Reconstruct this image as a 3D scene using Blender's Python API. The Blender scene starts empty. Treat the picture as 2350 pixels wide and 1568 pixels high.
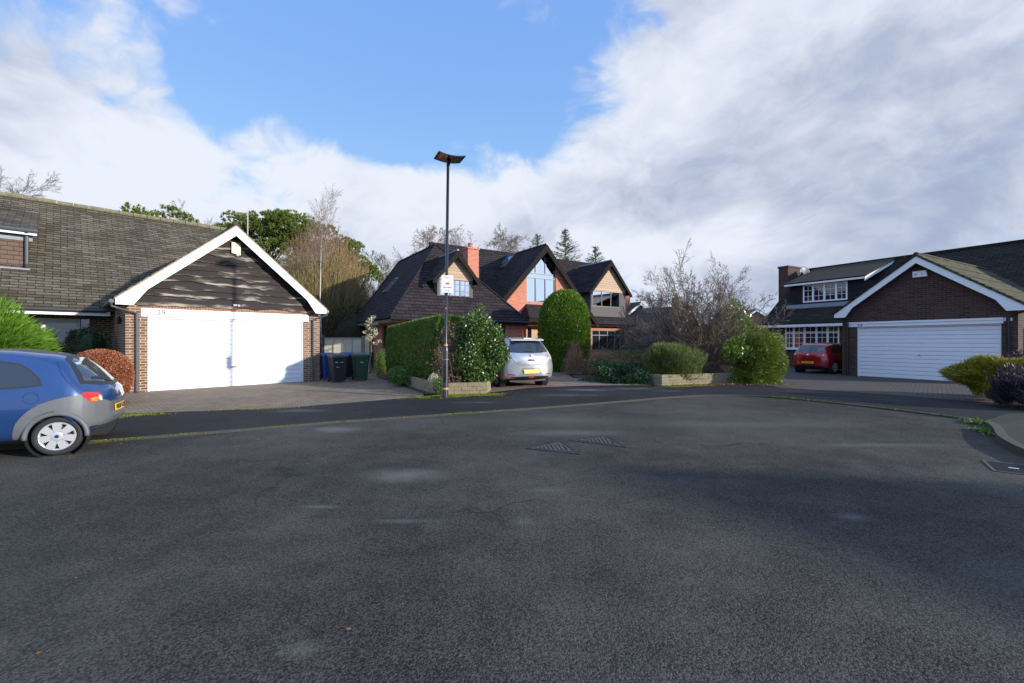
import bpy, math, random
import numpy as np
from mathutils import Vector, Matrix
from mathutils.bvhtree import BVHTree

sc = bpy.context.scene
COL = sc.collection
R = math.radians
rng = np.random.default_rng(7)
random.seed(7)

# ------------------------------------------------------------------ camera
cam = bpy.data.cameras.new("camera")
cam.sensor_width = 36.0
cam.lens = 36.0 * 999.0 / 2350.0
cam.clip_end = 3000.0
co = bpy.data.objects.new("camera", cam)
COL.objects.link(co)
co.location = (0, 0, 1.45)
co.rotation_euler = (R(90), 0, 0)
sc.camera = co

# ------------------------------------------------------------------ sun and sky
SUN_EL = 15.0
SUN_AZ = math.atan2(0.93, -0.37)
sdir = Vector((math.sin(SUN_AZ) * math.cos(R(SUN_EL)), math.cos(SUN_AZ) * math.cos(R(SUN_EL)), math.sin(R(SUN_EL))))
sun = bpy.data.lights.new("sun", 'SUN')
sun.energy = 5.0
sun.angle = R(1.0)
sun.color = (1.0, 0.93, 0.82)
so = bpy.data.objects.new("sun", sun)
COL.objects.link(so)
so.rotation_euler = sdir.to_track_quat('Z', 'Y').to_euler()
so.location = (20, -10, 20)

sc.view_settings.view_transform = 'Standard'
sc.view_settings.look = 'None'
sc.view_settings.gamma = 1.0
sc.view_settings.exposure = 0.3
sc.cycles.max_bounces = 6
sc.cycles.transparent_max_bounces = 8
sc.cycles.use_adaptive_sampling = True
sc.cycles.adaptive_threshold = 0.01
sc.cycles.use_denoising = True
sc.cycles.sample_clamp_indirect = 4.0


class NT:
    """tiny node-tree helper"""
    def __init__(s, tree):
        s.t = tree; s.n = tree.nodes; s.l = tree.links

    def new(s, typ, **kw):
        nd = s.n.new(typ)
        ins = kw.pop('ins', {})
        for k, v in kw.items():
            setattr(nd, k, v)
        for k, v in ins.items():
            s.set(nd.inputs[k], v)
        return nd

    def set(s, sock, v):
        if hasattr(v, 'is_linked') or hasattr(v, 'links'):
            s.l.new(v, sock)
        elif isinstance(v, (tuple, list)) and sock.type == 'RGBA' and len(v) == 3:
            sock.default_value = (*v, 1)
        else:
            sock.default_value = v

    def math(s, op, a, b=0.0, c=0.0, clamp=False):
        nd = s.n.new('ShaderNodeMath'); nd.operation = op; nd.use_clamp = clamp
        s.set(nd.inputs[0], a); s.set(nd.inputs[1], b)
        if op in ('MULTIPLY_ADD', 'COMPARE', 'SMOOTH_MIN'):
            s.set(nd.inputs[2], c)
        return nd.outputs[0]

    def vmath(s, op, a, b=(0, 0, 0)):
        nd = s.n.new('ShaderNodeVectorMath'); nd.operation = op
        s.set(nd.inputs[0], a)
        if op == 'SCALE':
            s.set(nd.inputs['Scale'], b)
        else:
            s.set(nd.inputs[1], b)
        return nd.outputs['Value'] if op in ('DOT_PRODUCT', 'LENGTH', 'DISTANCE') else nd.outputs[0]

    def mix(s, f, a, b, blend='MIX'):
        nd = s.n.new('ShaderNodeMix'); nd.data_type = 'RGBA'; nd.blend_type = blend; nd.clamp_factor = True
        s.set(nd.inputs[0], f); s.set(nd.inputs[6], a); s.set(nd.inputs[7], b)
        return nd.outputs[2]

    def ss(s, v, a, b, lo=0.0, hi=1.0):
        nd = s.n.new('ShaderNodeMapRange'); nd.interpolation_type = 'SMOOTHSTEP'
        s.set(nd.inputs[0], v)
        for i, q in enumerate((a, b, lo, hi)):
            s.set(nd.inputs[i + 1], q)
        return nd.outputs[0]

    def noise(s, vec, scale, detail=3.0, rough=0.55, dist=0.0):
        nd = s.n.new('ShaderNodeTexNoise')
        if vec is not None:
            s.l.new(vec, nd.inputs['Vector'])
        nd.inputs['Scale'].default_value = scale; nd.inputs['Detail'].default_value = detail
        nd.inputs['Roughness'].default_value = rough; nd.inputs['Distortion'].default_value = dist
        return nd.outputs['Fac']


F_ = 999.0


def ray(px, py):
    """direction of one measured sight line of the survey photograph"""
    return Vector(((px - 1175.0) / F_, 1.0, (784.0 - py) / F_))


def at(px, Y, z=0.0):
    return Vector(((px - 1175.0) / F_ * Y, Y, z))


def gp(px, py):
    Y = 1.45 * F_ / (py - 784.0)
    return Vector(((px - 1175.0) / F_ * Y, Y, 0.0))


def zh(py, Y):
    return 1.45 + (784.0 - py) / F_ * Y


world = bpy.data.worlds.new("World")
sc.world = world
world.use_nodes = True
w = NT(world.node_tree)
w.n.clear()
sky = w.new('ShaderNodeTexSky', sky_type='NISHITA', sun_disc=False, sun_elevation=R(SUN_EL), sun_rotation=SUN_AZ,
            altitude=50.0, air_density=1.0, dust_density=0.6, ozone_density=1.6)
tc = w.new('ShaderNodeTexCoord')
D = tc.outputs['Generated']


def lobe(px, py, k, wt, sx=1.0, sy=1.0):
    """soft blob of cloud (wt > 0) or clear sky (wt < 0) round one compass direction of the sky"""
    d = ray(px, py).normalized()
    if sx == 1.0 and sy == 1.0:
        dot = w.vmath('DOT_PRODUCT', D, tuple(d))
        q = w.math('MULTIPLY', w.math('SUBTRACT', dot, 1.0), k)
    else:
        df = w.vmath('MULTIPLY', w.vmath('SUBTRACT', D, tuple(d)), (1 / sx, 1 / sx, 1 / sy))
        q = w.math('MULTIPLY', w.vmath('DOT_PRODUCT', df, df), -0.5 * k)
    return w.math('MULTIPLY', w.math('EXPONENT', q), wt)


def addall(x, L):
    for l in L:
        x = w.math('ADD', x, l)
    return x


sepd = w.new('ShaderNodeSeparateXYZ'); w.l.new(D, sepd.inputs[0])
back = w.ss(sepd.outputs[1], 0.15, -0.35)      # half of the sky behind the camera, coloured bright blue to lift the shade
warp = w.new('ShaderNodeTexNoise', ins={'Scale': 3.0, 'Detail': 3.0})
w.l.new(D, warp.inputs['Vector'])
wv = w.vmath('SCALE', w.vmath('SUBTRACT', warp.outputs['Color'], (0.5, 0.5, 0.5)), 0.30)
st2 = w.vmath('ADD', w.vmath('MULTIPLY', D, (1.0, 1.0, 1.5)), wv)
n1 = w.noise(st2, 4.2, 6.0, 0.52)
n2 = w.noise(st2, 11.0, 5.0, 0.55)
DB = 0.27
def billow(vec):
    a_ = w.math('ABSOLUTE', w.math('SUBTRACT', w.noise(vec, 4.5, 1.5, 0.5), 0.5))
    b_ = w.math('ABSOLUTE', w.math('SUBTRACT', w.noise(vec, 13.0, 4.0, 0.58), 0.5))
    return w.math('ADD', w.math('MULTIPLY', a_, 1.6), w.math('MULTIPLY', b_, 0.9))


bl = billow(st2)
bl2 = billow(w.vmath('ADD', st2, (0.020, 0.0, 0.032)))      # the same cloud a little towards the sun, for lit edges and shaded undersides
emb = w.math('SUBTRACT', bl, bl2)
dens = w.math('ADD', DB, w.math('MULTIPLY', w.math('SUBTRACT', n1, 0.5), 1.7))
dens = w.math('ADD', dens, w.math('MULTIPLY', w.math('SUBTRACT', n2, 0.5), 0.6))
dens = w.math('ADD', dens, w.math('MULTIPLY', bl, 0.55))
dens = addall(dens, [
    lobe(620, 160, 60, -0.42), lobe(840, 170, 60, -0.42), lobe(1060, 200, 70, -0.42), lobe(1180, 300, 160, -0.28), lobe(900, 290, 160, -0.22), lobe(1330, 90, 120, -0.30), lobe(640, 30, 160, -0.12), lobe(1000, 20, 90, -0.2),
    lobe(430, 260, 200, -0.18), lobe(80, 10, 90, -0.34), lobe(250, 270, 300, -0.12), lobe(1100, 120, 100, -0.2), lobe(420, 150, 300, -0.12), lobe(560, 455, 500, -0.10),
    lobe(330, 90, 260, 0.30), lobe(200, 40, 500, 0.12), lobe(620, 10, 300, 0.18), lobe(700, 300, 500, 0.12), lobe(100, 180, 80, 0.25), lobe(100, 400, 40, 0.30), lobe(700, 440, 60, 0.32, 1.6, 0.6), lobe(1010, 440, 80, 0.30, 1.3, 0.9), lobe(430, 420, 160, 0.20),
    lobe(1150, 520, 60, 0.42), lobe(700, 520, 40, 0.25), lobe(1700, 540, 30, 0.3), lobe(1170, 60, 160, 0.30), lobe(1130, 110, 900, 0.16), lobe(1620, 130, 40, 0.32), lobe(2050, 250, 18, 0.50), lobe(1500, 400, 60, 0.35)])
mask = w.ss(w.math('ADD', dens, w.math('MULTIPLY', back, 0.5)), 0.24, 0.64)
# light and grey parts of the clouds, drawn out towards the upper right
rot = w.new('ShaderNodeMapping'); rot.inputs['Rotation'].default_value = (0, R(24), 0); w.l.new(D, rot.inputs[0])
n3 = w.noise(w.vmath('ADD', w.vmath('MULTIPLY', rot.outputs[0], (1.0, 1.0, 2.3)), w.vmath('SCALE', wv, 0.8)), 3.0, 7.0, 0.5)
gr = w.math('ADD', 0.42, w.math('MULTIPLY', w.math('SUBTRACT', n3, 0.5), 1.3))
gr = w.math('ADD', gr, w.math('MULTIPLY', w.math('SUBTRACT', n2, 0.5), 0.28))
gr = w.math('ADD', gr, w.math('MULTIPLY', emb, -0.45))
gr = addall(gr, [
    lobe(1600, 430, 100, 0.40, 1.3, 0.7), lobe(1330, 480, 300, 0.25, 1.6, 0.8), lobe(2020, 520, 80, 0.42, 1.6, 0.6), lobe(2330, 480, 60, 0.12, 1.2, 0.7), lobe(2250, 150, 60, 0.14, 1.6, 0.8),
    lobe(20, 230, 200, 0.22), lobe(260, 390, 300, 0.12), lobe(330, 60, 120, 0.0), lobe(1180, 60, 120, 0.2),
    lobe(1470, 190, 80, -0.22), lobe(1500, 540, 200, -0.35, 1.8, 0.6), lobe(1690, 490, 500, -0.25), lobe(1750, 560, 200, -0.35, 2.2, 0.5), lobe(2150, 590, 200, -0.15, 2.0, 0.5), lobe(2030, 20, 60, -0.06), lobe(100, 330, 60, -0.25, 1.5, 0.6), lobe(800, 400, 60, -0.25, 2, 0.6), lobe(1900, 200, 80, 0.10, 1.5, 0.5)])
gf = w.ss(gr, 0.10, 1.0)
ccol = w.mix(gf, (6.8, 7.2, 8.0), (3.0, 3.55, 5.0))
ccol = w.mix(w.math('MULTIPLY', back, 0.93), ccol, w.mix(w.ss(sepd.outputs[2], 0.06, 0.42), (6.0, 7.4, 10.0), (3.7, 6.1, 11.5)))
elev = w.ss(sepd.outputs[2], 0.15, 0.62)
skyb = w.mix(elev, (3.0, 5.4, 8.2), (1.85, 3.75, 8.0))
skyb = w.mix(0.18, skyb, w.mix(1.0, sky.outputs[0], (2.0, 1.8, 1.9), 'MULTIPLY'))
col = w.mix(mask, skyb, ccol)
bg = w.new('ShaderNodeBackground', ins={'Strength': 0.1})
w.l.new(col, bg.inputs['Color'])
wo = w.new('ShaderNodeOutputWorld')
w.l.new(bg.outputs[0], wo.inputs[0])

# ------------------------------------------------------------------ materials
MATS = {}


def newmat(name):
    m = bpy.data.materials.new(name)
    m.use_nodes = True
    t = NT(m.node_tree)
    b = t.n['Principled BSDF']
    MATS[name] = m
    return m, t, b


def plain(name, c, rough=0.6, metal=0.0, var=0.12, scale=6.0, coat=0.0, spec=None, bump=0.0):
    m, t, b = newmat(name)
    g = t.new('ShaderNodeTexCoord').outputs['Object']
    n = t.noise(g, scale, 5.0, 0.6)
    f = t.math('MULTIPLY_ADD', t.math('SUBTRACT', n, 0.5), var * 2.2, 1.0)
    mul = t.vmath('SCALE', c, f)
    t.l.new(mul, b.inputs['Base Color'])
    b.inputs['Roughness'].default_value = rough
    b.inputs['Metallic'].default_value = metal
    b.inputs['Coat Weight'].default_value = coat
    b.inputs['Coat Roughness'].default_value = 0.03
    if spec is not None:
        b.inputs['Specular IOR Level'].default_value = spec
    if bump:
        bp = t.new('ShaderNodeBump', ins={'Strength': bump, 'Distance': 0.01})
        t.l.new(t.noise(g, scale * 8, 3.0), bp.inputs['Height'])
        t.l.new(bp.outputs[0], b.inputs['Normal'])
    return m


def brick(name, c1, c2, mortar, bw=0.225, bh=0.075, ms=0.011, dirt=None, dirtc=(0.05, 0.06, 0.02), bump=0.5, offs=0.5, var=0.35):
    m, t, b = newmat(name)
    uv = t.new('ShaderNodeUVMap').outputs[0]
    bt = t.new('ShaderNodeTexBrick', offset=offs)
    t.l.new(uv, bt.inputs['Vector'])
    for k, v in (('Color1', (*c1, 1)), ('Color2', (*c2, 1)), ('Mortar', (*mortar, 1)), ('Scale', 1.0), ('Mortar Size', ms),
                 ('Mortar Smooth', 0.25), ('Bias', 0.0), ('Brick Width', bw), ('Row Height', bh)):
        bt.inputs[k].default_value = v
    n = t.noise(uv, 1.1, 6.0, 0.6)
    n2 = t.noise(uv, 9.0, 5.0, 0.65)
    f = t.math('ADD', 1.0, t.math('ADD', t.math('MULTIPLY', t.math('SUBTRACT', n, 0.5), var), t.math('MULTIPLY', t.math('SUBTRACT', n2, 0.5), var * 1.4)))
    c = t.vmath('SCALE', bt.outputs['Color'], f)
    if dirt:
        dn = t.ss(t.noise(uv, 0.8, 6.0, 0.65), 0.62 - dirt * 0.2, 0.82 - dirt * 0.2)
        c = t.mix(t.math('MULTIPLY', dn, 0.75), c, dirtc)
    t.l.new(c, b.inputs['Base Color'])
    b.inputs['Roughness'].default_value = 0.85
    b.inputs['Specular IOR Level'].default_value = 0.25
    bp = t.new('ShaderNodeBump', invert=True, ins={'Strength': bump, 'Distance': 0.012})
    hgt = t.math('ADD', bt.outputs['Fac'], t.math('MULTIPLY', n2, 0.4))
    t.l.new(hgt, bp.inputs['Height'])
    t.l.new(bp.outputs[0], b.inputs['Normal'])
    return m


def tiles(name, c1, c2, gap, tw=0.30, row=0.14, ms=0.010, moss=0.0, mossc=(0.055, 0.065, 0.018), step=0.02, rough=0.9, spec=0.12, var=0.5, lip=0.75, lipw=0.34):
    m, t, b = newmat(name)
    uv = t.new('ShaderNodeUVMap').outputs[0]
    wob = t.noise(uv, 2.2, 3.0)
    sx = t.new('ShaderNodeSeparateXYZ'); t.l.new(uv, sx.inputs[0])
    vv = t.math('ADD', sx.outputs[1], t.math('MULTIPLY', t.math('SUBTRACT', wob, 0.5), 0.035))
    cb = t.new('ShaderNodeCombineXYZ'); t.l.new(sx.outputs[0], cb.inputs[0]); t.l.new(vv, cb.inputs[1])
    bt = t.new('ShaderNodeTexBrick', offset=0.5)
    t.l.new(cb.outputs[0], bt.inputs['Vector'])
    for k, v in (('Color1', (*c1, 1)), ('Color2', (*c2, 1)), ('Mortar', (*gap, 1)), ('Scale', 1.0), ('Mortar Size', ms),
                 ('Mortar Smooth', 0.35), ('Bias', 0.0), ('Brick Width', tw), ('Row Height', row)):
        bt.inputs[k].default_value = v
    n = t.noise(uv, 0.7, 7.0, 0.65)
    n2 = t.noise(uv, 11.0, 5.0, 0.7)
    f = t.math('ADD', 1.0, t.math('ADD', t.math('MULTIPLY', t.math('SUBTRACT', n, 0.5), var * 1.5), t.math('MULTIPLY', t.math('SUBTRACT', n2, 0.5), var * 1.6)))
    c = t.vmath('SCALE', bt.outputs['Color'], f)
    if moss:
        mm = t.math('ADD', t.noise(uv, 0.55, 8.0, 0.72), t.math('MULTIPLY', bt.outputs['Fac'], 0.06))
        mf = t.ss(mm, 0.66 - moss * 0.22, 0.86 - moss * 0.22)
        c = t.mix(t.math('MULTIPLY', mf, 0.8), c, mossc)
        li = t.ss(t.noise(uv, 6.5, 3.0, 0.5), 0.70, 0.76)
        c = t.mix(t.math('MULTIPLY', li, 0.5), c, (0.36, 0.37, 0.31))
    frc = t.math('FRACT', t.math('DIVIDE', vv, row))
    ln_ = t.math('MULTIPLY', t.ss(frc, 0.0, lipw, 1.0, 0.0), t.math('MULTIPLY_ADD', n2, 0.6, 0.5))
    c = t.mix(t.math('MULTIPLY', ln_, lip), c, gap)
    t.l.new(c, b.inputs['Base Color'])
    b.inputs['Roughness'].default_value = rough
    b.inputs['Specular IOR Level'].default_value = spec
    fr = t.math('FRACT', t.math('DIVIDE', vv, row))
    hg = t.math('SUBTRACT', t.math('MULTIPLY', t.math('SUBTRACT', 1.0, fr), 1.0), t.math('MULTIPLY', bt.outputs['Fac'], 0.7))
    hg = t.math('ADD', hg, t.math('MULTIPLY', n2, 0.35))
    bp = t.new('ShaderNodeBump', ins={'Strength': 0.8, 'Distance': step})
    t.l.new(hg, bp.inputs['Height'])
    t.l.new(bp.outputs[0], b.inputs['Normal'])
    return m


def leafmat(name, c1, c2, c3=None, rough=0.45, trans=0.22, spec=0.4):
    m, t, b = newmat(name)
    g = t.new('ShaderNodeNewGeometry').outputs['Random Per Island']
    pos = t.new('ShaderNodeTexCoord').outputs['Object']
    n = t.noise(pos, 2.5, 3.0)
    f = t.math('ADD', t.math('MULTIPLY', g, 0.75), t.math('MULTIPLY', t.ss(n, 0.35, 0.65), 0.25))
    c = t.mix(f, c1, c2)
    if c3 is not None:
        c = t.mix(t.ss(t.noise(pos, 1.3, 3.0), 0.55, 0.68), c, c3)
    t.l.new(c, b.inputs['Base Color'])
    b.inputs['Roughness'].default_value = rough
    b.inputs['Specular IOR Level'].default_value = spec
    if trans:
        tr = t.new('ShaderNodeBsdfTranslucent'); t.l.new(c, tr.inputs[0])
        mx = t.new('ShaderNodeMixShader', ins={0: trans})
        t.l.new(b.outputs[0], mx.inputs[1]); t.l.new(tr.outputs[0], mx.inputs[2])
        t.l.new(mx.outputs[0], t.n['Material Output'].inputs[0])
    return m


def glassy(name, c=(0.01, 0.012, 0.015), rough=0.02, spec=0.9, wav=0.0):
    m, t, b = newmat(name)
    b.inputs['Base Color'].default_value = (*c, 1)
    b.inputs['Roughness'].default_value = rough
    b.inputs['Specular IOR Level'].default_value = spec
    b.inputs['IOR'].default_value = 1.6
    if wav:
        bp = t.new('ShaderNodeBump', ins={'Strength': wav, 'Distance': 0.02})
        t.l.new(t.noise(t.new('ShaderNodeTexCoord').outputs['Object'], 1.2, 1.0), bp.inputs['Height'])
        t.l.new(bp.outputs[0], b.inputs['Normal'])
    return m


white_paint = plain('white_paint', (0.80, 0.80, 0.79), 0.5, var=0.05, scale=3)
white_door = plain('white_door_paint', (0.76, 0.77, 0.79), 0.5, var=0.05, scale=2, spec=0.3)
upvc = plain('white_plastic', (0.78, 0.79, 0.81), 0.3, var=0.03)
black_paint = plain('black_paint', (0.012, 0.013, 0.016), 0.35, var=0.2)
black_rubber = plain('black_rubber', (0.018, 0.018, 0.02), 0.75, var=0.2, scale=20)
black_plastic = plain('black_plastic', (0.02, 0.021, 0.024), 0.5, var=0.2)
grey_plastic = plain('grey_downpipe_plastic', (0.07, 0.075, 0.085), 0.4, var=0.15)
bumper_grey = plain('grey_bumper_plastic', (0.11, 0.115, 0.125), 0.55, var=0.18, scale=9)
lead = plain('lead_flashing', (0.22, 0.25, 0.29), 0.5, var=0.3)
brown_red = plain('brown_tile_hanging', (0.10, 0.07, 0.055), 0.8)
dark_metal = plain('dark_grey_frame', (0.025, 0.026, 0.03), 0.4, var=0.1)
mid_frame = plain('grey_frame', (0.10, 0.10, 0.115), 0.45, var=0.1)
taupe = plain('taupe_render', (0.125, 0.112, 0.110), 0.9, var=0.06, spec=0.1)
dark_fascia = plain('dark_brown_fascia', (0.022, 0.020, 0.018), 0.9, var=0.12, spec=0.05)
soffit = plain('olive_soffit', (0.13, 0.11, 0.07), 0.7)
cream_plastic = plain('cream_plastic', (0.62, 0.58, 0.40), 0.5, var=0.1)
chrome = plain('chrome', (0.75, 0.76, 0.78), 0.15, metal=1.0, var=0.02)
silver_hub = plain('silver_hub', (0.52, 0.53, 0.54), 0.35, metal=0.35, var=0.08)
gold_band = plain('yellow_band', (0.50, 0.27, 0.06), 0.5)
concrete = plain('concrete', (0.055, 0.052, 0.042), 0.9, var=0.35, scale=9, bump=0.4)
iron = plain('cast_iron', (0.055, 0.05, 0.048), 0.6, var=0.35, scale=30)
soil = plain('soil', (0.045, 0.036, 0.024), 0.95, var=0.6, scale=4, bump=0.6)
terrain_m = plain('rough_grass', (0.045, 0.055, 0.02), 0.95, var=0.6, scale=1.5, bump=0.6)
door_wood = plain('oak_door', (0.36, 0.21, 0.08), 0.5, var=0.25, scale=8)
blue_bin = plain('blue_bin_plastic', (0.012, 0.045, 0.20), 0.45)
green_bin = plain('green_bin_plastic', (0.012, 0.055, 0.028), 0.45)
grey_bin = plain('charcoal_bin_plastic', (0.014, 0.015, 0.018), 0.5)
lidgrey = plain('grey_lid_plastic', (0.06, 0.065, 0.075), 0.45)
orange_lens = plain('orange_lens', (0.75, 0.2, 0.02), 0.12, coat=0.8, var=0.05)
red_lens = plain('red_lens', (0.55, 0.012, 0.012), 0.12, coat=1.0, var=0.05)
clear_lens = plain('clear_lens', (0.62, 0.62, 0.64), 0.1, coat=1.0, var=0.05)
plate_yel = plain('yellow_plate', (0.80, 0.48, 0.02), 0.4, var=0.04)
plate_yel2 = plain('pale_yellow_plate', (0.80, 0.60, 0.12), 0.4, var=0.03)
sign_white = plain('sign_white', (0.80, 0.80, 0.78), 0.5, var=0.04)
sign_orange = plain('sign_orange', (0.75, 0.20, 0.04), 0.6, var=0.3, scale=30)
ink = plain('black_ink', (0.03, 0.03, 0.035), 0.6)
ink_grey = plain('grey_ink', (0.22, 0.22, 0.22), 0.6)
solar = plain('solar_cell', (0.012, 0.013, 0.02), 0.2, coat=0.5)
led = plain('led_window', (0.5, 0.5, 0.52), 0.2)
car_blue = plain('blue_car_paint', (0.013, 0.050, 0.17), 0.3, metal=0.3, var=0.06, coat=1.0, scale=3)
car_silver = plain('silver_car_paint', (0.50, 0.51, 0.53), 0.33, metal=0.65, var=0.03, coat=1.0, scale=3)
car_red = plain('red_car_paint', (0.28, 0.005, 0.012), 0.3, metal=0.15, var=0.05, coat=1.0, scale=3)
carglass = glassy('car_glass', (0.012, 0.016, 0.02))
carglass_blue = glassy('blue_tint_glass', (0.03, 0.045, 0.06), 0.04)
house_glass = glassy('window_glass', (0.012, 0.014, 0.016), 0.02, wav=0.15)
reflect_glass = plain('mirror_like_glass', (0.82, 0.86, 0.92), 0.03, metal=1.0, var=0.02)
curtain = plain('net_curtain', (0.30, 0.32, 0.32), 0.9, var=0.3)

brick29 = brick('brown_multi_brick', (0.215, 0.115, 0.075), (0.115, 0.060, 0.045), (0.40, 0.33, 0.24), dirt=0.35, dirtc=(0.075, 0.085, 0.02))
brick28 = brick('dark_brown_brick', (0.092, 0.047, 0.036), (0.040, 0.024, 0.022), (0.100, 0.078, 0.064), dirt=0.1, var=0.5)
brick_red = brick('red_brick', (0.56, 0.165, 0.095), (0.44, 0.115, 0.065), (0.52, 0.34, 0.25), var=0.25)
brick_far = brick('far_brick', (0.25, 0.095, 0.06), (0.2, 0.07, 0.045), (0.3, 0.22, 0.18))
soldier = brick('soldier_course_brick', (0.30, 0.14, 0.085), (0.23, 0.10, 0.06), (0.36, 0.27, 0.2), bw=0.075, bh=0.25, offs=0.0)
stone = brick('yellow_walling_stone', (0.38, 0.31, 0.17), (0.29, 0.245, 0.14), (0.16, 0.13, 0.08), bw=0.30, bh=0.10, ms=0.012, dirt=0.25, dirtc=(0.09, 0.10, 0.03), var=0.5, bump=0.9)
stone_dark = stone
tile29 = tiles('mossy_grey_tiles', (0.142, 0.124, 0.090), (0.076, 0.063, 0.043), (0.008, 0.0075, 0.006), tw=0.36, row=0.15, ms=0.009, moss=0.55, mossc=(0.045, 0.042, 0.02), var=0.8, lip=0.95, lipw=0.42)
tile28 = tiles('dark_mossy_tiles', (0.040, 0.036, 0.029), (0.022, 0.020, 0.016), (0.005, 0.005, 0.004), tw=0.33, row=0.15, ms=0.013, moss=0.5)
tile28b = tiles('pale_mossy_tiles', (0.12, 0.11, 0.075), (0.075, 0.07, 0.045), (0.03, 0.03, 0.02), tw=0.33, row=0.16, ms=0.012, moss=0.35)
tile_dark = tiles('charcoal_plain_tiles', (0.042, 0.033, 0.035), (0.024, 0.020, 0.022), (0.004, 0.0035, 0.0035), tw=0.40, row=0.21, ms=0.012, step=0.02, var=0.35)
tile_far = tiles('far_roof_tiles', (0.10, 0.08, 0.07), (0.08, 0.065, 0.06), (0.04, 0.035, 0.03))
tilehang = tiles('hung_wall_tiles', (0.155, 0.105, 0.078), (0.13, 0.09, 0.068), (0.05, 0.035, 0.028), tw=0.26, row=0.14, ms=0.006, step=0.01, var=0.25)
tilehang_dark = tiles('dark_hung_tiles', (0.03, 0.028, 0.032), (0.024, 0.022, 0.026), (0.012, 0.012, 0.012), tw=0.26, row=0.12, ms=0.008, step=0.01)

tw_olive = leafmat('olive_twig', (0.24, 0.19, 0.075), (0.38, 0.32, 0.14), rough=0.8, trans=0, spec=0.2)
tw_red = leafmat('russet_twig', (0.22, 0.12, 0.075), (0.36, 0.21, 0.13), rough=0.8, trans=0, spec=0.2)
tw_brown = leafmat('brown_twig', (0.12, 0.085, 0.06), (0.23, 0.165, 0.12), rough=0.85, trans=0, spec=0.2)
tw_grey = leafmat('grey_bark', (0.13, 0.115, 0.095), (0.20, 0.175, 0.15), rough=0.85, trans=0, spec=0.2)
tw_far = leafmat('far_twig', (0.22, 0.17, 0.15), (0.30, 0.24, 0.21), rough=0.9, trans=0, spec=0.1)
tw_pale = leafmat('pale_birch_bark', (0.42, 0.38, 0.34), (0.55, 0.52, 0.48), rough=0.7, trans=0, spec=0.2)
tw_dark = leafmat('dark_undergrowth', (0.03, 0.024, 0.016), (0.065, 0.052, 0.032), rough=0.9, trans=0, spec=0.1)
lf_conifer = leafmat('hedge_conifer_leaf', (0.075, 0.13, 0.026), (0.19, 0.30, 0.055), (0.20, 0.16, 0.05), trans=0.35)
lf_topiary = leafmat('topiary_leaf', (0.06, 0.14, 0.013), (0.21, 0.33, 0.035), (0.11, 0.20, 0.020), trans=0.35)
lf_holly = leafmat('holly_leaf', (0.03, 0.075, 0.016), (0.11, 0.18, 0.03), rough=0.33, spec=0.5, trans=0.1)
lf_bright = leafmat('bright_conifer_leaf', (0.08, 0.20, 0.015), (0.20, 0.34, 0.04), trans=0.3)
lf_orange = leafmat('copper_leaf', (0.22, 0.075, 0.035), (0.44, 0.17, 0.085), trans=0.2)
lf_green = leafmat('shrub_green_leaf', (0.08, 0.12, 0.03), (0.22, 0.26, 0.075), (0.20, 0.17, 0.06), trans=0.35)
lf_yellow = leafmat('yellow_conifer_leaf', (0.13, 0.14, 0.008), (0.42, 0.36, 0.025), (0.07, 0.14, 0.01), trans=0.3)
lf_laurel = leafmat('laurel_leaf', (0.12, 0.19, 0.018), (0.28, 0.36, 0.05), rough=0.25, spec=0.7)
lf_round = leafmat('round_conifer_leaf', (0.075, 0.12, 0.010), (0.23, 0.26, 0.03), trans=0.25)
lf_purple = leafmat('purple_leaf', (0.02, 0.012, 0.022), (0.055, 0.035, 0.052))
lf_pine = leafmat('pine_needle', (0.09, 0.13, 0.025), (0.22, 0.27, 0.06), rough=0.6, spec=0.2)
lf_spruce = leafmat('spruce_needle', (0.05, 0.075, 0.04), (0.10, 0.13, 0.07), rough=0.6, spec=0.2)
lf_cream = leafmat('variegated_leaf', (0.38, 0.38, 0.22), (0.62, 0.60, 0.42))
lf_ivy = leafmat('ivy_leaf', (0.03, 0.065, 0.028), (0.08, 0.13, 0.055), trans=0.1, spec=0.15)
lf_brown = leafmat('brown_shrub_leaf', (0.18, 0.10, 0.055), (0.34, 0.21, 0.12))
lf_dead = leafmat('dead_leaf', (0.16, 0.07, 0.03), (0.30, 0.16, 0.07))
lf_moss = leafmat('moss', (0.11, 0.13, 0.009), (0.26, 0.28, 0.02), trans=0.2)


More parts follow.
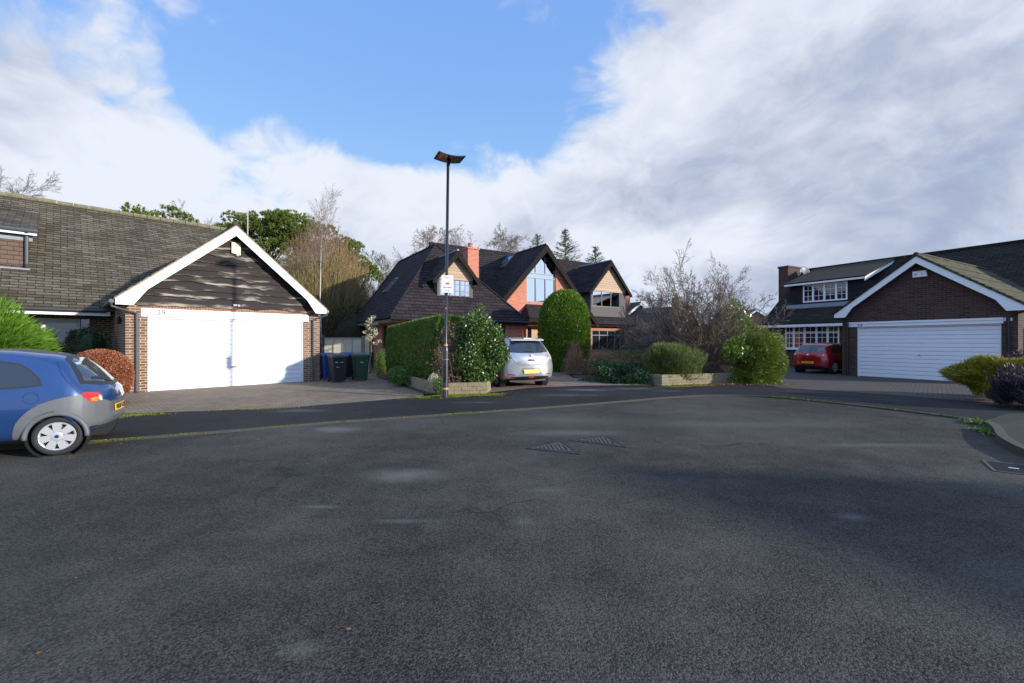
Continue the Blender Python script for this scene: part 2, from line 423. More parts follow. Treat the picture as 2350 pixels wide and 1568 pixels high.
def asphalt(name, dark, light, blue=0.0, patches=(), cracks=False, gloss=0.16):
    m, t, b = newmat(name)
    g = t.new('ShaderNodeTexCoord').outputs['Object']
    v = t.new('ShaderNodeTexVoronoi', feature='F1'); v.inputs['Scale'].default_value = 135.0
    t.l.new(g, v.inputs['Vector'])
    sp = t.ss(v.outputs['Color'], 0.15, 0.95)
    v2 = t.new('ShaderNodeTexVoronoi', feature='F1'); v2.inputs['Scale'].default_value = 42.0
    t.l.new(g, v2.inputs['Vector'])
    n = t.noise(g, 0.35, 6.0, 0.55)
    n2 = t.noise(g, 2.4, 6.0, 0.6)
    n3 = t.noise(g, 60.0, 4.0, 0.7)
    f = t.math('ADD', t.math('MULTIPLY', t.math('SUBTRACT', sp, 0.35), 0.52), t.math('ADD', t.math('MULTIPLY', t.ss(n, 0.25, 0.75), 0.34), t.math('MULTIPLY', t.math('SUBTRACT', n2, 0.36), 0.45)))
    f = t.math('ADD', f, t.math('MULTIPLY', t.math('SUBTRACT', n3, 0.5), 0.65))
    c = t.mix(f, dark, light)
    white = t.math('MULTIPLY', t.ss(t.noise(g, 75.0, 1.0), 0.82, 0.86), 0.5)
    c = t.mix(white, c, (0.32, 0.32, 0.30))
    sep = t.new('ShaderNodeSeparateXYZ'); t.l.new(g, sep.inputs[0])
    for (x, y, rx, ry, s) in patches:
        dx = t.math('DIVIDE', t.math('SUBTRACT', sep.outputs[0], x), rx)
        dy = t.math('DIVIDE', t.math('SUBTRACT', sep.outputs[1], y), ry)
        d = t.math('SQRT', t.math('ADD', t.math('MULTIPLY', dx, dx), t.math('MULTIPLY', dy, dy)))
        d = t.math('ADD', d, t.math('ADD', t.math('MULTIPLY', t.math('SUBTRACT', n2, 0.5), 2.4), t.math('MULTIPLY', t.math('SUBTRACT', n3, 0.5), 1.6)))
        k = t.ss(d, -0.2, 1.5, 0.8, 0.0)
        c = t.mix(t.math('MULTIPLY', k, abs(s)), c, (0.30, 0.29, 0.265) if s > 0 else (0.016, 0.017, 0.02))
    if cracks:
        vc = t.new('ShaderNodeTexVoronoi', feature='DISTANCE_TO_EDGE'); vc.inputs['Scale'].default_value = 0.42
        wv_ = t.new('ShaderNodeTexNoise', ins={'Scale': 1.6, 'Detail': 4.0}); t.l.new(g, wv_.inputs['Vector'])
        t.l.new(t.vmath('ADD', g, t.vmath('SCALE', wv_.outputs['Color'], 0.9)), vc.inputs['Vector'])
        ck = t.ss(vc.outputs['Distance'], 0.001, 0.009, 1.0, 0.0)
        ck = t.math('MULTIPLY', ck, t.ss(t.noise(g, 0.5, 3.0), 0.46, 0.56))
        c = t.mix(t.math('MULTIPLY', ck, 0.6), c, (0.014, 0.013, 0.013))
    dk = t.ss(t.noise(g, 0.9, 5.0, 0.65, 1.0), 0.55, 0.75)
    c = t.mix(t.math('MULTIPLY', dk, 0.22), c, dark)
    t.l.new(c, b.inputs['Base Color'])
    b.inputs['Roughness'].default_value = 0.85
    b.inputs['Specular IOR Level'].default_value = gloss
    h = t.math('ADD', t.math('MULTIPLY', v.outputs['Distance'], -1.0), t.math('MULTIPLY', n3, 0.5))
    h = t.math('ADD', h, t.math('MULTIPLY', v2.outputs['Distance'], -0.8))
    bp = t.new('ShaderNodeBump', ins={'Strength': 0.65, 'Distance': 0.006})
    t.l.new(h, bp.inputs['Height'])
    t.l.new(bp.outputs[0], b.inputs['Normal'])
    return m


road_m = asphalt('road_asphalt', (0.019, 0.0175, 0.0155), (0.166, 0.152, 0.130), cracks=True,
                 patches=[(-1.17, 4.72, 0.45, 0.22, 0.55), (-2.85, 7.2, 0.32, 0.22, 0.6), (-0.85, 3.52, 0.26, 0.04, 0.28), (-1.7, 3.82, 0.14, 0.04, 0.4),
                          (0.1, 3.50, 0.09, 0.08, 0.22), (0.35, 4.25, 0.2, 0.06, 0.2), (1.05, 6.9, 0.9, 0.25, 0.3), (5.2, 6.1, 1.0, 0.12, 0.25),
                          (-1.0, 3.62, 0.8, 0.10, -0.4), (-2.5, 5.0, 1.6, 0.5, -0.3), (3.0, 5.4, 3.0, 0.5, -0.25), (2.8, 3.6, 0.12, 0.08, 0.3), (-1.0, 2.05, 0.10, 0.06, 0.3), (-3.5, 2.6, 2.2, 0.9, -0.35), (0.6, 8.0, 3.0, 0.5, 0.10), (4.2, 7.6, 2.0, 0.35, 0.18), (-0.4, 2.6, 1.6, 0.25, -0.2)])
pave_m = asphalt('footway_asphalt', (0.010, 0.0104, 0.0115), (0.060, 0.060, 0.061),
                 patches=[(-4.4, 9.0, 0.5, 0.2, 0.3), (2.2, 12.9, 0.8, 0.3, 0.45), (3.6, 13.2, 0.8, 0.25, 0.35), (-0.8, 10.2, 0.5, 0.12, 0.35), (4.5, 12.6, 0.4, 0.2, 0.3), (1.5, 11.6, 0.9, 0.3, 0.25)])


def paver(name, c1, c2, mortar):
    m, t, b = newmat(name)
    g = t.new('ShaderNodeTexCoord').outputs['Object']
    mp = t.new('ShaderNodeMapping'); mp.inputs['Rotation'].default_value = (0, 0, R(-46)); t.l.new(g, mp.inputs[0])
    bt = t.new('ShaderNodeTexBrick'); t.l.new(mp.outputs[0], bt.inputs['Vector'])
    for k, v in (('Color1', (*c1, 1)), ('Color2', (*c2, 1)), ('Mortar', (*mortar, 1)), ('Scale', 1.0), ('Mortar Size', 0.008),
                 ('Mortar Smooth', 0.4), ('Brick Width', 0.2), ('Row Height', 0.1)):
        bt.inputs[k].default_value = v
    n = t.noise(g, 0.8, 6.0, 0.6); n2 = t.noise(g, 14.0, 5.0, 0.7)
    f = t.math('ADD', 1.0, t.math('ADD', t.math('MULTIPLY', t.math('SUBTRACT', n, 0.5), 0.8), t.math('MULTIPLY', t.math('SUBTRACT', n2, 0.5), 0.9)))
    c = t.vmath('SCALE', bt.outputs['Color'], f)
    ms = t.ss(t.noise(g, 0.5, 7.0, 0.7), 0.55, 0.72)
    c = t.mix(t.math('MULTIPLY', ms, 0.5), c, (0.055, 0.058, 0.02))
    t.l.new(c, b.inputs['Base Color'])
    b.inputs['Roughness'].default_value = 0.85
    bp = t.new('ShaderNodeBump', invert=True, ins={'Strength': 0.6, 'Distance': 0.01})
    t.l.new(t.math('ADD', bt.outputs['Fac'], t.math('MULTIPLY', n2, 0.5)), bp.inputs['Height'])
    t.l.new(bp.outputs[0], b.inputs['Normal'])
    return m


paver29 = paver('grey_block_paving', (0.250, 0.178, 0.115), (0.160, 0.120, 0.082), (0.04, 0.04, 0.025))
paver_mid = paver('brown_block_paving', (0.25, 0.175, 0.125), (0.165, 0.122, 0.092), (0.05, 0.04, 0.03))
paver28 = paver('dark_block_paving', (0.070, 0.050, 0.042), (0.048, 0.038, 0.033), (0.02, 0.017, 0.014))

# waney boards: dark stain worn to silver, with painted edge highlights and under-edge shade
m, t, b = newmat('weathered_waney_board')
uv = t.new('ShaderNodeUVMap').outputs[0]
uvr = t.new('ShaderNodeMapping'); uvr.inputs['Rotation'].default_value = (0, 0, -math.atan2(0.720, 0.694)); t.l.new(t.new('ShaderNodeTexCoord').outputs['Object'], uvr.inputs[0])
sp_ = t.new('ShaderNodeSeparateXYZ'); t.l.new(uvr.outputs[0], sp_.inputs[0])
cb_ = t.new('ShaderNodeCombineXYZ'); t.l.new(sp_.outputs[0], cb_.inputs[0]); t.l.new(sp_.outputs[2], cb_.inputs[1])
uv = cb_.outputs[0]
mp = t.new('ShaderNodeMapping'); mp.inputs['Scale'].default_value = (0.45, 2.2, 1); t.l.new(uv, mp.inputs[0])
nn = t.noise(mp.outputs[0], 2.2, 6.0, 0.6, 0.3)
mp2 = t.new('ShaderNodeMapping'); mp2.inputs['Scale'].default_value = (1.2, 38.0, 1); t.l.new(uv, mp2.inputs[0])
ng = t.noise(mp2.outputs[0], 2.0, 5.0, 0.7, 0.8)
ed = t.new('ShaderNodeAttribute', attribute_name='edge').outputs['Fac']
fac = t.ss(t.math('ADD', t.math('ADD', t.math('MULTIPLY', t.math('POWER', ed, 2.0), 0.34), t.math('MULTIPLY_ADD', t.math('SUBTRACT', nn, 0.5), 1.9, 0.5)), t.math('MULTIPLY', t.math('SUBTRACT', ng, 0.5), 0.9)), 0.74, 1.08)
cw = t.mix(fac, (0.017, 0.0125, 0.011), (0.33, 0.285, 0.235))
cw = t.mix(t.ss(ed, 1.02, 1.2), cw, (0.012, 0.010, 0.010))  # shade below each board, painted dark on its under-edge strip
t.l.new(cw, b.inputs['Base Color'])
b.inputs['Roughness'].default_value = 0.8
bp = t.new('ShaderNodeBump', ins={'Strength': 0.5, 'Distance': 0.01}); t.l.new(ng, bp.inputs['Height']); t.l.new(bp.outputs[0], b.inputs['Normal'])
waney = m


def boards(name, c1, c2, row, gapc, ms=0.006, step=0.012, vert=False):
    m, t, b = newmat(name)
    uv = t.new('ShaderNodeUVMap').outputs[0]
    bt = t.new('ShaderNodeTexBrick', offset=0.4)
    t.l.new(uv, bt.inputs['Vector'])
    for k, v in (('Color1', (*c1, 1)), ('Color2', (*c2, 1)), ('Mortar', (*gapc, 1)), ('Scale', 1.0), ('Mortar Size', ms),
                 ('Mortar Smooth', 0.2), ('Brick Width', 40.0), ('Row Height', row)):
        bt.inputs[k].default_value = v
    mp = t.new('ShaderNodeMapping'); mp.inputs['Scale'].default_value = (1.5, 22.0, 1); t.l.new(uv, mp.inputs[0])
    ng = t.noise(mp.outputs[0], 3.0, 5.0, 0.6, 0.5)
    c = t.vmath('SCALE', bt.outputs['Color'], t.math('MULTIPLY_ADD', t.math('SUBTRACT', ng, 0.5), 0.8, 1.0))
    t.l.new(c, b.inputs['Base Color']); b.inputs['Roughness'].default_value = 0.7
    sx = t.new('ShaderNodeSeparateXYZ'); t.l.new(uv, sx.inputs[0])
    fr = t.math('FRACT', t.math('DIVIDE', sx.outputs[1], row))
    bp = t.new('ShaderNodeBump', ins={'Strength': 0.7, 'Distance': step}); t.l.new(t.math('SUBTRACT', 1.0, fr), bp.inputs['Height'])
    t.l.new(bp.outputs[0], b.inputs['Normal'])
    return m


cedar = boards('larch_cladding', (0.46, 0.32, 0.21), (0.37, 0.26, 0.17), 0.15, (0.10, 0.07, 0.05))
lapfence = boards('pale_lap_boards', (0.56, 0.52, 0.38), (0.50, 0.46, 0.34), 0.13, (0.24, 0.21, 0.14))

# ------------------------------------------------------------------ mesh building


class MB:
    def __init__(s):
        s.v = []; s.f = []

    def add(s, verts, faces):
        k = len(s.v)
        s.v.extend([tuple(p) for p in verts])
        s.f.extend([tuple(i + k for i in f) for f in faces])

    def hexa(s, p):  # p: 8 points, bottom 4 then top 4, counter-clockwise
        s.add(p, [(0, 3, 2, 1), (4, 5, 6, 7), (0, 1, 5, 4), (1, 2, 6, 5), (2, 3, 7, 6), (3, 0, 4, 7)])

    def box(s, x0, x1, y0, y1, z0, z1):
        s.hexa([(x0, y0, z0), (x1, y0, z0), (x1, y1, z0), (x0, y1, z0), (x0, y0, z1), (x1, y0, z1), (x1, y1, z1), (x0, y1, z1)])

    def prism(s, a, b):  # two matching polygons
        n = len(a)
        s.add(list(a) + list(b), [tuple(range(n))[::-1], tuple(range(n, 2 * n))] + [(i, (i + 1) % n, n + (i + 1) % n, n + i) for i in range(n)])

    def slab(s, pts, th):  # polygon given thickness below its own plane
        pts = [Vector(p) for p in pts]
        n = (pts[1] - pts[0]).cross(pts[2] - pts[0]).normalized()
        if n.z < 0:
            pts = pts[::-1]; n = -n
        s.prism([p - n * th for p in pts], pts)

    def tube(s, pts, r, n=8, cap=True):
        pts = [Vector(p) for p in pts]
        rs = r if isinstance(r, (list, tuple)) else [r] * len(pts)
        rings = []
        for i, p in enumerate(pts):
            d = (pts[min(i + 1, len(pts) - 1)] - pts[max(i - 1, 0)]).normalized()
            a = d.orthogonal().normalized() if abs(d.z) < 0.99 else Vector((1, 0, 0))
            a = (a - d * a.dot(d)).normalized()
            if i and rings:
                a = (pa - d * pa.dot(d)).normalized()
            pa = a
            c = d.cross(a)
            rings.append([p + (a * math.cos(q) + c * math.sin(q)) * rs[i] for q in [2 * math.pi * k / n for k in range(n)]])
        fs = []
        for i in range(len(pts) - 1):
            for k in range(n):
                fs.append((i * n + k, i * n + (k + 1) % n, (i + 1) * n + (k + 1) % n, (i + 1) * n + k))
        if cap:
            fs.append(tuple(range(n))[::-1]); fs.append(tuple(range((len(pts) - 1) * n, len(pts) * n)))
        s.add([q for rr in rings for q in rr], fs)

    def lathe(s, c, axis, prof, n=32):
        """prof: (distance along axis, radius)"""
        c = Vector(c); axis = Vector(axis).normalized()
        a = axis.orthogonal().normalized(); b_ = axis.cross(a)
        vs = []
        for (h, r) in prof:
            for k in range(n):
                q = 2 * math.pi * k / n
                vs.append(c + axis * h + (a * math.cos(q) + b_ * math.sin(q)) * r)
        fs = []
        for i in range(len(prof) - 1):
            for k in range(n):
                fs.append((i * n + k, i * n + (k + 1) % n, (i + 1) * n + (k + 1) % n, (i + 1) * n + k))
        s.add(vs, fs)


def uvs(me):
    n = len(me.loops)
    if not n:
        return
    me.update()
    vc = np.empty(len(me.vertices) * 3); me.vertices.foreach_get('co', vc); vc = vc.reshape(-1, 3)
    pn = np.empty(len(me.polygons) * 3); me.polygons.foreach_get('normal', pn); pn = pn.reshape(-1, 3)
    tot = np.empty(len(me.polygons), dtype=np.int32); me.polygons.foreach_get('loop_total', tot)
    li = np.empty(n, dtype=np.int32); me.loops.foreach_get('vertex_index', li)
    nn = np.repeat(pn, tot, axis=0)
    t = np.stack([-nn[:, 1], nn[:, 0], np.zeros(n)], 1)
    L = np.linalg.norm(t, axis=1)
    flat = L < 0.02
    t[flat] = (1, 0, 0); L[flat] = 1
    t /= L[:, None]
    b = np.cross(nn, t)
    p = vc[li]
    uv = np.stack([(p * t).sum(1), (p * b).sum(1)], 1)
    lay = me.uv_layers.new(name='UVMap')
    lay.data.foreach_set('uv', uv.astype(np.float32).ravel())


OFF = {}


def root_of(o):
    while o.parent is not None:
        o = o.parent
    return o


def link(name, me, mat, parent=None, world=True, smooth=False, loc=None):
    o = bpy.data.objects.new(name, me)
    COL.objects.link(o)
    if mat is not None:
        me.materials.append(mat)
    if smooth:
        me.polygons.foreach_set('use_smooth', [True] * len(me.polygons))
    if parent is not None:
        r = root_of(parent)
        if world:
            L = np.array(r.location)
            me.transform(Matrix.Translation(-Vector(L)))
        o.parent = parent
    elif loc is not None:
        me.transform(Matrix.Translation(-Vector(loc)))
        o.location = loc
    return o


def build(mb, name, mat, parent=None, world=True, smooth=False, loc=None, uv=True):
    me = bpy.data.meshes.new(name)
    me.from_pydata(mb.v, [], mb.f)
    me.update()
    if uv:
        uvs(me)
    return link(name, me, mat, parent, world, smooth, loc)


def build_np(V, Fq, name, mat, parent=None, world=True, smooth=False, loc=None, k=4):
    """V (n,3) float, Fq (m,k) int"""
    me = bpy.data.meshes.new(name)
    V = np.ascontiguousarray(V, dtype=np.float32)
    Fq = np.ascontiguousarray(Fq, dtype=np.int32)
    me.vertices.add(len(V)); me.vertices.foreach_set('co', V.ravel())
    me.loops.add(Fq.size); me.loops.foreach_set('vertex_index', Fq.ravel())
    me.polygons.add(len(Fq)); me.polygons.foreach_set('loop_start', np.arange(len(Fq), dtype=np.int32) * Fq.shape[1])
    me.update(calc_edges=True)
    return link(name, me, mat, parent, world, smooth, loc)


def tag(o, label=None, cat=None, group=None, kind=None):
    if label: o['label'] = label
    if cat: o['category'] = cat
    if group: o['group'] = group
    if kind: o['kind'] = kind
    return o


def thing(name, label, cat, loc=(0, 0, 0), rotz=0.0, group=None):
    o = bpy.data.objects.new(name, None)
    o.empty_display_size = 0.2
    COL.objects.link(o)
    o.location = loc
    o.rotation_euler = (0, 0, rotz)
    return tag(o, label, cat, group)


def text(s_, name, mat, parent, size, loc, rot, ext=0.0015, spacing=1.0, sx=1.0, align='CENTER'):
    cu = bpy.data.curves.new(name, 'FONT')
    cu.body = s_; cu.size = size; cu.extrude = ext; cu.align_x = align; cu.align_y = 'CENTER'
    cu.space_character = spacing
    cu.materials.append(mat)
    tmp = bpy.data.objects.new(name, cu)
    COL.objects.link(tmp)
    dg = bpy.context.evaluated_depsgraph_get()
    me = bpy.data.meshes.new_from_object(tmp.evaluated_get(dg))
    bpy.data.objects.remove(tmp)
    bpy.data.curves.remove(cu)
    me.materials.clear(); me.materials.append(mat)
    o = bpy.data.objects.new(name, me)
    COL.objects.link(o)
    o.parent = parent
    o.location = loc
    o.rotation_euler = rot
    o.scale = (sx, 1, 1)
    return o


class Fr:
    """a building's own frame: t along the front, o outwards towards the road, h up"""
    def __init__(s, x, y, ang):
        s.o = Vector((x, y, 0)); s.a = ang
        s.u = Vector((math.cos(ang), math.sin(ang), 0)); s.n = Vector((math.sin(ang), -math.cos(ang), 0))

    def p(s, t, o, h):
        return s.o + s.u * t + s.n * o + Vector((0, 0, h))

    def box(s, mb, t0, t1, o0, o1, h0, h1):
        if o0 > o1: o0, o1 = o1, o0
        mb.hexa([s.p(t0, o1, h0), s.p(t1, o1, h0), s.p(t1, o0, h0), s.p(t0, o0, h0), s.p(t0, o1, h1), s.p(t1, o1, h1), s.p(t1, o0, h1), s.p(t0, o0, h1)])

    def prism(s, mb, th, o0, o1):
        """polygon in t,h (counter-clockwise seen from the front) from o0 (back) to o1 (front)"""
        mb.prism([s.p(t, o0, h) for t, h in th], [s.p(t, o1, h) for t, h in th])

    def t(s, px, o):
        """t of a sight line px in the plane at offset o"""
        k = (px - 1175.0) / F_
        x0 = s.o.x + s.n.x * o; y0 = s.o.y + s.n.y * o
        return (k * y0 - x0) / (s.u.x - k * s.u.y)

    def depth(s, px, t):
        """o of a sight line in the plane t=const"""
        k = (px - 1175.0) / F_
        x0 = s.o.x + s.u.x * t; y0 = s.o.y + s.u.y * t
        return (k * y0 - x0) / (s.n.x - k * s.n.y)


def hit(px, py, P0, N):
    r = ray(px, py); c = Vector((0, 0, 1.45))
    return c + r * ((P0 - c).dot(N) / r.dot(N))


def wall_with_openings(fr, mb, t0, t1, h0, h1, o0, o1, ops):
    """straight wall of boxes round rectangular openings (t0,t1,h0,h1)"""
    ops = sorted(ops)
    c = t0
    for (a, b_, ha, hb) in ops:
        if a > c: fr.box(mb, c, a, o0, o1, h0, h1)
        if ha > h0: fr.box(mb, a, b_, o0, o1, h0, ha)
        if hb < h1: fr.box(mb, a, b_, o0, o1, hb, h1)
        c = b_
    if c < t1: fr.box(mb, c, t1, o0, o1, h0, h1)


def window(fr, parent, t0, t1, h0, h1, o, cols, fm, gm, fw=0.06, transom=None, bars=None, depth=0.07, name='window', barw=0.02, colw=None, sill=None, mull=None):
    """framed window: cols panes side by side, o = front plane of the frame"""
    f = MB()
    fr.box(f, t0, t0 + fw, o - depth, o, h0, h1); fr.box(f, t1 - fw, t1, o - depth, o, h0, h1)
    fr.box(f, t0 + fw, t1 - fw, o - depth, o, h0, h0 + fw); fr.box(f, t0 + fw, t1 - fw, o - depth, o, h1 - fw, h1)
    mull = mull or fw * 0.9
    edges = [t0 + (t1 - t0) * i / cols for i in range(cols + 1)] if colw is None else [t0 + (t1 - t0) * c for c in colw]
    for e in edges[1:-1]:
        fr.box(f, e - mull / 2, e + mull / 2, o - depth, o - 0.003, h0 + fw, h1 - fw)
    if transom:
        for i in range(len(edges) - 1):
            a = edges[i] + (fw if i == 0 else mull / 2); b_ = edges[i + 1] - (fw if i == len(edges) - 2 else mull / 2)
            fr.box(f, a, b_, o - depth, o - 0.006, transom - fw * 0.4, transom + fw * 0.4)
    w_ = build(f, name, fm, parent)
    g = MB(); fr.box(g, t0 + fw * 0.5, t1 - fw * 0.5, o - depth * 0.7, o - depth * 0.5, h0 + fw * 0.5, h1 - fw * 0.5)
    build(g, 'pane', gm, w_)
    if bars:
        nb, hb = bars
        q = MB()
        for i in range(len(edges) - 1):
            a, b_ = edges[i], edges[i + 1]
            for k in range(1, nb):
                x = a + (b_ - a) * k / nb
                fr.box(q, x - barw / 2, x + barw / 2, o - depth * 0.5, o - depth * 0.25, h0 + fw, h1 - fw)
        for k in range(1, hb):
            z = h0 + (h1 - h0) * k / hb
            fr.box(q, t0 + fw, t1 - fw, o - depth * 0.5, o - depth * 0.28, z - barw / 2, z + barw / 2)
        build(q, 'glazing_bars', fm, w_)
    if sill:
        q = MB(); fr.box(q, t0 - 0.05, t1 + 0.05, o - 0.02, o + sill, h0 - 0.05, h0 - 0.004)
        build(q, 'sill', fm, w_)
    return w_

# ------------------------------------------------------------------ ground, road, pavements


def sheet(name, pts, z, mat, kind='structure', label=None):
    me = bpy.data.meshes.new(name)
    me.from_pydata([(p[0], p[1], z) for p in pts], [], [tuple(range(len(pts)))])
    me.update()
    if me.polygons[0].normal.z < 0:
        me.flip_normals()
    uvs(me)
    o = link(name, me, mat)
    if kind: o['kind'] = kind
    return o


def catmull(pts, n=6):
    pts = [np.array(p, float) for p in pts]
    P = [2 * pts[0] - pts[1]] + pts + [2 * pts[-1] - pts[-2]]
    out = []
    for i in range(1, len(P) - 2):
        for k in range(n):
            t = k / n
            out.append(0.5 * ((2 * P[i]) + (-P[i - 1] + P[i + 1]) * t + (2 * P[i - 1] - 5 * P[i] + 4 * P[i + 1] - P[i + 2]) * t * t + (-P[i - 1] + 3 * P[i] - 3 * P[i + 1] + P[i + 2]) * t ** 3))
    out.append(pts[-1])
    return out


def offset_line(L, d):
    out = []
    for i, p in enumerate(L):
        a = L[max(i - 1, 0)]; b_ = L[min(i + 1, len(L) - 1)]
        v = np.array(b_) - np.array(a); v /= np.linalg.norm(v)
        out.append(np.array(p) + np.array([-v[1], v[0]]) * d)
    return out


sheet('ground', [(-700, -300), (700, -300), (700, 900), (-700, 900)], -0.03, terrain_m)
kerb_pts = [(-60, -18.5), (-25, -2.6), (-12, 3.45), (-6.08, 6.14), (-4.5, 6.95), (-3.0, 7.75), (-1.4, 8.45), (0.3, 9.2), (2.31, 10.2), (4.0, 11.1), (5.3, 11.55), (6.3, 11.45), (7.05, 10.85), (7.75, 9.75), (8.25, 8.6), (8.45, 7.9)]
kerbA = kerb_pts[:3] + [tuple(p) for p in catmull(kerb_pts[3:], 5)]
kerbB = [tuple(p) for p in catmull([(8.45, 7.9), (8.1, 7.42), (7.5, 6.78), (6.94, 6.2), (6.4, 5.4), (6.0, 4.3), (5.8, 2.8), (5.75, 0.0)], 6)] + [(5.9, -12), (6.0, -60)]
road_poly = kerbA + kerbB[1:] + [(-60, -60)]
sheet('road', road_poly, 0.0, road_m)

outerA = [(-60, -15.5), (-25, 0.2), (-12, 6.6), (-7.73, 8.63), (-6.0, 9.05), (-4.79, 9.45), (-3.15, 10.65), (-2.3, 11.45), (-1.75, 11.75), (-0.72, 12.1), (0.5, 13.35), (2.2, 14.05), (3.95, 14.25), (4.8, 14.1), (7.7, 14.7), (8.1, 14.2), (8.3, 13.3), (9.2, 12.5), (10.1, 11.6), (11.0, 10.3), (12.5, 8.6), (40, 8.0)]
kerb_out = offset_line(kerbA + kerbB[1:], 0.098)
pave_poly = [tuple(p) for p in outerA] + [(40, -60), (6.3, -60)] + [tuple(p) for p in kerb_out[::-1]]
sheet('pavement', pave_poly, 0.022, pave_m)
# driveways
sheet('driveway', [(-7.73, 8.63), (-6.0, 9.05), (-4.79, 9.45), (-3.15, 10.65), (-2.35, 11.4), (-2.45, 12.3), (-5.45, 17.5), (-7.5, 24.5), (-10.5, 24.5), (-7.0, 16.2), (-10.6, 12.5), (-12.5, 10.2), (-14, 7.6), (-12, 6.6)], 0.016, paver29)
sheet('driveway', [(-0.75, 12.05), (0.5, 13.35), (2.2, 14.05), (3.95, 14.25), (4.55, 14.15), (4.0, 15.1), (2.4, 17.2), (2.4, 20), (4, 23.5), (1, 24.5), (-3.2, 20.5), (-2.2, 16.5), (-1.0, 13.2)], 0.026, paver_mid)
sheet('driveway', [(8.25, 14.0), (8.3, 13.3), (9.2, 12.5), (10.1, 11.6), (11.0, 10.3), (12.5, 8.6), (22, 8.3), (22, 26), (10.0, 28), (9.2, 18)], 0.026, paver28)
# soil beds
sheet('flower_bed', [(-2.3, 11.7), (-0.75, 12.05), (-1.0, 13.3), (-2.3, 16.5), (-3.3, 20.5), (-7.4, 24.4), (-5.45, 17.5)], 0.034, soil)
sheet('flower_bed', [(4.5, 14.25), (7.7, 14.95), (8.6, 15.6), (9.2, 18), (10.0, 28), (4.2, 24.5), (2.5, 20), (2.5, 17.3), (4.0, 15.2)], 0.034, soil)

# kerbs: one run of stones, real step
def kerb_run(line, d, z, name):
    mb = MB()
    L = [np.array(p) for p in line]
    O = offset_line(L, d)
    for i in range(len(L) - 1):
        n = max(1, int(np.linalg.norm(L[i + 1] - L[i]) / 0.9 + 0.5))
        for k in range(n):
            a, b_ = k / n, (k + 1) / n - 0.012
            p = [L[i] * (1 - a) + L[i + 1] * a, L[i] * (1 - b_) + L[i + 1] * b_, O[i] * (1 - b_) + O[i + 1] * b_, O[i] * (1 - a) + O[i + 1] * a]
            zz = z if not callable(z) else z(i)
            mb.hexa([(q[0], q[1], -0.1) for q in p] + [(q[0], q[1], zz) for q in p])
    o = build(mb, name, concrete)
    o['kind'] = 'structure'
    return o


kerb_run(kerbA[1:], 0.10, 0.028, 'kerb')
kerb_run(kerbB, 0.11, lambda i: 0.03 + 0.07 * min(1, i / 10.0), 'kerb')
# raised footway behind the right-hand kerb
rk = offset_line(kerbB, 0.108)
mb = MB()
inner = [tuple(p) for p in rk]
mb.add([(p[0], p[1], 0.028 + 0.065 * min(1, i / 10.0)) for i, p in enumerate(inner)] + [(p[0] + 1.7 - 0.4 * (i == 0), p[1] + (0.8 if i < 8 else 0), 0.0281 + 0.065 * min(1, i / 10.0)) for i, p in enumerate(inner)],
       [(i, i + 1, len(inner) + i + 1, len(inner) + i) for i in range(len(inner) - 1)])
o = build(mb, 'pavement', plain('mossy_footway', (0.013, 0.015, 0.010), 0.9, var=0.5, scale=3, bump=0.6))
o['kind'] = 'structure'

# paving joint by the right-hand drive: thin line of setts
mb = MB()
L = catmull([(8.35, 13.25), (9.2, 12.45), (10.1, 11.55), (11.0, 10.25), (12.4, 8.6)], 5)
O = offset_line(L, 0.1)
for i in range(len(L) - 1):
    a, b_ = L[i], L[i] * 0.06 + L[i + 1] * 0.94; c, d = O[i] * 0.06 + O[i + 1] * 0.94, O[i]
    mb.hexa([(q[0], q[1], 0.0) for q in (a, b_, c, d)] + [(q[0], q[1], 0.033) for q in (a, b_, c, d)])
o = build(mb, 'kerb_edging', concrete); o['kind'] = 'structure'


def manhole(A, B, C_, label):
    A, B, C_ = [Vector((p[0], p[1], 0)) for p in (A, B, C_)]
    if (B - A).cross(C_ - A).z < 0: B, C_ = C_, B
    c = (A + B + C_) / 3
    th = thing('manhole_cover', label, 'manhole cover', c, 0, 'triangular manhole covers in the road')
    up = Vector((0, 0, 1))
    def tri(s_): return [c + (p - c) * s_ for p in (A, B, C_)]
    mb = MB(); o_, i_ = tri(1.0), tri(0.90)
    for k in range(3):
        k2 = (k + 1) % 3
        q = [o_[k], o_[k2], i_[k2], i_[k]]
        mb.hexa([p - up * 0.05 for p in q] + [p + up * 0.007 for p in q])
    build(mb, 'frame', iron, th)
    mb = MB(); q = tri(0.87); mb.prism([p - up * 0.05 for p in q], [p + up * 0.002 for p in q])
    # raised chequer pads
    e1 = (B - A).normalized(); e2 = up.cross(e1)
    inn = tri(0.80)
    def inside(p): return all((inn[(k + 1) % 3] - inn[k]).cross(p - inn[k]).z > 0 for k in range(3))
    s_ = 0.062
    for i in range(-20, 20):
        for j in range(-20, 20):
            p = A + e1 * (i * s_ + (j % 2) * s_ / 2) + e2 * (j * s_)
            if inside(p):
                a, b_ = e1 * 0.021, e2 * 0.024
                mb.hexa([p - a - b_, p + a - b_, p + a + b_, p - a + b_] + [x + up * 0.012 for x in (p - a * .8 - b_ * .8, p + a * .8 - b_ * .8, p + a * .8 + b_ * .8, p - a * .8 + b_ * .8)])
    build(mb, 'cover_plate', iron, th)
    mb = MB(); mb.prism([p - up * 0.001 for p in tri(1.22)], [p + up * 0.0035 for p in tri(1.22)])
    build(mb, 'surround', MATS['footway_asphalt'], th)


manhole(gp(1215, 1030), gp(1283, 1015), gp(1321, 1041), 'triangular iron cover with chequered pads, left of the pair and nearer the camera')
manhole(gp(1316, 1012), gp(1388, 1003), gp(1426, 1025), 'triangular iron cover with chequered pads, right of the pair and farther from the camera')

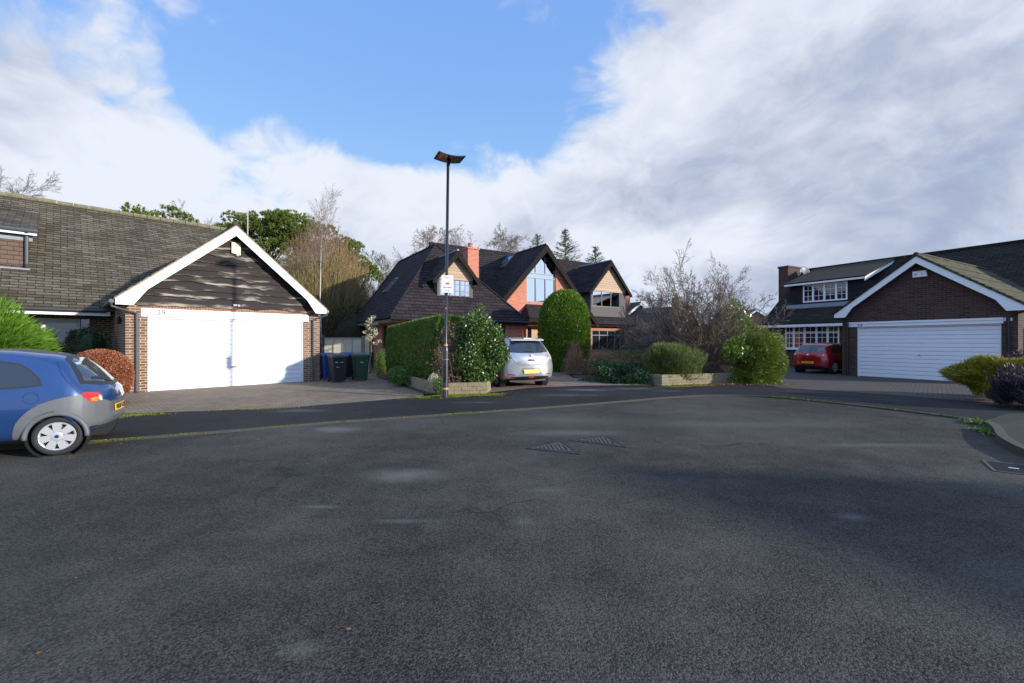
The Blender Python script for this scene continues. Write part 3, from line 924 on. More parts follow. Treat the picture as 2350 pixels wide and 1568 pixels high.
# gully grate by the right kerb
th = thing('gully_grate', 'slotted iron drain grate in the gutter by the raised right kerb', 'drain grate', (5.85, 5.05, 0))
mb = MB(); ang = R(52); ex = Vector((math.cos(ang), math.sin(ang), 0)); ey = Vector((-ex.y, ex.x, 0)); c0 = Vector((5.72, 4.95, 0))
def gb(mb, a0, a1, b0, b1, z0, z1):
    mb.hexa([c0 + ex * a + ey * b_ + Vector((0, 0, z)) for z in (z0, z1) for a, b_ in ((a0, b0), (a1, b0), (a1, b1), (a0, b1))])
for a0, a1, b0, b1 in ((-.28, .28, -.22, -.19), (-.28, .28, .19, .22), (-.28, -.25, -.19, .19), (.25, .28, -.19, .19)):
    gb(mb, a0, a1, b0, b1, -0.03, 0.008)
build(mb, 'frame', iron, th)
mb = MB()
for k in range(9):
    a = -.25 + .5 * (k + .5) / 9
    gb(mb, a - 0.012, a + 0.012, -.19, .19, -0.02, 0.006)
gb(mb, -.25, .25, -.19, .19, 0.0005, 0.0015)
build(mb, 'slots', black_rubber, th)
mb = MB(); gb(mb, -.01, .015, -.03, .05, 0.007, 0.009)
tag(build(mb, 'litter', sign_white, None), 'small white scrap of litter lying on the gully grate', 'litter')

# ================================================================== HOUSE 29 (left)
f29 = Fr(-10.41, 12.44, math.atan2(0.720, 0.694))
h29 = thing('brick_house', 'brown brick house number 29 with mossy tiled roof and a white double garage door', 'house', f29.p(2, -3, 0))
OV = 0.35
# garage walls
mb = MB()
f29.box(mb, -0.48, 0.0, -0.45, 0.0, 0, 2.52)
f29.box(mb, 4.29, 4.86, -0.45, 0.0, 0, 2.52)
f29.box(mb, 0.0, 4.29, -0.30, 0.0, 2.40, 2.42)
f29.box(mb, -0.48, -0.22, -6.5, -0.45, 0, 2.52)
f29.box(mb, 4.60, 4.86, -6.5, -0.45, 0, 2.52)
build(mb, 'garage_wall', brick29, h29)
mb = MB(); f29.box(mb, -0.14, 4.50, -0.3, 0.004, 2.42, 2.56)
build(mb, 'soldier_course', soldier, h29)
mb = MB(); f29.box(mb, -0.15, 4.45, -0.2, 0.028, 2.165, 2.40)
lint = build(mb, 'lintel', white_paint, h29)
# number
e = f29.p(0.30, 0.031, 2.285) - Vector(h29.location)
text('29', 'house_number', ink, lint, 0.21, e, (R(90), 0, f29.a), spacing=1.0)
# garage door with slats
mb = MB()
mb2 = MB()
f29.box(mb, 0.0, 0.05, -0.12, -0.03, 0, 2.165); f29.box(mb, 4.24, 4.29, -0.12, -0.03, 0, 2.165); f29.box(mb, 0.05, 4.24, -0.12, -0.03, 2.115, 2.165)
build(mb, 'door_frame', white_paint, h29)
n = 14
for k in range(n):
    a = 0.02 + (2.09 / n) * k; b_ = a + 2.09 / n - 0.014
    f29.box(mb2, 0.055, 4.235, -0.10, -0.065, a, b_)
    f29.box(mb2, 0.055, 4.235, -0.10, -0.096, b_, b_ + 0.014)
gd = build(mb2, 'garage_door', white_door, h29)
mb = MB()
f29.box(mb, 2.05, 2.23, -0.062, -0.045, 0.62, 0.66)
build(mb, 'handle', chrome, gd)
mb = MB(); f29.box(mb, 0.02, 4.27, -0.11, -0.03, 0.0, 0.02); build(mb, 'bottom_seal', black_rubber, gd)
# gable: backing + waney boards
ta, ha = 2.12, 5.06; sl = 0.873
def rk29(t): return ha - abs(t - ta) * sl
mb = MB(); f29.prism(mb, [(-0.40, 2.56), (4.66, 2.56), (4.66, rk29(4.66)), (ta, ha), (-0.40, rk29(-0.40))], -0.2, -0.02)
build(mb, 'gable_backing', dark_fascia, h29)
mb = MB()
rs = random.Random(5)
edgev = []
rows = [2.50, 2.76, 2.98, 3.20, 3.42, 3.64, 3.88, 4.12, 4.36, 4.62]
for i, hb in enumerate(rows):
    ht = (rows[i + 1] if i + 1 < len(rows) else 4.95) + 0.09
    hw = min(2.60, (ha - hb) / sl - 0.10)
    xa, xb = ta - hw, ta + hw
    N = 60
    ph = [rs.uniform(0, 6.28) for _ in range(5)]
    am = [rs.uniform(0.6, 1.0) for _ in range(5)]
    lo, hi = [], []
    for k in range(N + 1):
        x = xa + (xb - xa) * k / N
        wv_ = 0.030 * am[0] * math.sin(1.3 * x + ph[0]) + 0.026 * am[1] * math.sin(2.9 * x + ph[1]) + 0.014 * am[2] * math.sin(6.3 * x + ph[2]) + 0.008 * math.sin(14 * x + ph[3])
        wv_ += -0.05 * math.exp(-((x - (xa + (xb - xa) * (0.15 + 0.7 * am[4] * 0.8))) / 0.12) ** 2)
        wv_ += -0.035 * (x - ta) / 2.5 * 0.5
        lo.append((x, hb + wv_)); hi.append((x, min(ht + 0.02, rk29(x) + 0.0)))
    o_lo, o_hi = 0.060, 0.004
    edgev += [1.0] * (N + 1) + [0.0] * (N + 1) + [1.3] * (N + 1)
    vs = [f29.p(x, o_lo, z) for x, z in lo] + [f29.p(x, o_hi, max(z, z2 + 0.01)) for (x, z), (_, z2) in zip(hi, lo)] + [f29.p(x, o_lo - 0.026, z) for x, z in lo]
    M = N + 1
    fs = [(k, k + 1, M + k + 1, M + k) for k in range(N)] + [(2 * M + k, 2 * M + k + 1, k + 1, k) for k in range(N)]
    mb.add(vs, fs)
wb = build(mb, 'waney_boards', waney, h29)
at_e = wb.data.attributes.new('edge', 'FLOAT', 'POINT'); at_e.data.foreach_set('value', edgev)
# garage roof
b0 = 2.43
def slab29(o0, o1, side, drop=0.02, th=0.075, ext=0.0):
    hw = 2.86
    q = [f29.p(ta, o0, ha + 0.09), f29.p(ta, o1, ha + 0.09), f29.p(ta + side * hw, o1, ha + 0.09 - hw * sl), f29.p(ta + side * hw, o0, ha + 0.09 - hw * sl)]
    return q
mb = MB()
mb.slab(slab29(OV, -8.2, -1), 0.06); mb.slab(slab29(OV, -8.2, 1), 0.06)
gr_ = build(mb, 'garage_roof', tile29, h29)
mb = MB(); mb.tube([f29.p(ta, OV - 0.02, ha + 0.07), f29.p(ta, -8.2, ha + 0.07)], 0.075, 10); build(mb, 'ridge_tiles', tile29, gr_)
# bargeboards with widened feet
for s_ in (-1, 1):
    x = lambda d: ta + s_ * d
    poly = [(x(0), ha + 0.035), (x(2.83), ha + 0.035 - 2.83 * sl), (x(2.83), ha + 0.035 - 2.83 * sl - 0.17), (x(2.46), ha + 0.035 - 2.83 * sl - 0.17), (x(2.16), ha - 0.27 - 2.16 * sl), (x(0), ha - 0.27)]
    if s_ == -1: poly = poly[::-1]
    mb = MB(); f29.prism(mb, poly, OV - 0.035, OV + (0.003 if s_ > 0 else 0.0))
    build(mb, 'bargeboard', white_paint, h29)
    mb = MB()
    poly = [(x(0), ha + 0.062), (x(2.86), ha + 0.062 - 2.86 * sl), (x(2.86), ha + 0.037 - 2.86 * sl), (x(0), ha + 0.037)]
    if s_ == -1: poly = poly[::-1]
    f29.prism(mb, poly, OV - 0.10, OV + 0.022); build(mb, 'verge', plain('verge_mortar%d' % s_, (0.30, 0.21, 0.13), 0.9, var=0.5, scale=20), h29)
    # soffit under the overhang
    mb = MB(); q = [f29.p(x(0), OV - 0.036, ha - 0.02), f29.p(x(0), 0.0, ha - 0.02), f29.p(x(2.8), 0.0, ha - 0.02 - 2.8 * sl), f29.p(x(2.8), OV - 0.036, ha - 0.02 - 2.8 * sl)]
    mb.slab(q, 0.02); build(mb, 'soffit', dark_fascia, h29)
# gutters, downpipes
for s_, tt in ((-1, -0.24), (1, 4.60)):
    te = ta + s_ * 2.90; he = ha - 2.86 * sl - 0.02
    mb = MB()
    mb.tube([f29.p(te, OV - 0.05, he), f29.p(te, -6.3 if s_ > 0 else -2.6, he)], 0.055, 10)
    gt = build(mb, 'gutter', grey_plastic, h29)
    mb = MB()
    hh = he - 0.07
    mb.tube([f29.p(te, OV - 0.10, he - 0.03), f29.p(te, OV - 0.12, hh - 0.06), f29.p(tt, 0.06, hh - 0.24), f29.p(tt, 0.055, 0.05), f29.p(tt, 0.09, 0.02)], 0.036, 10)
    for z in (0.25, 1.2, 2.0):
        f29.box(mb, tt - 0.05, tt + 0.05, 0.0, 0.05, z, z + 0.04)
    build(mb, 'downpipe', grey_plastic, h29)
# alarm box
mb = MB()
at_ = f29.t(541, 0.06)
f29.prism(mb, [(at_ - 0.125, 4.27), (at_ + 0.125, 4.22), (at_ + 0.125, 4.60), (at_ - 0.125, 4.62)], 0.0, 0.11)
ab = build(mb, 'alarm_box', cream_plastic, h29)
for x0, z0, l, m_, nm_ in ((-0.10, 4.52, .055, ink_grey, 'vent_slot'), (-0.10, 4.55, .055, ink_grey, 'vent_slot'), (0.0, 4.50, .05, ink_grey, 'lettering'), (0.01, 4.46, .04, ink_grey, 'lettering'), (0.0, 4.40, .05, ink_grey, 'lettering')):
    mb = MB(); f29.box(mb, at_ + x0, at_ + x0 + l, 0.11, 0.1135, z0, z0 + 0.009); build(mb, nm_, m_, ab)
mb = MB(); mb.lathe(f29.p(at_ + 0.05, 0.06, 4.25), (0, 0, -1), [(0, 0.05), (0.03, 0.05), (0.06, 0.03), (0.065, 0.0)], 14); build(mb, 'lamp', clear_lens, ab)
# small sensor lamp under the boards
tl = f29.t(546, 0.1)
mb = MB(); f29.box(mb, tl - 0.12, tl - 0.02, 0.03, 0.10, 2.58, 2.64); mb.lathe(f29.p(tl + 0.02, 0.06, 2.60), f29.n, [(0, 0.0), (0, 0.035), (0.05, 0.04), (0.075, 0.03), (0.09, 0.0)], 16)
build(mb, 'security_light', plain('white_sensor', (0.6, 0.6, 0.6), 0.3), h29)
# side lamp
mb = MB(); p0 = f29.p(-0.50, -0.5, 1.95); mb.lathe(p0 - f29.u * 0.08, (0, 0, 1), [(0, 0.02), (0.0, 0.05), (0.16, 0.065), (0.2, 0.03), (0.24, 0.0)], 8); build(mb, 'wall_lamp', black_paint, h29)

# main range of 29
E0, HE, PS = -3.26, 2.47, 0.839      # eaves line offset, height, slope
OR_, HR = E0 - 5.2, 2.47 + 5.2 * 0.839
t0, t1 = -14.0, 4.05
mb = MB()
mb.slab([f29.p(t0, E0, HE), f29.p(t1, E0, HE), f29.p(t1, OR_, HR), f29.p(t0, OR_, HR)], 0.08)
mb.slab([f29.p(t0, OR_ - 5.2, HE), f29.p(t1, OR_ - 5.2, HE), f29.p(t1, OR_, HR), f29.p(t0, OR_, HR)], 0.08)
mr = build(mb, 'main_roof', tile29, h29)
mb = MB()
for k in range(40):
    a = t0 + (t1 - t0) * k / 40; b_ = t0 + (t1 - t0) * (k + 1) / 40 - 0.02
    z = HR + 0.02 + rs.uniform(-0.008, 0.012)
    mb.tube([f29.p(a, OR_, z), f29.p(b_, OR_, z)], 0.10, 10)
build(mb, 'ridge_tiles', plain('mossy_ridge', (0.16, 0.15, 0.09), 0.9, var=0.8, scale=6, bump=0.6), mr)
WO = -4.25
mb = MB()
dt0, dt1 = f29.t(102, WO), f29.t(184, WO)
st0 = f29.t(184, WO) + 0.02; st1 = f29.t(206, WO)
wall_with_openings(f29, mb, -13.6, -0.48, 0, HE + 0.2, WO - 0.25, WO, [(dt0 - 0.9, dt1, 0.0, 2.2), (st0, st1, 0.0, 2.2)])
f29.prism(mb, [(0, 0), (0.01, 0), (0.01, 0.01), (0, 0.01)], WO, WO + 0.01)
f29.box(mb, -13.6, 3.8, WO - 8.8, WO - 8.55, 0, HE)
build(mb, 'wall', brick29, h29)
mb = MB()
sd = [(E0 - 0.4, HE - 0.1), (E0 - 10.0, HE - 0.1), (OR_, HR - 0.15)]
for tt in (3.65,):
    mb.prism([f29.p(tt, a, b_) for a, b_ in sd], [f29.p(tt + 0.2, a, b_) for a, b_ in sd])
    f29.box(mb, tt, tt + 0.2, E0 - 10.0, -4.0, 0, HE)
build(mb, 'gable_wall', brick29, h29)
# porch: door, letter plate, side glass
doorf = MB()
for a, b_, c, d in ((dt0 - 0.9, dt0 - 0.82, 0, 2.2), (dt0 - 0.08, dt0 + 0.02, 0, 2.2), (dt1 - 0.09, dt1, 0, 2.2), (dt0 + 0.02, dt1 - 0.09, 2.06, 2.2), (dt0 + 0.02, dt1 - 0.09, 0, 0.14), (dt0 + 0.02, dt1 - 0.09, 0.62, 0.86), (dt0 - 0.82, dt0 - 0.08, 2.08, 2.2), (dt0 - 0.82, dt0 - 0.08, 0, 0.6)):
    f29.box(doorf, a, b_, WO - 0.12, WO - 0.03, c, d)
fd = build(doorf, 'front_door', white_paint, h29)
mb = MB(); f29.box(mb, dt0 - 0.82, dt1 - 0.09, WO - 0.10, WO - 0.08, 0.14, 2.08); build(mb, 'pane', house_glass, fd)
mb = MB(); c = (dt0 + dt1) / 2; f29.box(mb, c - 0.05, c + 0.22, WO - 0.031, WO - 0.02, 0.70, 0.77); build(mb, 'letter_plate', ink, fd)
mb = MB(); f29.box(mb, st0, st1, WO - 0.12, WO - 0.1, 0.0, 2.2); build(mb, 'side_pane', house_glass, h29)
mb = MB(); f29.box(mb, -13.6, -0.48, WO, E0 - 0.02, HE - 0.16, HE - 0.13); build(mb, 'soffit', soffit, h29)
mb = MB(); f29.box(mb, t0, -0.60, E0 - 0.02, E0 + 0.012, HE - 0.19, HE - 0.055); build(mb, 'fascia', white_paint, h29)
mb = MB(); mb.tube([f29.p(t0, E0 + 0.07, HE - 0.04), f29.p(-0.70, E0 + 0.07, HE - 0.04)], 0.055, 8); build(mb, 'gutter', black_plastic, h29)
# dormer of 29
DO = -4.95
dtR = f29.t(75, DO)
mb = MB(); f29.box(mb, -9, dtR - 0.12, DO - 2.2, DO, 3.70, 4.86); dm = build(mb, 'dormer', tilehang, h29)
mb = MB()
mb.slab([f29.p(-9.2, DO + 0.25, 5.06), f29.p(dtR + 0.12, DO + 0.25, 5.06), f29.p(dtR + 0.12, DO - 3.0, 6.27), f29.p(-9.2, DO - 3.0, 6.27)], 0.07)
build(mb, 'dormer_roof', tile29, dm)
mb = MB(); f29.box(mb, -9.2, dtR + 0.10, DO + 0.19, DO + 0.225, 4.87, 5.0); build(mb, 'fascia', white_paint, dm)
mb = MB(); f29.box(mb, -9.2, dtR - 0.0, DO + 0.0, DO + 0.02, 4.70, 4.87); f29.box(mb, -9.0, dtR - 0.05, DO + 0.0, DO + 0.16, 3.73, 3.80)
build(mb, 'flashing', lead, dm)
mb = MB(); f29.box(mb, -9.0, -8.9, DO, DO + 0.01, 4.7, 4.8); mb.tube([f29.p(-9.2, DO + 0.29, 5.0), f29.p(dtR + 0.12, DO + 0.29, 5.0)], 0.05, 8)
tp = f29.t(61, DO + 0.08)
mb.tube([f29.p(tp, DO + 0.27, 4.98), f29.p(tp, DO + 0.10, 4.85), f29.p(tp, DO + 0.10, 3.95), f29.p(tp + 0.02, DO + 0.25, 3.86)], 0.045, 8)
build(mb, 'downpipe', grey_plastic, dm)
# tv aerial
pa = hit(568, 532, f29.p(3.3, 0, 0), f29.u); pa = Vector((-11.05, 18.2, 0))
hb, ht = zh(545, 18.2), zh(484, 18.2)
ae = thing('tv_aerial', 'thin roof aerial on a pale pole behind the garage gable of number 29', 'aerial', (pa.x, pa.y, 3.2))
mb = MB(); mb.tube([(pa.x, pa.y, 3.2), (pa.x, pa.y, ht)], 0.02, 8); build(mb, 'pole', plain('galvanised', (0.5, 0.47, 0.4), 0.5), ae)
mb = MB(); mb.tube([(pa.x + 0.1, pa.y, ht - 0.1), (pa.x - 0.95, pa.y + 0.1, ht - 0.06)], 0.012, 6)
for k in range(12):
    x = pa.x - 0.05 - 0.08 * k; hl = 0.16 - 0.006 * k
    mb.tube([(x, pa.y + 0.05 - hl, ht - 0.1), (x, pa.y + 0.05 + hl, ht - 0.1 + 0.02)], 0.006, 4)
build(mb, 'antenna', ink_grey, ae)
mb = MB(); mb.tube([f29.p(0, 0, 0), f29.p(0, 0, 0.001)], 0.001, 3)

# ================================================================== CENTRAL HOUSE
fc = Fr(-5.27, 18.87, R(33.0))
hc = thing('brick_house', 'red brick house with steep charcoal roofs, a tall glazed gable and two gabled dormers', 'house', fc.p(8, -4, 0))
S = 1.167
P = fc.p
ds = {}
mb = MB()
lp = [P(0, 0, 2.5), P(3.66, -3.65, 6.77), P(3.66, -9.7, 6.77), P(0, -6.9, 2.5)]
mb.slab(lp, 0.07)
mb.slab([P(0, 0, 2.5), P(7.32, 0, 2.5), P(3.66, -3.65, 6.77)], 0.068)
mb.slab([P(7.32, 0, 2.5), P(7.32, -7.5, 2.5), P(3.66, -9.7, 6.77), P(3.66, -3.65, 6.77)], 0.066)
mb.slab([P(0, -6.9, 2.5), P(3.66, -9.7, 6.77), P(7.32, -7.5, 2.5)], 0.064)
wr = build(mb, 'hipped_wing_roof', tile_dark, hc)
mb = MB()
for a, b_ in ((P(0, 0, 2.52), P(3.66, -3.65, 6.79)), (P(7.32, 0, 2.52), P(3.66, -3.65, 6.79)), (P(3.66, -3.65, 6.79), P(3.66, -9.7, 6.79)), (P(0, -6.9, 2.52), P(3.66, -9.7, 6.79))):
    mb.tube([a, b_], 0.055, 8)
build(mb, 'ridge_tiles', tile_dark, wr)
# main range roof
EM, HM, RM, HRM = -1.7, 2.65, -5.7, 7.3
mb = MB()
mb.slab([P(4.4, EM - 0.001, HM), P(17.5, EM, HM), P(17.5, RM, HRM), P(4.1, RM, HRM)], 0.072)
mb.slab([P(4.4, RM - 4, HM), P(17.5, RM - 4, HM), P(17.5, RM, HRM), P(4.1, RM, HRM)], 0.072)
mrc = build(mb, 'main_roof', tile_dark, hc)
mb = MB(); mb.tube([P(4.1, RM, HRM + 0.02), P(17.5, RM, HRM + 0.02)], 0.07, 8); build(mb, 'ridge_tiles', tile_dark, mrc)
# tall gable
GA, GH, GW, GO = 9.34, 7.0, 4.03, -1.35
gs = (7.0 - 2.57) / 4.03
mb = MB()
mb.slab([P(GA, GO + 0.33, GH), P(GA, RM + 0.2, GH), P(GA - GW, RM + 0.2, 2.57), P(GA - GW, GO + 0.33, 2.57)], 0.07)
mb.slab([P(GA, GO + 0.33, GH), P(GA, RM + 0.2, GH), P(GA + GW, RM + 0.2, 2.57), P(GA + GW, GO + 0.33, 2.57)], 0.07)
gg = build(mb, 'gable_roof', tile_dark, hc)
mb = MB(); mb.tube([P(GA, GO + 0.33, GH + 0.02), P(GA, RM, GH + 0.02)], 0.06, 8); build(mb, 'ridge_tiles', dark_metal, gg)


def barge(fr, parent, ta, ha, hw, sl, o, w_=0.26, th=0.05, foot=0.18, mat=dark_fascia):
    for s_ in (-1, 1):
        x = lambda d: ta + s_ * d
        poly = [(x(0), ha), (x(hw), ha - hw * sl), (x(hw), ha - hw * sl - foot), (x(hw - 0.22), ha - hw * sl - foot), (x(hw - 0.30), ha - (hw - 0.30) * sl - w_ * 1.25), (x(0), ha - w_ * 1.5)]
        if s_ == -1: poly = poly[::-1]
        q = MB(); fr.prism(q, poly, o - th, o + (0.003 if s_ > 0 else 0))
        build(q, 'bargeboard', mat, parent)


barge(fc, hc, GA, GH - 0.03, GW + 0.02, gs, GO + 0.34, 0.27)
# gable wall round the big window
wt0, wt1 = fc.t(1208.4, GO), fc.t(1275.4, GO)
wm = (wt0 + wt1) / 2
def gh(t, d=0.12): return GH - abs(t - GA) * gs - d
mb = MB()
fc.prism(mb, [(GA - GW + 0.3, 2.45), (wt0, 2.45), (wt0, gh(wt0)), (GA - GW + 0.3, gh(GA - GW + 0.3))], GO - 0.3, GO)
fc.prism(mb, [(wt1, 2.45), (GA + GW - 0.3, 2.45), (GA + GW - 0.3, gh(GA + GW - 0.3)), (wt1, gh(wt1))], GO - 0.3, GO)
fc.prism(mb, [(wt0, 2.45), (wt1, 2.45), (wt1, 3.67), (wt0, 3.67)], GO - 0.3, GO)
fc.box(mb, 7.0, 8.15, GO - 0.3, GO, 0, 2.45)
fc.box(mb, 9.6, 13.0, GO - 0.3, GO, 0, 2.45)
fc.box(mb, 8.15, 9.6, GO - 0.3, GO, 2.25, 2.45)
build(mb, 'gable_wall', brick_red, hc)
# big gable window
f = MB(); fw = 0.06
o1, o0 = GO - 0.05, GO - 0.14
topc = gh(wm, 0.50)
def wh(t): return gh(t, 0.45)
fc.box(f, wt0, wt0 + fw, o0, o1, 3.67, wh(wt0)); fc.box(f, wt1 - fw, wt1, o0, o1, 3.67, wh(wt1))
fc.box(f, wt0, wt1, o0, o1 + 0.001, 3.67, 3.67 + fw)
fc.box(f, wt0 + fw, wt1 - fw, o0, o1 - 0.002, 5.06, 5.06 + 0.05); fc.box(f, wt0 + fw, wt1 - fw, o0, o1 - 0.002, 5.32, 5.37)
for k in (1, 2):
    x = wt0 + (wt1 - wt0) * k / 3
    fc.box(f, x - 0.035, x + 0.035, o0, o1 - 0.004, 3.67 + fw, 5.06); fc.box(f, x - 0.035, x + 0.035, o0, o1 - 0.004, 5.37, wh(x))
fc.prism(f, [(wt0, wh(wt0) - 0.05), (GA, wh(GA) - 0.05), (GA, wh(GA) + 0.05), (wt0, wh(wt0) + 0.05)], o0, o1 + 0.002)
fc.prism(f, [(GA, wh(GA) - 0.05), (wt1, wh(wt1) - 0.05), (wt1, wh(wt1) + 0.05), (GA, wh(GA) + 0.05)], o0, o1 + 0.004)
bw = build(f, 'window', dark_metal, hc)
g = MB(); fc.prism(g, [(wt0 + .03, 3.70), (wt1 - .03, 3.70), (wt1 - .03, wh(wt1)), (GA, wh(GA)), (wt0 + .03, wh(wt0))], o0 + 0.03, o0 + 0.04)
build(g, 'pane', reflect_glass, bw)
# filler between window head and roof
mb = MB()
fc.prism(mb, [(wt0, wh(wt0) + 0.05), (GA, wh(GA) + 0.05), (GA, gh(GA)), (wt0, gh(wt0))], GO - 0.3, GO - 0.01)
fc.prism(mb, [(GA, wh(GA) + 0.05), (wt1, wh(wt1) + 0.05), (wt1, gh(wt1)), (GA, gh(GA))], GO - 0.3, GO - 0.01)
build(mb, 'window_head', dark_fascia, hc)
# wing walls
wl0, wl1 = 0.35, fc.t(1200, -0.35)
kt0, kt1 = fc.t(1112, -0.35), fc.t(1160, -0.35)
mb = MB()
wall_with_openings(fc, mb, wl0, wl1, 0, 2.45, -0.65, -0.35, [(kt0, kt1, 0.95, 2.27)])
fc.box(mb, wl1 - 0.3, wl1, -3.5, -0.65, 0, 2.45)
so0 = [(fc.depth(px, wl0)) for px in (850, 857, 876.5, 889)]
sw = sorted([(so0[0], so0[1]), (so0[2], so0[3])], key=lambda q: q[0])
c = -7.0
for a, b_ in sw:
    a, b_ = min(a, b_), max(a, b_)
    if a > c:
        fc.box(mb, wl0, wl0 + 0.3, c, a, 0, 2.45)
    fc.box(mb, wl0, wl0 + 0.3, a, b_, 0, 0.75); fc.box(mb, wl0, wl0 + 0.3, a, b_, 2.2, 2.45)
    c = b_
fc.box(mb, wl0, wl0 + 0.3, c, -0.65, 0, 2.45)
fc.box(mb, wl0, 7.0, -7.2, -7.0, 0, 2.45)
build(mb, 'wall', brick_red, hc)
for a, b_ in sw:
    a, b_ = min(a, b_), max(a, b_)
    q = MB(); fc.box(q, wl0 + 0.08, wl0 + 0.13, a, b_, 0.75, 2.2); build(q, 'window', house_glass, hc)
window(fc, hc, kt0, kt1, 0.95, 2.27, -0.40, 2, dark_metal, house_glass)
# eaves boards
mb = MB(); fc.box(mb, 0.02, 7.30, -0.03, -0.001, 2.30, 2.43); build(mb, 'fascia', dark_fascia, hc)
mb = MB(); fc.box(mb, 0.02, 0.05, -6.9, -0.04, 2.28, 2.43); fc.box(mb, 0.05, 0.35, -6.9, -0.36, 2.30, 2.33); fc.box(mb, 0.05, 7.28, -0.345, -0.035, 2.305, 2.33)
fc.box(mb, 7.27, 7.30, -3, -0.04, 2.28, 2.43)
build(mb, 'soffit', soffit, hc)
mb = MB(); mb.tube([P(0.0, 0.07, 2.45), P(7.4, 0.07, 2.45)], 0.055, 8); build(mb, 'gutter', black_paint, hc)
mb = MB(); mb.tube([P(13.5, EM + 0.07, HM - 0.05), P(17.5, EM + 0.07, HM - 0.05)], 0.055, 8); build(mb, 'gutter', black_paint, hc); mb = MB()
mb.tube([P(1.35, 0.05, 2.4), P(1.35, -0.28, 2.25), P(1.35, -0.28, 0.1)], 0.035, 8)
build(mb, 'downpipe', black_paint, hc)
# right range walls and window
rt0, rt1 = fc.t(1358.6, -2.05), fc.t(1435, -2.05)
re = fc.t(1449, -2.05)
mb = MB()
wall_with_openings(fc, mb, 13.0, re, 0, 2.6, -2.35, -2.05, [(rt0, rt1, 0.85, 2.22)])
fc.box(mb, re - 0.3, re, -9.5, -2.35, 0, 2.6)
rp = [(-2.1, 2.6), (-9.3, 2.6), (RM, HRM - 0.2)]
mb.prism([P(re - 0.3, a, b_) for a, b_ in rp], [P(re, a, b_) for a, b_ in rp])
fc.box(mb, 12.7, 13.0, -2.3, -1.35, 0, 2.45)
build(mb, 'right_wall', brick_red, hc)
window(fc, hc, rt0, rt1, 0.85, 2.22, -2.08, 5, mid_frame, house_glass, 0.07, transom=1.86, colw=(0, 0.22, 0.46, 0.68, 0.85, 1.0), sill=0.06)
mb = MB(); fc.box(mb, 13.4, 17.45, EM - 0.03, EM - 0.001, HM - 0.22, HM - 0.08); build(mb, 'fascia', dark_fascia, hc)
mb = MB(); fc.box(mb, 13.0, 17.4, -2.05, EM - 0.04, HM - 0.2, HM - 0.17); build(mb, 'soffit', dark_fascia, hc)
# wall lamp on the right brick pier
lt = fc.t(1441, -2.0)
mb = MB(); mb.tube([P(lt, -2.05, 2.05), P(lt, -1.85, 2.12), P(lt, -1.82, 2.05)], 0.015, 6); mb.lathe(P(lt, -1.82, 2.08), (0, 0, -1), [(0, 0.02), (0.05, 0.04), (0.12, 0.15), (0.14, 0.15)], 14)
build(mb, 'wall_lamp', black_paint, hc)


def gdormer(ta, half, o, hwall, hfoot, hap, back, w0, w1, wa, wb, cols, transom, bars, gm):
    dm = MB()
    fw_ = half - 0.33
    # cheeks and front frame wall
    wall_with_openings(fc, dm, ta - fw_, ta + fw_, hwall, hfoot + 0.1, o - 0.12, o, [(w0, w1, wa, wb)])
    fc.box(dm, ta - fw_, ta - fw_ + 0.1, back, o - 0.12, hwall, hfoot + 0.1); fc.box(dm, ta + fw_ - 0.1, ta + fw_, back, o - 0.12, hwall, hfoot + 0.1)
    d = build(dm, 'dormer', taupe, hc)
    sl_ = (hap - hfoot) / half
    q = MB(); q.slab([P(ta, o + 0.3, hap), P(ta, back - 1.2, hap), P(ta - half, back - 1.2, hfoot), P(ta - half, o + 0.3, hfoot)], 0.06)
    q.slab([P(ta, o + 0.3, hap), P(ta, back - 1.2, hap), P(ta + half, back - 1.2, hfoot), P(ta + half, o + 0.3, hfoot)], 0.06)
    build(q, 'dormer_roof', tile_dark, d)
    q = MB(); q.tube([P(ta, o + 0.3, hap + 0.02), P(ta, back - 1, hap + 0.02)], 0.05, 8); build(q, 'ridge_tiles', lead, d)
    for s_ in (-1, 1):
        x = lambda dd: ta + s_ * dd
        poly = [(x(0), hap - 0.01), (x(half + .02), hfoot - 0.03), (x(half + .02), hfoot - 0.17), (x(half - 0.18), hfoot - 0.17), (x(half - 0.26), hap - (half - 0.26) * sl_ - 0.27), (x(0), hap - 0.34)]
        if s_ == -1: poly = poly[::-1]
        q = MB(); fc.prism(q, poly, o + 0.26, o + 0.31 + (0.003 if s_ > 0 else 0)); build(q, 'bargeboard', dark_fascia, d)
    q = MB(); fc.prism(q, [(ta - fw_ + 0.02, hfoot + 0.1), (ta + fw_ - 0.02, hfoot + 0.1), (ta + fw_ - 0.02, hap - (fw_ - 0.02) * sl_ - 0.06), (ta, hap - 0.08), (ta - fw_ + 0.02, hap - (fw_ - 0.02) * sl_ - 0.06)], o - 0.1, o + 0.03)
    build(q, 'cladding', cedar, d)
    window(fc, d, w0, w1, wa, wb, o - 0.02, cols, dark_metal, gm, 0.055, transom=transom, bars=bars, barw=0.03)


lw0, lw1 = fc.t(1009, -1.0), fc.t(1080, -1.0)
gdormer((fc.t(1000.7, -1) + fc.t(1087.8, -1)) / 2, 1.30, -1.0, 3.55, 4.40, 5.93, -2.6, lw0, lw1, zh(682.6, 21.6), 4.62, 3, None, (2, 3), reflect_glass)
rw0, rw1 = fc.t(1360, -2.0), fc.t(1423, -2.0)
gdormer((fc.t(1356, -2) + fc.t(1435, -2)) / 2, 1.92, -2.0, 3.08, 4.62, 6.78, -3.8, rw0, rw1, 3.72, 5.0, 3, None, None, reflect_glass)
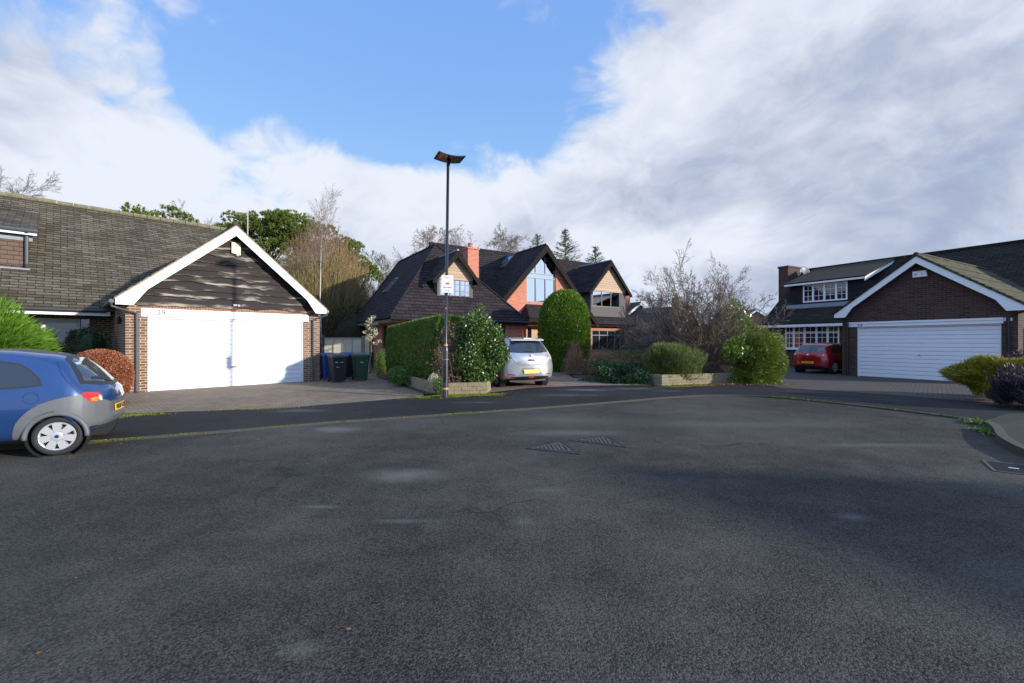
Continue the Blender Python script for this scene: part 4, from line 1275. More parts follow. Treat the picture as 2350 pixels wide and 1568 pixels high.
# chimney
ct = fc.t(1081, -4.2)
mb = MB(); fc.box(mb, ct - 0.36, ct + 0.36, -4.55, -3.9, 5.0, 6.85); fc.box(mb, ct - 0.41, ct + 0.41, -4.6, -3.85, 6.85, 6.95)
chm = build(mb, 'chimney', brick_red, mrc)
# (chimney pot)
mb = MB(); mb.lathe(P(ct - 0.05, -4.22, 6.95), (0, 0, 1), [(0, 0.15), (0.22, 0.12), (0.24, 0.15), (0.30, 0.15), (0.30, 0.0)], 14); build(mb, 'chimney_pot', plain('terracotta', (0.42, 0.14, 0.09), 0.7), hc)


def rooflight(p0, p1, p2, nrm, parent, gm):
    """frame on a roof plane: corner p0, edges to p1 and p2"""
    nrm = nrm.normalized()
    e1, e2 = (p1 - p0), (p2 - p0)
    a, b_ = e1.normalized() * 0.07, e2.normalized() * 0.07
    q = MB()
    def bar(s_, e_, wv_):
        pts = [s_, s_ + e_, s_ + e_ + wv_, s_ + wv_]
        q.hexa([x for x in pts] + [x + nrm * 0.09 for x in pts])
    bar(p0, e1, b_); bar(p0 + e2 - b_, e1, b_); bar(p0 + b_, e2 - 2 * b_, a); bar(p0 + e1 - a + b_, e2 - 2 * b_, a)
    fo = build(q, 'rooflight', mid_frame, parent)
    q = MB(); pts = [p0 + a + b_, p0 + e1 - a + b_, p0 + e1 + e2 - a - b_, p0 + e2 + a - b_]
    q.hexa([x for x in pts] + [x + nrm * 0.05 for x in pts]); build(q, 'pane', gm, fo)


# on the wing's left slope
nl = (lp[1] - lp[0]).cross(lp[2] - lp[0]); nl = nl if nl.z > 0 else -nl
c0_ = hit(888, 671, lp[0], nl)
upv = (fc.u * 1 + Vector((0, 0, S))).normalized()
rooflight(c0_, c0_ - fc.n * 0.75, c0_ + upv * 1.1, nl, hc, house_glass)
ngl = (P(GA, 0, GH) - P(GA - GW, 0, 2.57)).cross(P(GA, -2, GH) - P(GA, 0, GH)); ngl = ngl if ngl.z > 0 else -ngl
c1_ = hit(1159, 614, P(GA, 0, GH + 0.002), ngl)
upg = (fc.u + Vector((0, 0, gs))).normalized()
rooflight(c1_, c1_ - fc.n * 0.9, c1_ + upg * 1.25, ngl, hc, plain('skylight_blue_glass', (0.25, 0.35, 0.42), 0.05, metal=0.8))
# porch
mb = MB()
mb.slab([P(7.55, -0.25, 2.75), P(9.9, -0.25, 2.75), P(9.9, -1.35, 3.55), P(8.1, -1.35, 3.55)], 0.06)
mb.slab([P(7.55, -0.25, 2.75), P(8.1, -1.35, 3.55), P(7.55, -1.35, 2.75)], 0.058)
po = build(mb, 'porch_roof', tile_dark, hc)
mb = MB(); fc.box(mb, 7.55, 9.9, -0.29, -0.26, 2.5, 2.69); build(mb, 'fascia', dark_fascia, po)
mb = MB(); fc.box(mb, 8.62, 8.74, -0.45, -0.33, 0, 2.5); build(mb, 'post', mid_frame, po)
mb = MB(); fc.box(mb, 8.15, 8.22, GO - 0.15, GO - 0.03, 0, 2.25); fc.box(mb, 9.53, 9.6, GO - 0.15, GO - 0.03, 0, 2.25); fc.box(mb, 8.50, 8.56, GO - 0.15, GO - 0.03, 0, 2.25)
fc.box(mb, 8.56, 9.53, GO - 0.13, GO - 0.07, 0, 2.25)
fdo = build(mb, 'front_door', door_wood, hc)
mb = MB(); fc.box(mb, 8.22, 8.50, GO - 0.12, GO - 0.10, 0, 2.25); build(mb, 'side_pane', house_glass, fdo)

# ================================================================== HOUSE 28 (right)
f8 = Fr(14.18, 17.9, math.atan2(-0.876, 0.482))
h8 = thing('brick_house', 'dark brick house number 28 with a pale slatted garage door and long low roof', 'house', f8.p(2, -4, 0))
GT = 4.05
DH = 2.0
mb = MB()
f8.box(mb, -0.52, 0, -0.4, 0, 0, 2.42); f8.box(mb, GT, 4.42, -0.4, 0, 0, 2.42)
ta8, ha8, sl8 = 1.97, 4.55, 0.755
f8.box(mb, -0.52, -0.27, -6, -0.4, 0, 2.42); f8.box(mb, 4.17, 4.42, -6, -0.4, 0, 2.42)
f8.prism(mb, [(-0.52, 2.42), (4.42, 2.42), (4.42, ha8 - (4.42 - ta8) * sl8), (ta8, ha8), (-0.52, ha8 - (ta8 + 0.52) * sl8)], -0.3, 0.0)
f8.box(mb, 0, GT, -0.3, -0.0, 2.24, 2.42)
build(mb, 'garage_wall', brick28, h8)
mb = MB(); f8.box(mb, -0.30, 4.10, -0.02, 0.03, DH + 0.05, 2.17); f8.box(mb, -0.31, 4.10, -0.02, 0.06, 2.17, 2.24); f8.box(mb, 4.10, 4.30, -0.02, 0.02, DH + 0.12, 2.23)
li8 = build(mb, 'lintel', plain('white_gloss_board', (0.78, 0.79, 0.81), 0.4, var=0.05), h8)
text('28', 'house_number', ink, li8, 0.155, f8.p(0.12, 0.034, 2.115) - Vector(h8.location), (R(90), 0, f8.a), spacing=1.2)
mb = MB(); f8.box(mb, 0, 0.05, -0.15, -0.05, 0, DH + 0.05); f8.box(mb, GT - 0.05, GT, -0.15, -0.05, 0, DH + 0.05); f8.box(mb, 0.05, GT - 0.05, -0.15, -0.05, DH, DH + 0.05)
build(mb, 'door_frame', white_paint, h8)
mb = MB()
ns = 13
for k in range(ns):   # rounded horizontal corrugations with deep grooves
    a = 0.03 + (DH - 0.04) / ns * k; hh = (DH - 0.04) / ns
    prof = [(0.0, -0.125), (0.06, -0.092), (0.12, -0.088), (0.90, -0.088), (0.95, -0.094), (0.96, -0.125), (1.0, -0.125)]
    for (z0, oo0), (z1, oo1) in zip(prof[:-1], prof[1:]):
        mb.add([f8.p(0.05, oo0, a + z0 * hh), f8.p(GT - 0.05, oo0, a + z0 * hh), f8.p(GT - 0.05, oo1, a + z1 * hh), f8.p(0.05, oo1, a + z1 * hh)], [(0, 1, 2, 3)])
f8.box(mb, 0.05, GT - 0.05, -0.15, -0.13, 0.0, DH)
gd8 = build(mb, 'garage_door', white_door, h8)
mb = MB(); mb.lathe(f8.p(1.95, -0.088, 0.95), f8.n, [(0, 0.03), (0.02, 0.03), (0.03, 0.012), (0.05, 0.012), (0.05, 0)], 12); f8.box(mb, 1.90, 2.00, -0.05, -0.035, 0.94, 0.96); build(mb, 'handle', chrome, gd8)
for s_ in (-1, 1):
    x = lambda d: ta8 + s_ * d
    H0 = ha8 + 0.05
    poly = [(x(0), H0), (x(2.66), H0 - 2.66 * sl8), (x(2.66), H0 - 2.66 * sl8 - 0.15), (x(2.26), H0 - 2.66 * sl8 - 0.15), (x(2.02), H0 - 0.26 - 2.02 * sl8), (x(0), H0 - 0.26)]
    if s_ == -1: poly = poly[::-1]
    mb = MB(); f8.prism(mb, poly, 0.265, 0.30 + (0.003 if s_ > 0 else 0)); build(mb, 'bargeboard', white_paint, h8)
    mb = MB(); q = [f8.p(x(0), 0.264, H0 - 0.04), f8.p(x(0), 0.0, H0 - 0.04), f8.p(x(2.6), 0.0, H0 - 0.04 - 2.6 * sl8), f8.p(x(2.6), 0.264, H0 - 0.04 - 2.6 * sl8)]
    mb.slab(q, 0.02); build(mb, 'soffit', dark_fascia, h8)
mb = MB()
H0 = ha8 + 0.12
mb.slab([f8.p(ta8, 0.33, H0), f8.p(ta8, -7.5, H0), f8.p(ta8 - 2.7, -7.5, H0 - 2.7 * sl8), f8.p(ta8 - 2.7, 0.33, H0 - 2.7 * sl8)], 0.06)
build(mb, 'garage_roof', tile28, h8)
mb = MB()
mb.slab([f8.p(ta8, 0.33, H0), f8.p(ta8, -7.5, H0), f8.p(ta8 + 2.7, -7.5, H0 - 2.7 * sl8), f8.p(ta8 + 2.7, 0.33, H0 - 2.7 * sl8)], 0.06)
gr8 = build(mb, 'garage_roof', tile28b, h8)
mb = MB(); mb.tube([f8.p(ta8, 0.31, H0 + 0.0), f8.p(ta8, -7.0, H0 + 0.0)], 0.08, 8); build(mb, 'ridge_tiles', tile28b, gr8)
# stepped tile courses on the lit slope
mb = MB()
for k in range(17):
    d0 = 2.74 - k * 0.158
    za = H0 - d0 * sl8
    a0, a1 = f8.p(ta8 + d0, 0.34, za + 0.030), f8.p(ta8 + d0, -7.4, za + 0.030)
    c0, c1 = f8.p(ta8 + d0 - 0.16, 0.34, za + 0.16 * sl8 + 0.006), f8.p(ta8 + d0 - 0.16, -7.4, za + 0.16 * sl8 + 0.006)
    b0_, b1_ = f8.p(ta8 + d0, 0.34, za + 0.002), f8.p(ta8 + d0, -7.4, za + 0.002)
    mb.add([a0, a1, c1, c0, b0_, b1_], [(0, 1, 2, 3), (4, 5, 1, 0), (4, 0, 3)])
build(mb, 'tile_courses', tile28b, gr8)
# pipes
mb = MB()
for tt, s_ in ((-0.30, -1), (4.22, 1)):
    te = ta8 + s_ * 2.72
    he = H0 - 2.7 * sl8 - 0.06
    mb.tube([f8.p(te, 0.28, he), f8.p(te, -5.5, he)], 0.055, 8)
    mb.tube([f8.p(te, 0.2, he - 0.02), f8.p(te, 0.18, he - 0.12), f8.p(tt, 0.09, he - 0.3), f8.p(tt, 0.07, 0.03)], 0.045, 8)
build(mb, 'downpipe', black_paint, h8)
mb = MB(); f8.prism(mb, [(ta8 - 0.16, 3.84), (ta8 + 0.26, 3.84), (ta8 + 0.22, 4.06), (ta8 - 0.16, 4.06)], 0.0, 0.10)
al8 = build(mb, 'alarm_box', upvc, h8)
for x0, z0, l in ((-0.12, 3.93, .10), (-0.12, 3.90, .08), (-0.1, 3.96, .07), (-0.02, 4.02, .07)):
    mb = MB(); f8.box(mb, ta8 + x0, ta8 + x0 + l, 0.10, 0.1025, z0, z0 + 0.012); build(mb, 'lettering', ink, al8)
mb = MB(); f8.prism(mb, [(ta8 + .08, 3.90), (ta8 + .10, 3.90), (ta8 + .14, 3.94), (ta8 + .10, 3.98), (ta8 + .08, 3.98), (ta8 + .12, 3.94)], 0.10, 0.1025)
build(mb, 'chevron', ink, al8)
# side gate beyond the right corner
mb = MB(); f8.box(mb, 4.45, 4.50, -1.6, -0.6, 0, 1.9)
build(mb, 'side_gate', black_paint, h8)
# main range
E8, HE8, SL8 = -4.3, 2.45, 0.75
R8 = -9.07; HR8 = HE8 + (E8 - R8) * SL8
tl8 = f8.t(1744, E8); tr8 = 9.0
mb = MB()
mb.slab([f8.p(tl8, E8, HE8), f8.p(tr8, E8, HE8), f8.p(tr8, R8, HR8), f8.p(tl8 - 0.1, R8, HR8)], 0.08)
mb.slab([f8.p(tl8, 2 * R8 - E8, HE8), f8.p(tr8, 2 * R8 - E8, HE8), f8.p(tr8, R8, HR8), f8.p(tl8 - 0.1, R8, HR8)], 0.08)
mr8 = build(mb, 'main_roof', tile28, h8)
mb = MB(); mb.tube([f8.p(tl8 - 0.1, R8, HR8 + 0.02), f8.p(tr8, R8, HR8 + 0.02)], 0.09, 8); build(mb, 'ridge_tiles', tile28, mr8)
W8 = -4.65
wl, wr_ = f8.t(1802, W8), f8.t(1926, W8)
wc = f8.t(1762, W8)
mb = MB()
wall_with_openings(f8, mb, wc, -0.52, 0, 2.40, W8 - 0.25, W8, [(wl, wr_, zh(801, 24), 2.30)])
f8.box(mb, wc, wc + 0.25, 2 * R8 - E8 + 0.4, W8 - 0.25, 0, 2.4)
gp8 = [(W8, 2.4), (2 * R8 - W8, 2.4), (R8, HR8 - 0.15)]
mb.prism([f8.p(wc, a, b_) for a, b_ in gp8], [f8.p(wc + 0.25, a, b_) for a, b_ in gp8])
build(mb, 'wall', brick28, h8); mb = MB()
f8.box(mb, 4.42, 8.8, W8 - 0.25, W8, 0, 2.4); f8.box(mb, 8.6, 8.8, 2 * R8 - E8 + 0.4, W8 - 0.25, 0, 2.4)
mb.prism([f8.p(8.55, a, b_) for a, b_ in gp8], [f8.p(8.8, a, b_) for a, b_ in gp8])
build(mb, 'wall', brick28, h8)
window(f8, h8, wl, wr_, zh(801, 24), 2.30, W8 + 0.0, 5, upvc, house_glass, 0.07, transom=1.92, bars=(2, 4), barw=0.022, sill=0.10, colw=(0, 0.17, 0.38, 0.60, 0.80, 1.0), mull=0.10)
mb = MB(); f8.box(mb, tl8, -0.7, E8 - 0.03, E8 + 0.0, HE8 - 0.2, HE8 - 0.06); build(mb, 'fascia', white_paint, h8)
mb = MB(); f8.box(mb, wc, -0.55, W8, E8 - 0.04, HE8 - 0.20, HE8 - 0.17); build(mb, 'soffit', soffit, h8)
# dormer of 28
D8 = -5.85
dl, dr = f8.t(1812, D8), f8.t(1984, D8)
zb8 = HE8 + (E8 - D8) * SL8 - 0.1
zt8 = zh(650, 25.3) - 0.12
mb = MB()
w0_, w1_ = f8.t(1843, D8), f8.t(1945, D8)
wall_with_openings(f8, mb, dl, dr, zb8, zt8, D8 - 0.15, D8, [(w0_, w1_, zb8 + 0.18, zt8 - 0.02)])
f8.prism(mb, [(dr - 0.15, zb8), (dr, zb8), (dr, zt8 - 0.02), (dr - 0.15, zt8 - 0.02)], R8 + 0.3, D8 - 0.15)
f8.prism(mb, [(dl, zb8), (dl + 0.15, zb8), (dl + 0.15, zt8 - 0.02), (dl, zt8 - 0.02)], R8 + 0.3, D8 - 0.15)
d8 = build(mb, 'dormer', tilehang_dark, h8)
window(f8, d8, w0_, w1_, zb8 + 0.18, zt8 - 0.02, D8 + 0.02, 4, upvc, house_glass, 0.07, bars=(2, 3), barw=0.02, colw=(0, 0.24, 0.5, 0.76, 1.0), mull=0.10)
g = MB(); f8.box(g, w0_ + .1, w1_ - .1, D8 - 0.3, D8 - 0.28, zb8 + 0.2, zt8 - 0.1)
mb = MB()
dsl = (HR8 - zt8 - 0.1) / (D8 + 0.3 - R8)
mb.slab([f8.p(dl - 0.15, D8 + 0.3, zt8 + 0.14), f8.p(dr + 0.15, D8 + 0.3, zt8 + 0.14), f8.p(dr + 0.15, R8, HR8 + 0.04), f8.p(dl - 0.15, R8, HR8 + 0.04)], 0.07)
build(mb, 'dormer_roof', plain('moss_covered_tiles', (0.022, 0.020, 0.009), 0.95, var=0.9, scale=9, bump=0.8), d8)
mb = MB(); f8.box(mb, dl - 0.15, dr + 0.15, D8 + 0.27, D8 + 0.30, zt8 - 0.03, zt8 + 0.065)
mb.hexa([f8.p(dr + a, D8 + 0.265 if b_ == 0 else R8 + 0.1, (zt8 + 0.06 if b_ == 0 else HR8 - 0.02) + c * -0.2) for c in (1, 0) for a, b_ in ((0.10, 0), (0.13, 0), (0.13, 1), (0.10, 1))])
build(mb, 'fascia', white_paint, d8)
mb = MB(); f8.box(mb, dl, dr + 0.1, D8, D8 + 0.35, zb8 - 0.22, zb8 + 0.06); build(mb, 'flashing', lead, d8)
# chimney and dish
ct0 = f8.t(1796, -8.4); 
mb = MB(); f8.box(mb, ct0 + 0.02, ct0 + 0.62, -9.3, -7.9, 3.0, zh(614, 28)); f8.box(mb, ct0 - 0.02, ct0 + 0.66, -9.34, -7.86, zh(614, 28), zh(610, 28))
build(mb, 'chimney', brick28, h8)
dc = at(1847, 27.0, zh(623, 27.0))
mb = MB(); ax = Vector((0.25, -1, 0.35)).normalized()
mb.lathe(dc, ax, [(0.0, 0.0), (0.01, 0.12), (0.035, 0.24), (0.06, 0.31), (0.055, 0.315), (0.02, 0.24), (-0.015, 0.0)], 24)
mb.tube([dc, dc - ax * 0.15 + Vector((-0.35, 0.1, -0.1))], 0.02, 6); mb.tube([dc - Vector((0, 0, 0.28)), dc + ax * 0.35], 0.012, 6)
dish = build(mb, 'satellite_dish', plain('dish_grey', (0.10, 0.10, 0.11), 0.5), None, smooth=True)
tag(dish, 'grey satellite dish fixed beside the brick chimney of number 28', 'satellite dish')

# ================================================================== far houses
def far_house(px, Y, ang, wdt, dep, he, hr, label, name='brick_house', chx=None):
    c = at(px, Y)
    fr = Fr(c.x, c.y, ang)
    hh = thing(name, label, 'house', c)
    q = MB(); fr.prism(q, [(-wdt, 0), (wdt, 0), (wdt, he), (0, hr - 0.15), (-wdt, he)], -dep, 0); build(q, 'wall', brick_far, hh)
    q = MB(); s_ = (hr - he) / wdt; k = wdt + 0.35
    q.slab([fr.p(0, 0.35, hr), fr.p(0, -dep, hr), fr.p(-k, -dep, hr - k * s_), fr.p(-k, 0.35, hr - k * s_)], 0.12)
    q.slab([fr.p(0, 0.35, hr), fr.p(0, -dep, hr), fr.p(k, -dep, hr - k * s_), fr.p(k, 0.35, hr - k * s_)], 0.12)
    rf = build(q, 'roof', tile_far, hh)
    q = MB()
    for sg in (-1, 1):
        fr.prism(q, [(0, hr - 0.1), (sg * k, hr - 0.1 - k * s_), (sg * k, hr - 0.4 - k * s_), (0, hr - 0.4)][::sg], 0.3, 0.36 + 0.003 * (sg + 1))
    build(q, 'bargeboard', white_paint, hh)
    q = MB(); fr.box(q, -0.6, 0.6, -0.02, 0.04, he - 0.6, he + 0.5); wf = build(q, 'window', upvc, hh)
    q = MB(); fr.box(q, -0.5, -0.04, 0.04, 0.06, he - 0.5, he + 0.4); fr.box(q, 0.04, 0.5, 0.04, 0.06, he - 0.5, he + 0.4); build(q, 'pane', house_glass, wf)
    if chx is not None:
        q = MB(); fr.box(q, chx - 0.4, chx + 0.4, -1.4, -0.6, he, hr + 0.9); ch = build(q, 'chimney', brick_far, rf)
        q = MB(); q.lathe(fr.p(chx, -1.0, hr + 0.9), (0, 0, 1), [(0, 0.2), (0.45, 0.16), (0.45, 0)], 10); build(q, 'chimney_pot', plain('far_pot%d' % int(px), (0.42, 0.16, 0.1), 0.7), hh)


far_house(1466, 52, R(25), 3.6, 9, 3.6, 6.2, 'distant brick house with white bargeboards just right of the charcoal roofed house', chx=-1.2)
far_house(1580, 48, R(48), 3.9, 12, 2.6, 5.4, 'distant brown roofed house seen through the bare branches of the spreading tree', chx=-0.8)
far_house(1735, 60, R(-10), 4.5, 10, 3.0, 6.0, 'distant low house seen just left of number 28', chx=None)

# unseen neighbour house, added out of frame so its shadow crosses the road
def side_house():
    fr = Fr(20.0, -2.5, math.atan2(-0.876, 0.482))
    hh = thing('brick_house', 'unseen low brick house added to the right of the view to shade the road', 'house', fr.p(6, 0, 0))
    q = MB(); pr = [(-4.2, 0), (4.2, 0), (4.2, 2.4), (0, 5.35), (-4.2, 2.4)]
    q.prism([fr.p(0.3, a, b_) for a, b_ in pr], [fr.p(13, a, b_) for a, b_ in pr]); build(q, 'wall', brick28, hh)
    q = MB()
    for sg in (-1, 1): q.slab([fr.p(0, 0, 5.5), fr.p(13.4, 0, 5.5), fr.p(13.4, sg * 4.6, 2.3), fr.p(0, sg * 4.6, 2.3)], 0.08)
    build(q, 'roof', tile28, hh)
    window(fr, hh, 3, 5.5, 0.9, 2.1, 4.24, 3, upvc, house_glass)
    window(fr, hh, 8, 10.5, 0.9, 2.1, 4.24, 3, upvc, house_glass)


side_house()

# white metal railing near number 28
th = thing('railing', 'short white metal railing beside the left corner of number 28', 'railing', at(1748, 25))
mb = MB(); a, b_ = at(1738, 25), at(1757, 25)
for k in range(9):
    p = a.lerp(b_, k / 8); mb.tube([p, p + Vector((0, 0, 1.72 + 0.08 * (k % 2)))], 0.018, 6)
for z in (0.3, 1.45): mb.tube([a + Vector((0, 0, z)), b_ + Vector((0, 0, z))], 0.02, 6)
build(mb, 'bars', upvc, th)
mb = MB(); mb.box(a.x, b_.x, 24.99, 25.01, 0.15, 1.3); build(mb, 'panel', white_paint, th)

# ================================================================== plants


def unit(v):
    return v / np.maximum(np.linalg.norm(v, axis=-1, keepdims=True), 1e-9)


def leaves_np(P_, A, L, W, rs_, fold=0.0):
    """one diamond leaf at each P_, long axis A, sizes L, W (arrays)"""
    n = len(P_)
    A = unit(A)
    B = unit(np.cross(A, rs_.normal(size=(n, 3))))
    L = np.asarray(L).reshape(-1, 1) * np.ones((n, 1)); W = np.asarray(W).reshape(-1, 1) * np.ones((n, 1))
    nrm = np.cross(A, B)
    v = np.stack([P_ - A * L * 0.5, P_ + B * W * 0.5 - A * L * 0.05, P_ + A * L * 0.5 + nrm * L * fold, P_ - B * W * 0.5 - A * L * 0.05], 1)
    return v.reshape(-1, 3), np.arange(n * 4).reshape(-1, 4)


def lumps(d, rs_, n=10, amp=0.12, k=7.0):
    """smooth bumps on the unit sphere"""
    c = unit(rs_.normal(size=(n, 3)))
    a = rs_.uniform(-1, 1, n) * amp
    return (np.exp(k * (d @ c.T - 1)) * a).sum(1)


def shell(rs_, n, c, rad, zmin=-0.8, p=2.0, amp=0.12, depth=0.25, k=7.0, nl=14, seed=None, stray=0.11):
    d = unit(rs_.normal(size=(int(n * 1.5) + 10, 3)))
    d = d[d[:, 2] > zmin][:n]
    lr = np.random.default_rng(seed if seed is not None else 1)
    base = (np.abs(d) ** p).sum(1) ** (-1.0 / p)
    r = base * (1 + lumps(d, lr, nl, amp, k))
    rr = r * (1 - depth * rs_.random(len(d)) ** 1.6) * (1 + stray * rs_.random(len(d)) ** 9)
    return np.array(c) + d * rr[:, None] * np.array(rad), d


def core_mesh(c, rad, zmin, p, amp, k, nl, seed, f):
    """icosphere-like inner surface following the same lumps"""
    U, Vn = 28, 16
    th = np.linspace(0, 2 * np.pi, U, endpoint=False); ph = np.linspace(-np.pi / 2, np.pi / 2, Vn)
    d = np.stack([np.outer(np.cos(ph), np.cos(th)), np.outer(np.cos(ph), np.sin(th)), np.outer(np.sin(ph), np.ones(U))], -1).reshape(-1, 3)
    lr = np.random.default_rng(seed)
    r = (np.abs(d) ** p).sum(1) ** (-1.0 / p) * (1 + lumps(d, lr, nl, amp, k)) * f
    V = np.array(c) + d * r[:, None] * np.array(rad)
    V[:, 2] = np.maximum(V[:, 2], 0.02)
    Q = [[i * U + j, i * U + (j + 1) % U, (i + 1) * U + (j + 1) % U, (i + 1) * U + j] for i in range(Vn - 1) for j in range(U)]
    return V, np.array(Q)


def merge(parts):
    vs, fs, k = [], [], 0
    for v, f in parts:
        vs.append(v); fs.append(f + k); k += len(v)
    return np.concatenate(vs), np.concatenate(fs)


def shrub(name, label, cat, c, rad, n, L, W, mat, orient='out', up=0.0, zmin=-0.75, p=2.2, amp=0.14, depth=0.3, k=7.0, nl=16, core=0.78, seed=1, fold=0.0, rand=0.6, sprays=None, group=None, droop=0.0, cut_ground=True, parent=None, partname=None):
    rs_ = np.random.default_rng(seed + 100)
    P_, d = shell(rs_, n, c, rad, zmin, p, amp, depth, k, nl, seed, 0.11 if depth > 0.17 else 0.03)
    nr = unit(d / np.array(rad))
    A = nr * (1.0 if orient == 'out' else 0.0) + rs_.normal(size=P_.shape) * rand + np.array([0, 0, up - droop])
    if sprays is not None:
        A = A + np.array(sprays)
    parts = []
    ll = L * rs_.uniform(0.6, 1.35, len(P_)); ww = W * rs_.uniform(0.7, 1.3, len(P_))
    if cut_ground:
        P_[:, 2] = np.maximum(P_[:, 2], 0.05)
    parts.append(leaves_np(P_, A, ll, ww, rs_, fold))
    if core:
        parts.append(core_mesh(c, rad, zmin, p, amp, k, nl, seed, core))
    V, Fq = merge(parts)
    if parent is not None:
        return build_np(V, Fq, partname or 'foliage', mat, parent)
    loc = (float(c[0]), float(c[1]), 0.0)
    o = build_np(V, Fq, name, mat, None, loc=loc)
    return tag(o, label, cat, group)


def prisms(P0, P1, R0, R1, sides=3):
    P0 = np.asarray(P0, float); P1 = np.asarray(P1, float); R0 = np.asarray(R0, float); R1 = np.asarray(R1, float)
    n = len(P0)
    D = unit(P1 - P0)
    ref = np.where(np.abs(D[:, 2:3]) < 0.9, np.array([[0, 0, 1.0]]), np.array([[1.0, 0, 0]]))
    A = unit(np.cross(D, ref)); B = np.cross(D, A)
    V = []
    for (Pp, Rr) in ((P0, R0), (P1, R1)):
        for k in range(sides):
            q = 2 * math.pi * k / sides
            V.append(Pp + (A * math.cos(q) + B * math.sin(q)) * Rr[:, None])
    V = np.stack(V, 1).reshape(-1, 3)
    F0 = np.array([[k, (k + 1) % sides, sides + (k + 1) % sides, sides + k] for k in range(sides)])
    Fq = (np.arange(n)[:, None, None] * 2 * sides + F0[None]).reshape(-1, 4)
    return V, Fq


def grow(rs_, P0, D0, L, Rr, lvl, cfg, out):
    """recursive bare branch; out[level] collects segments"""
    k = cfg['seg'][lvl]
    p = np.array(P0, float); d = np.array(D0, float); d /= np.linalg.norm(d)
    pts = [p.copy()]; dirs = [d.copy()]
    wob = cfg['wob'][lvl]; upb = cfg['up'][lvl]
    for i in range(k):
        d = d + rs_.normal(size=3) * wob + np.array([0, 0, upb])
        d /= np.linalg.norm(d)
        q = p + d * L / k
        r0 = Rr * (1 - 0.75 * i / k); r1 = Rr * (1 - 0.75 * (i + 1) / k)
        out[lvl].append((p.copy(), q.copy(), max(r0, cfg['rmin']), max(r1, cfg['rmin'] * 0.6)))
        p = q; pts.append(p.copy()); dirs.append(d.copy())
    if lvl + 1 >= len(cfg['seg']):
        return
    nc = cfg['kids'][lvl]
    for j in range(nc):
        f = cfg['from'][lvl] + (1 - cfg['from'][lvl]) * ((j + rs_.random()) / nc)
        i = min(int(f * k), k - 1); tt = f * k - i
        b0 = pts[i] * (1 - tt) + pts[i + 1] * tt
        dd = dirs[i + 1]
        ax = unit(np.cross(dd, rs_.normal(size=3)))
        an = cfg['ang'][lvl] * rs_.uniform(0.7, 1.25)
        nd = dd * math.cos(an) + ax * math.sin(an)
        grow(rs_, b0, nd, L * cfg['len'][lvl] * rs_.uniform(0.7, 1.2) * (1.15 - 0.55 * f * cfg.get('taper', 1.0)), Rr * cfg['rad'][lvl] * (1 - 0.5 * f), lvl + 1, cfg, out)


def bare_tree(name, label, base, H, cfg, mats, seed, group=None, r0=None, d0=(0, 0, 1), stems=1, spread=0.3, cat='tree', split=1, keep=None):
    rs_ = np.random.default_rng(seed)
    out = [[] for _ in cfg['seg']]
    for s_ in range(stems):
        d = np.array(d0, float)
        if stems > 1:
            a = 2 * math.pi * (s_ + rs_.random() * 0.6) / stems
            d = d + np.array([math.cos(a), math.sin(a), 0]) * spread * rs_.uniform(0.5, 1.3)
        grow(rs_, np.array(base) + (rs_.normal(size=3) * 0.08 * (stems > 1)) * np.array([1, 1, 0]), d, H * rs_.uniform(0.85, 1.05), r0 or H * 0.014, 0, cfg, out)
    th = thing(name, label, cat, tuple(base), 0, group)
    def emit(segs, nm, mat, sides):
        if keep: segs = [q for q in segs if keep(q[0], q[1])]
        if not segs: return
        P0, P1, r0_, r1_ = [np.array(x) for x in zip(*segs)]
        V, Fq = prisms(P0, P1, r0_, r1_, sides)
        build_np(V, Fq, nm, mat, th)
    emit([q for l in out[:split] for q in l], 'trunk', mats[0], 6)
    emit([q for l in out[split:] for q in l], 'crown', mats[1], 3)
    return th


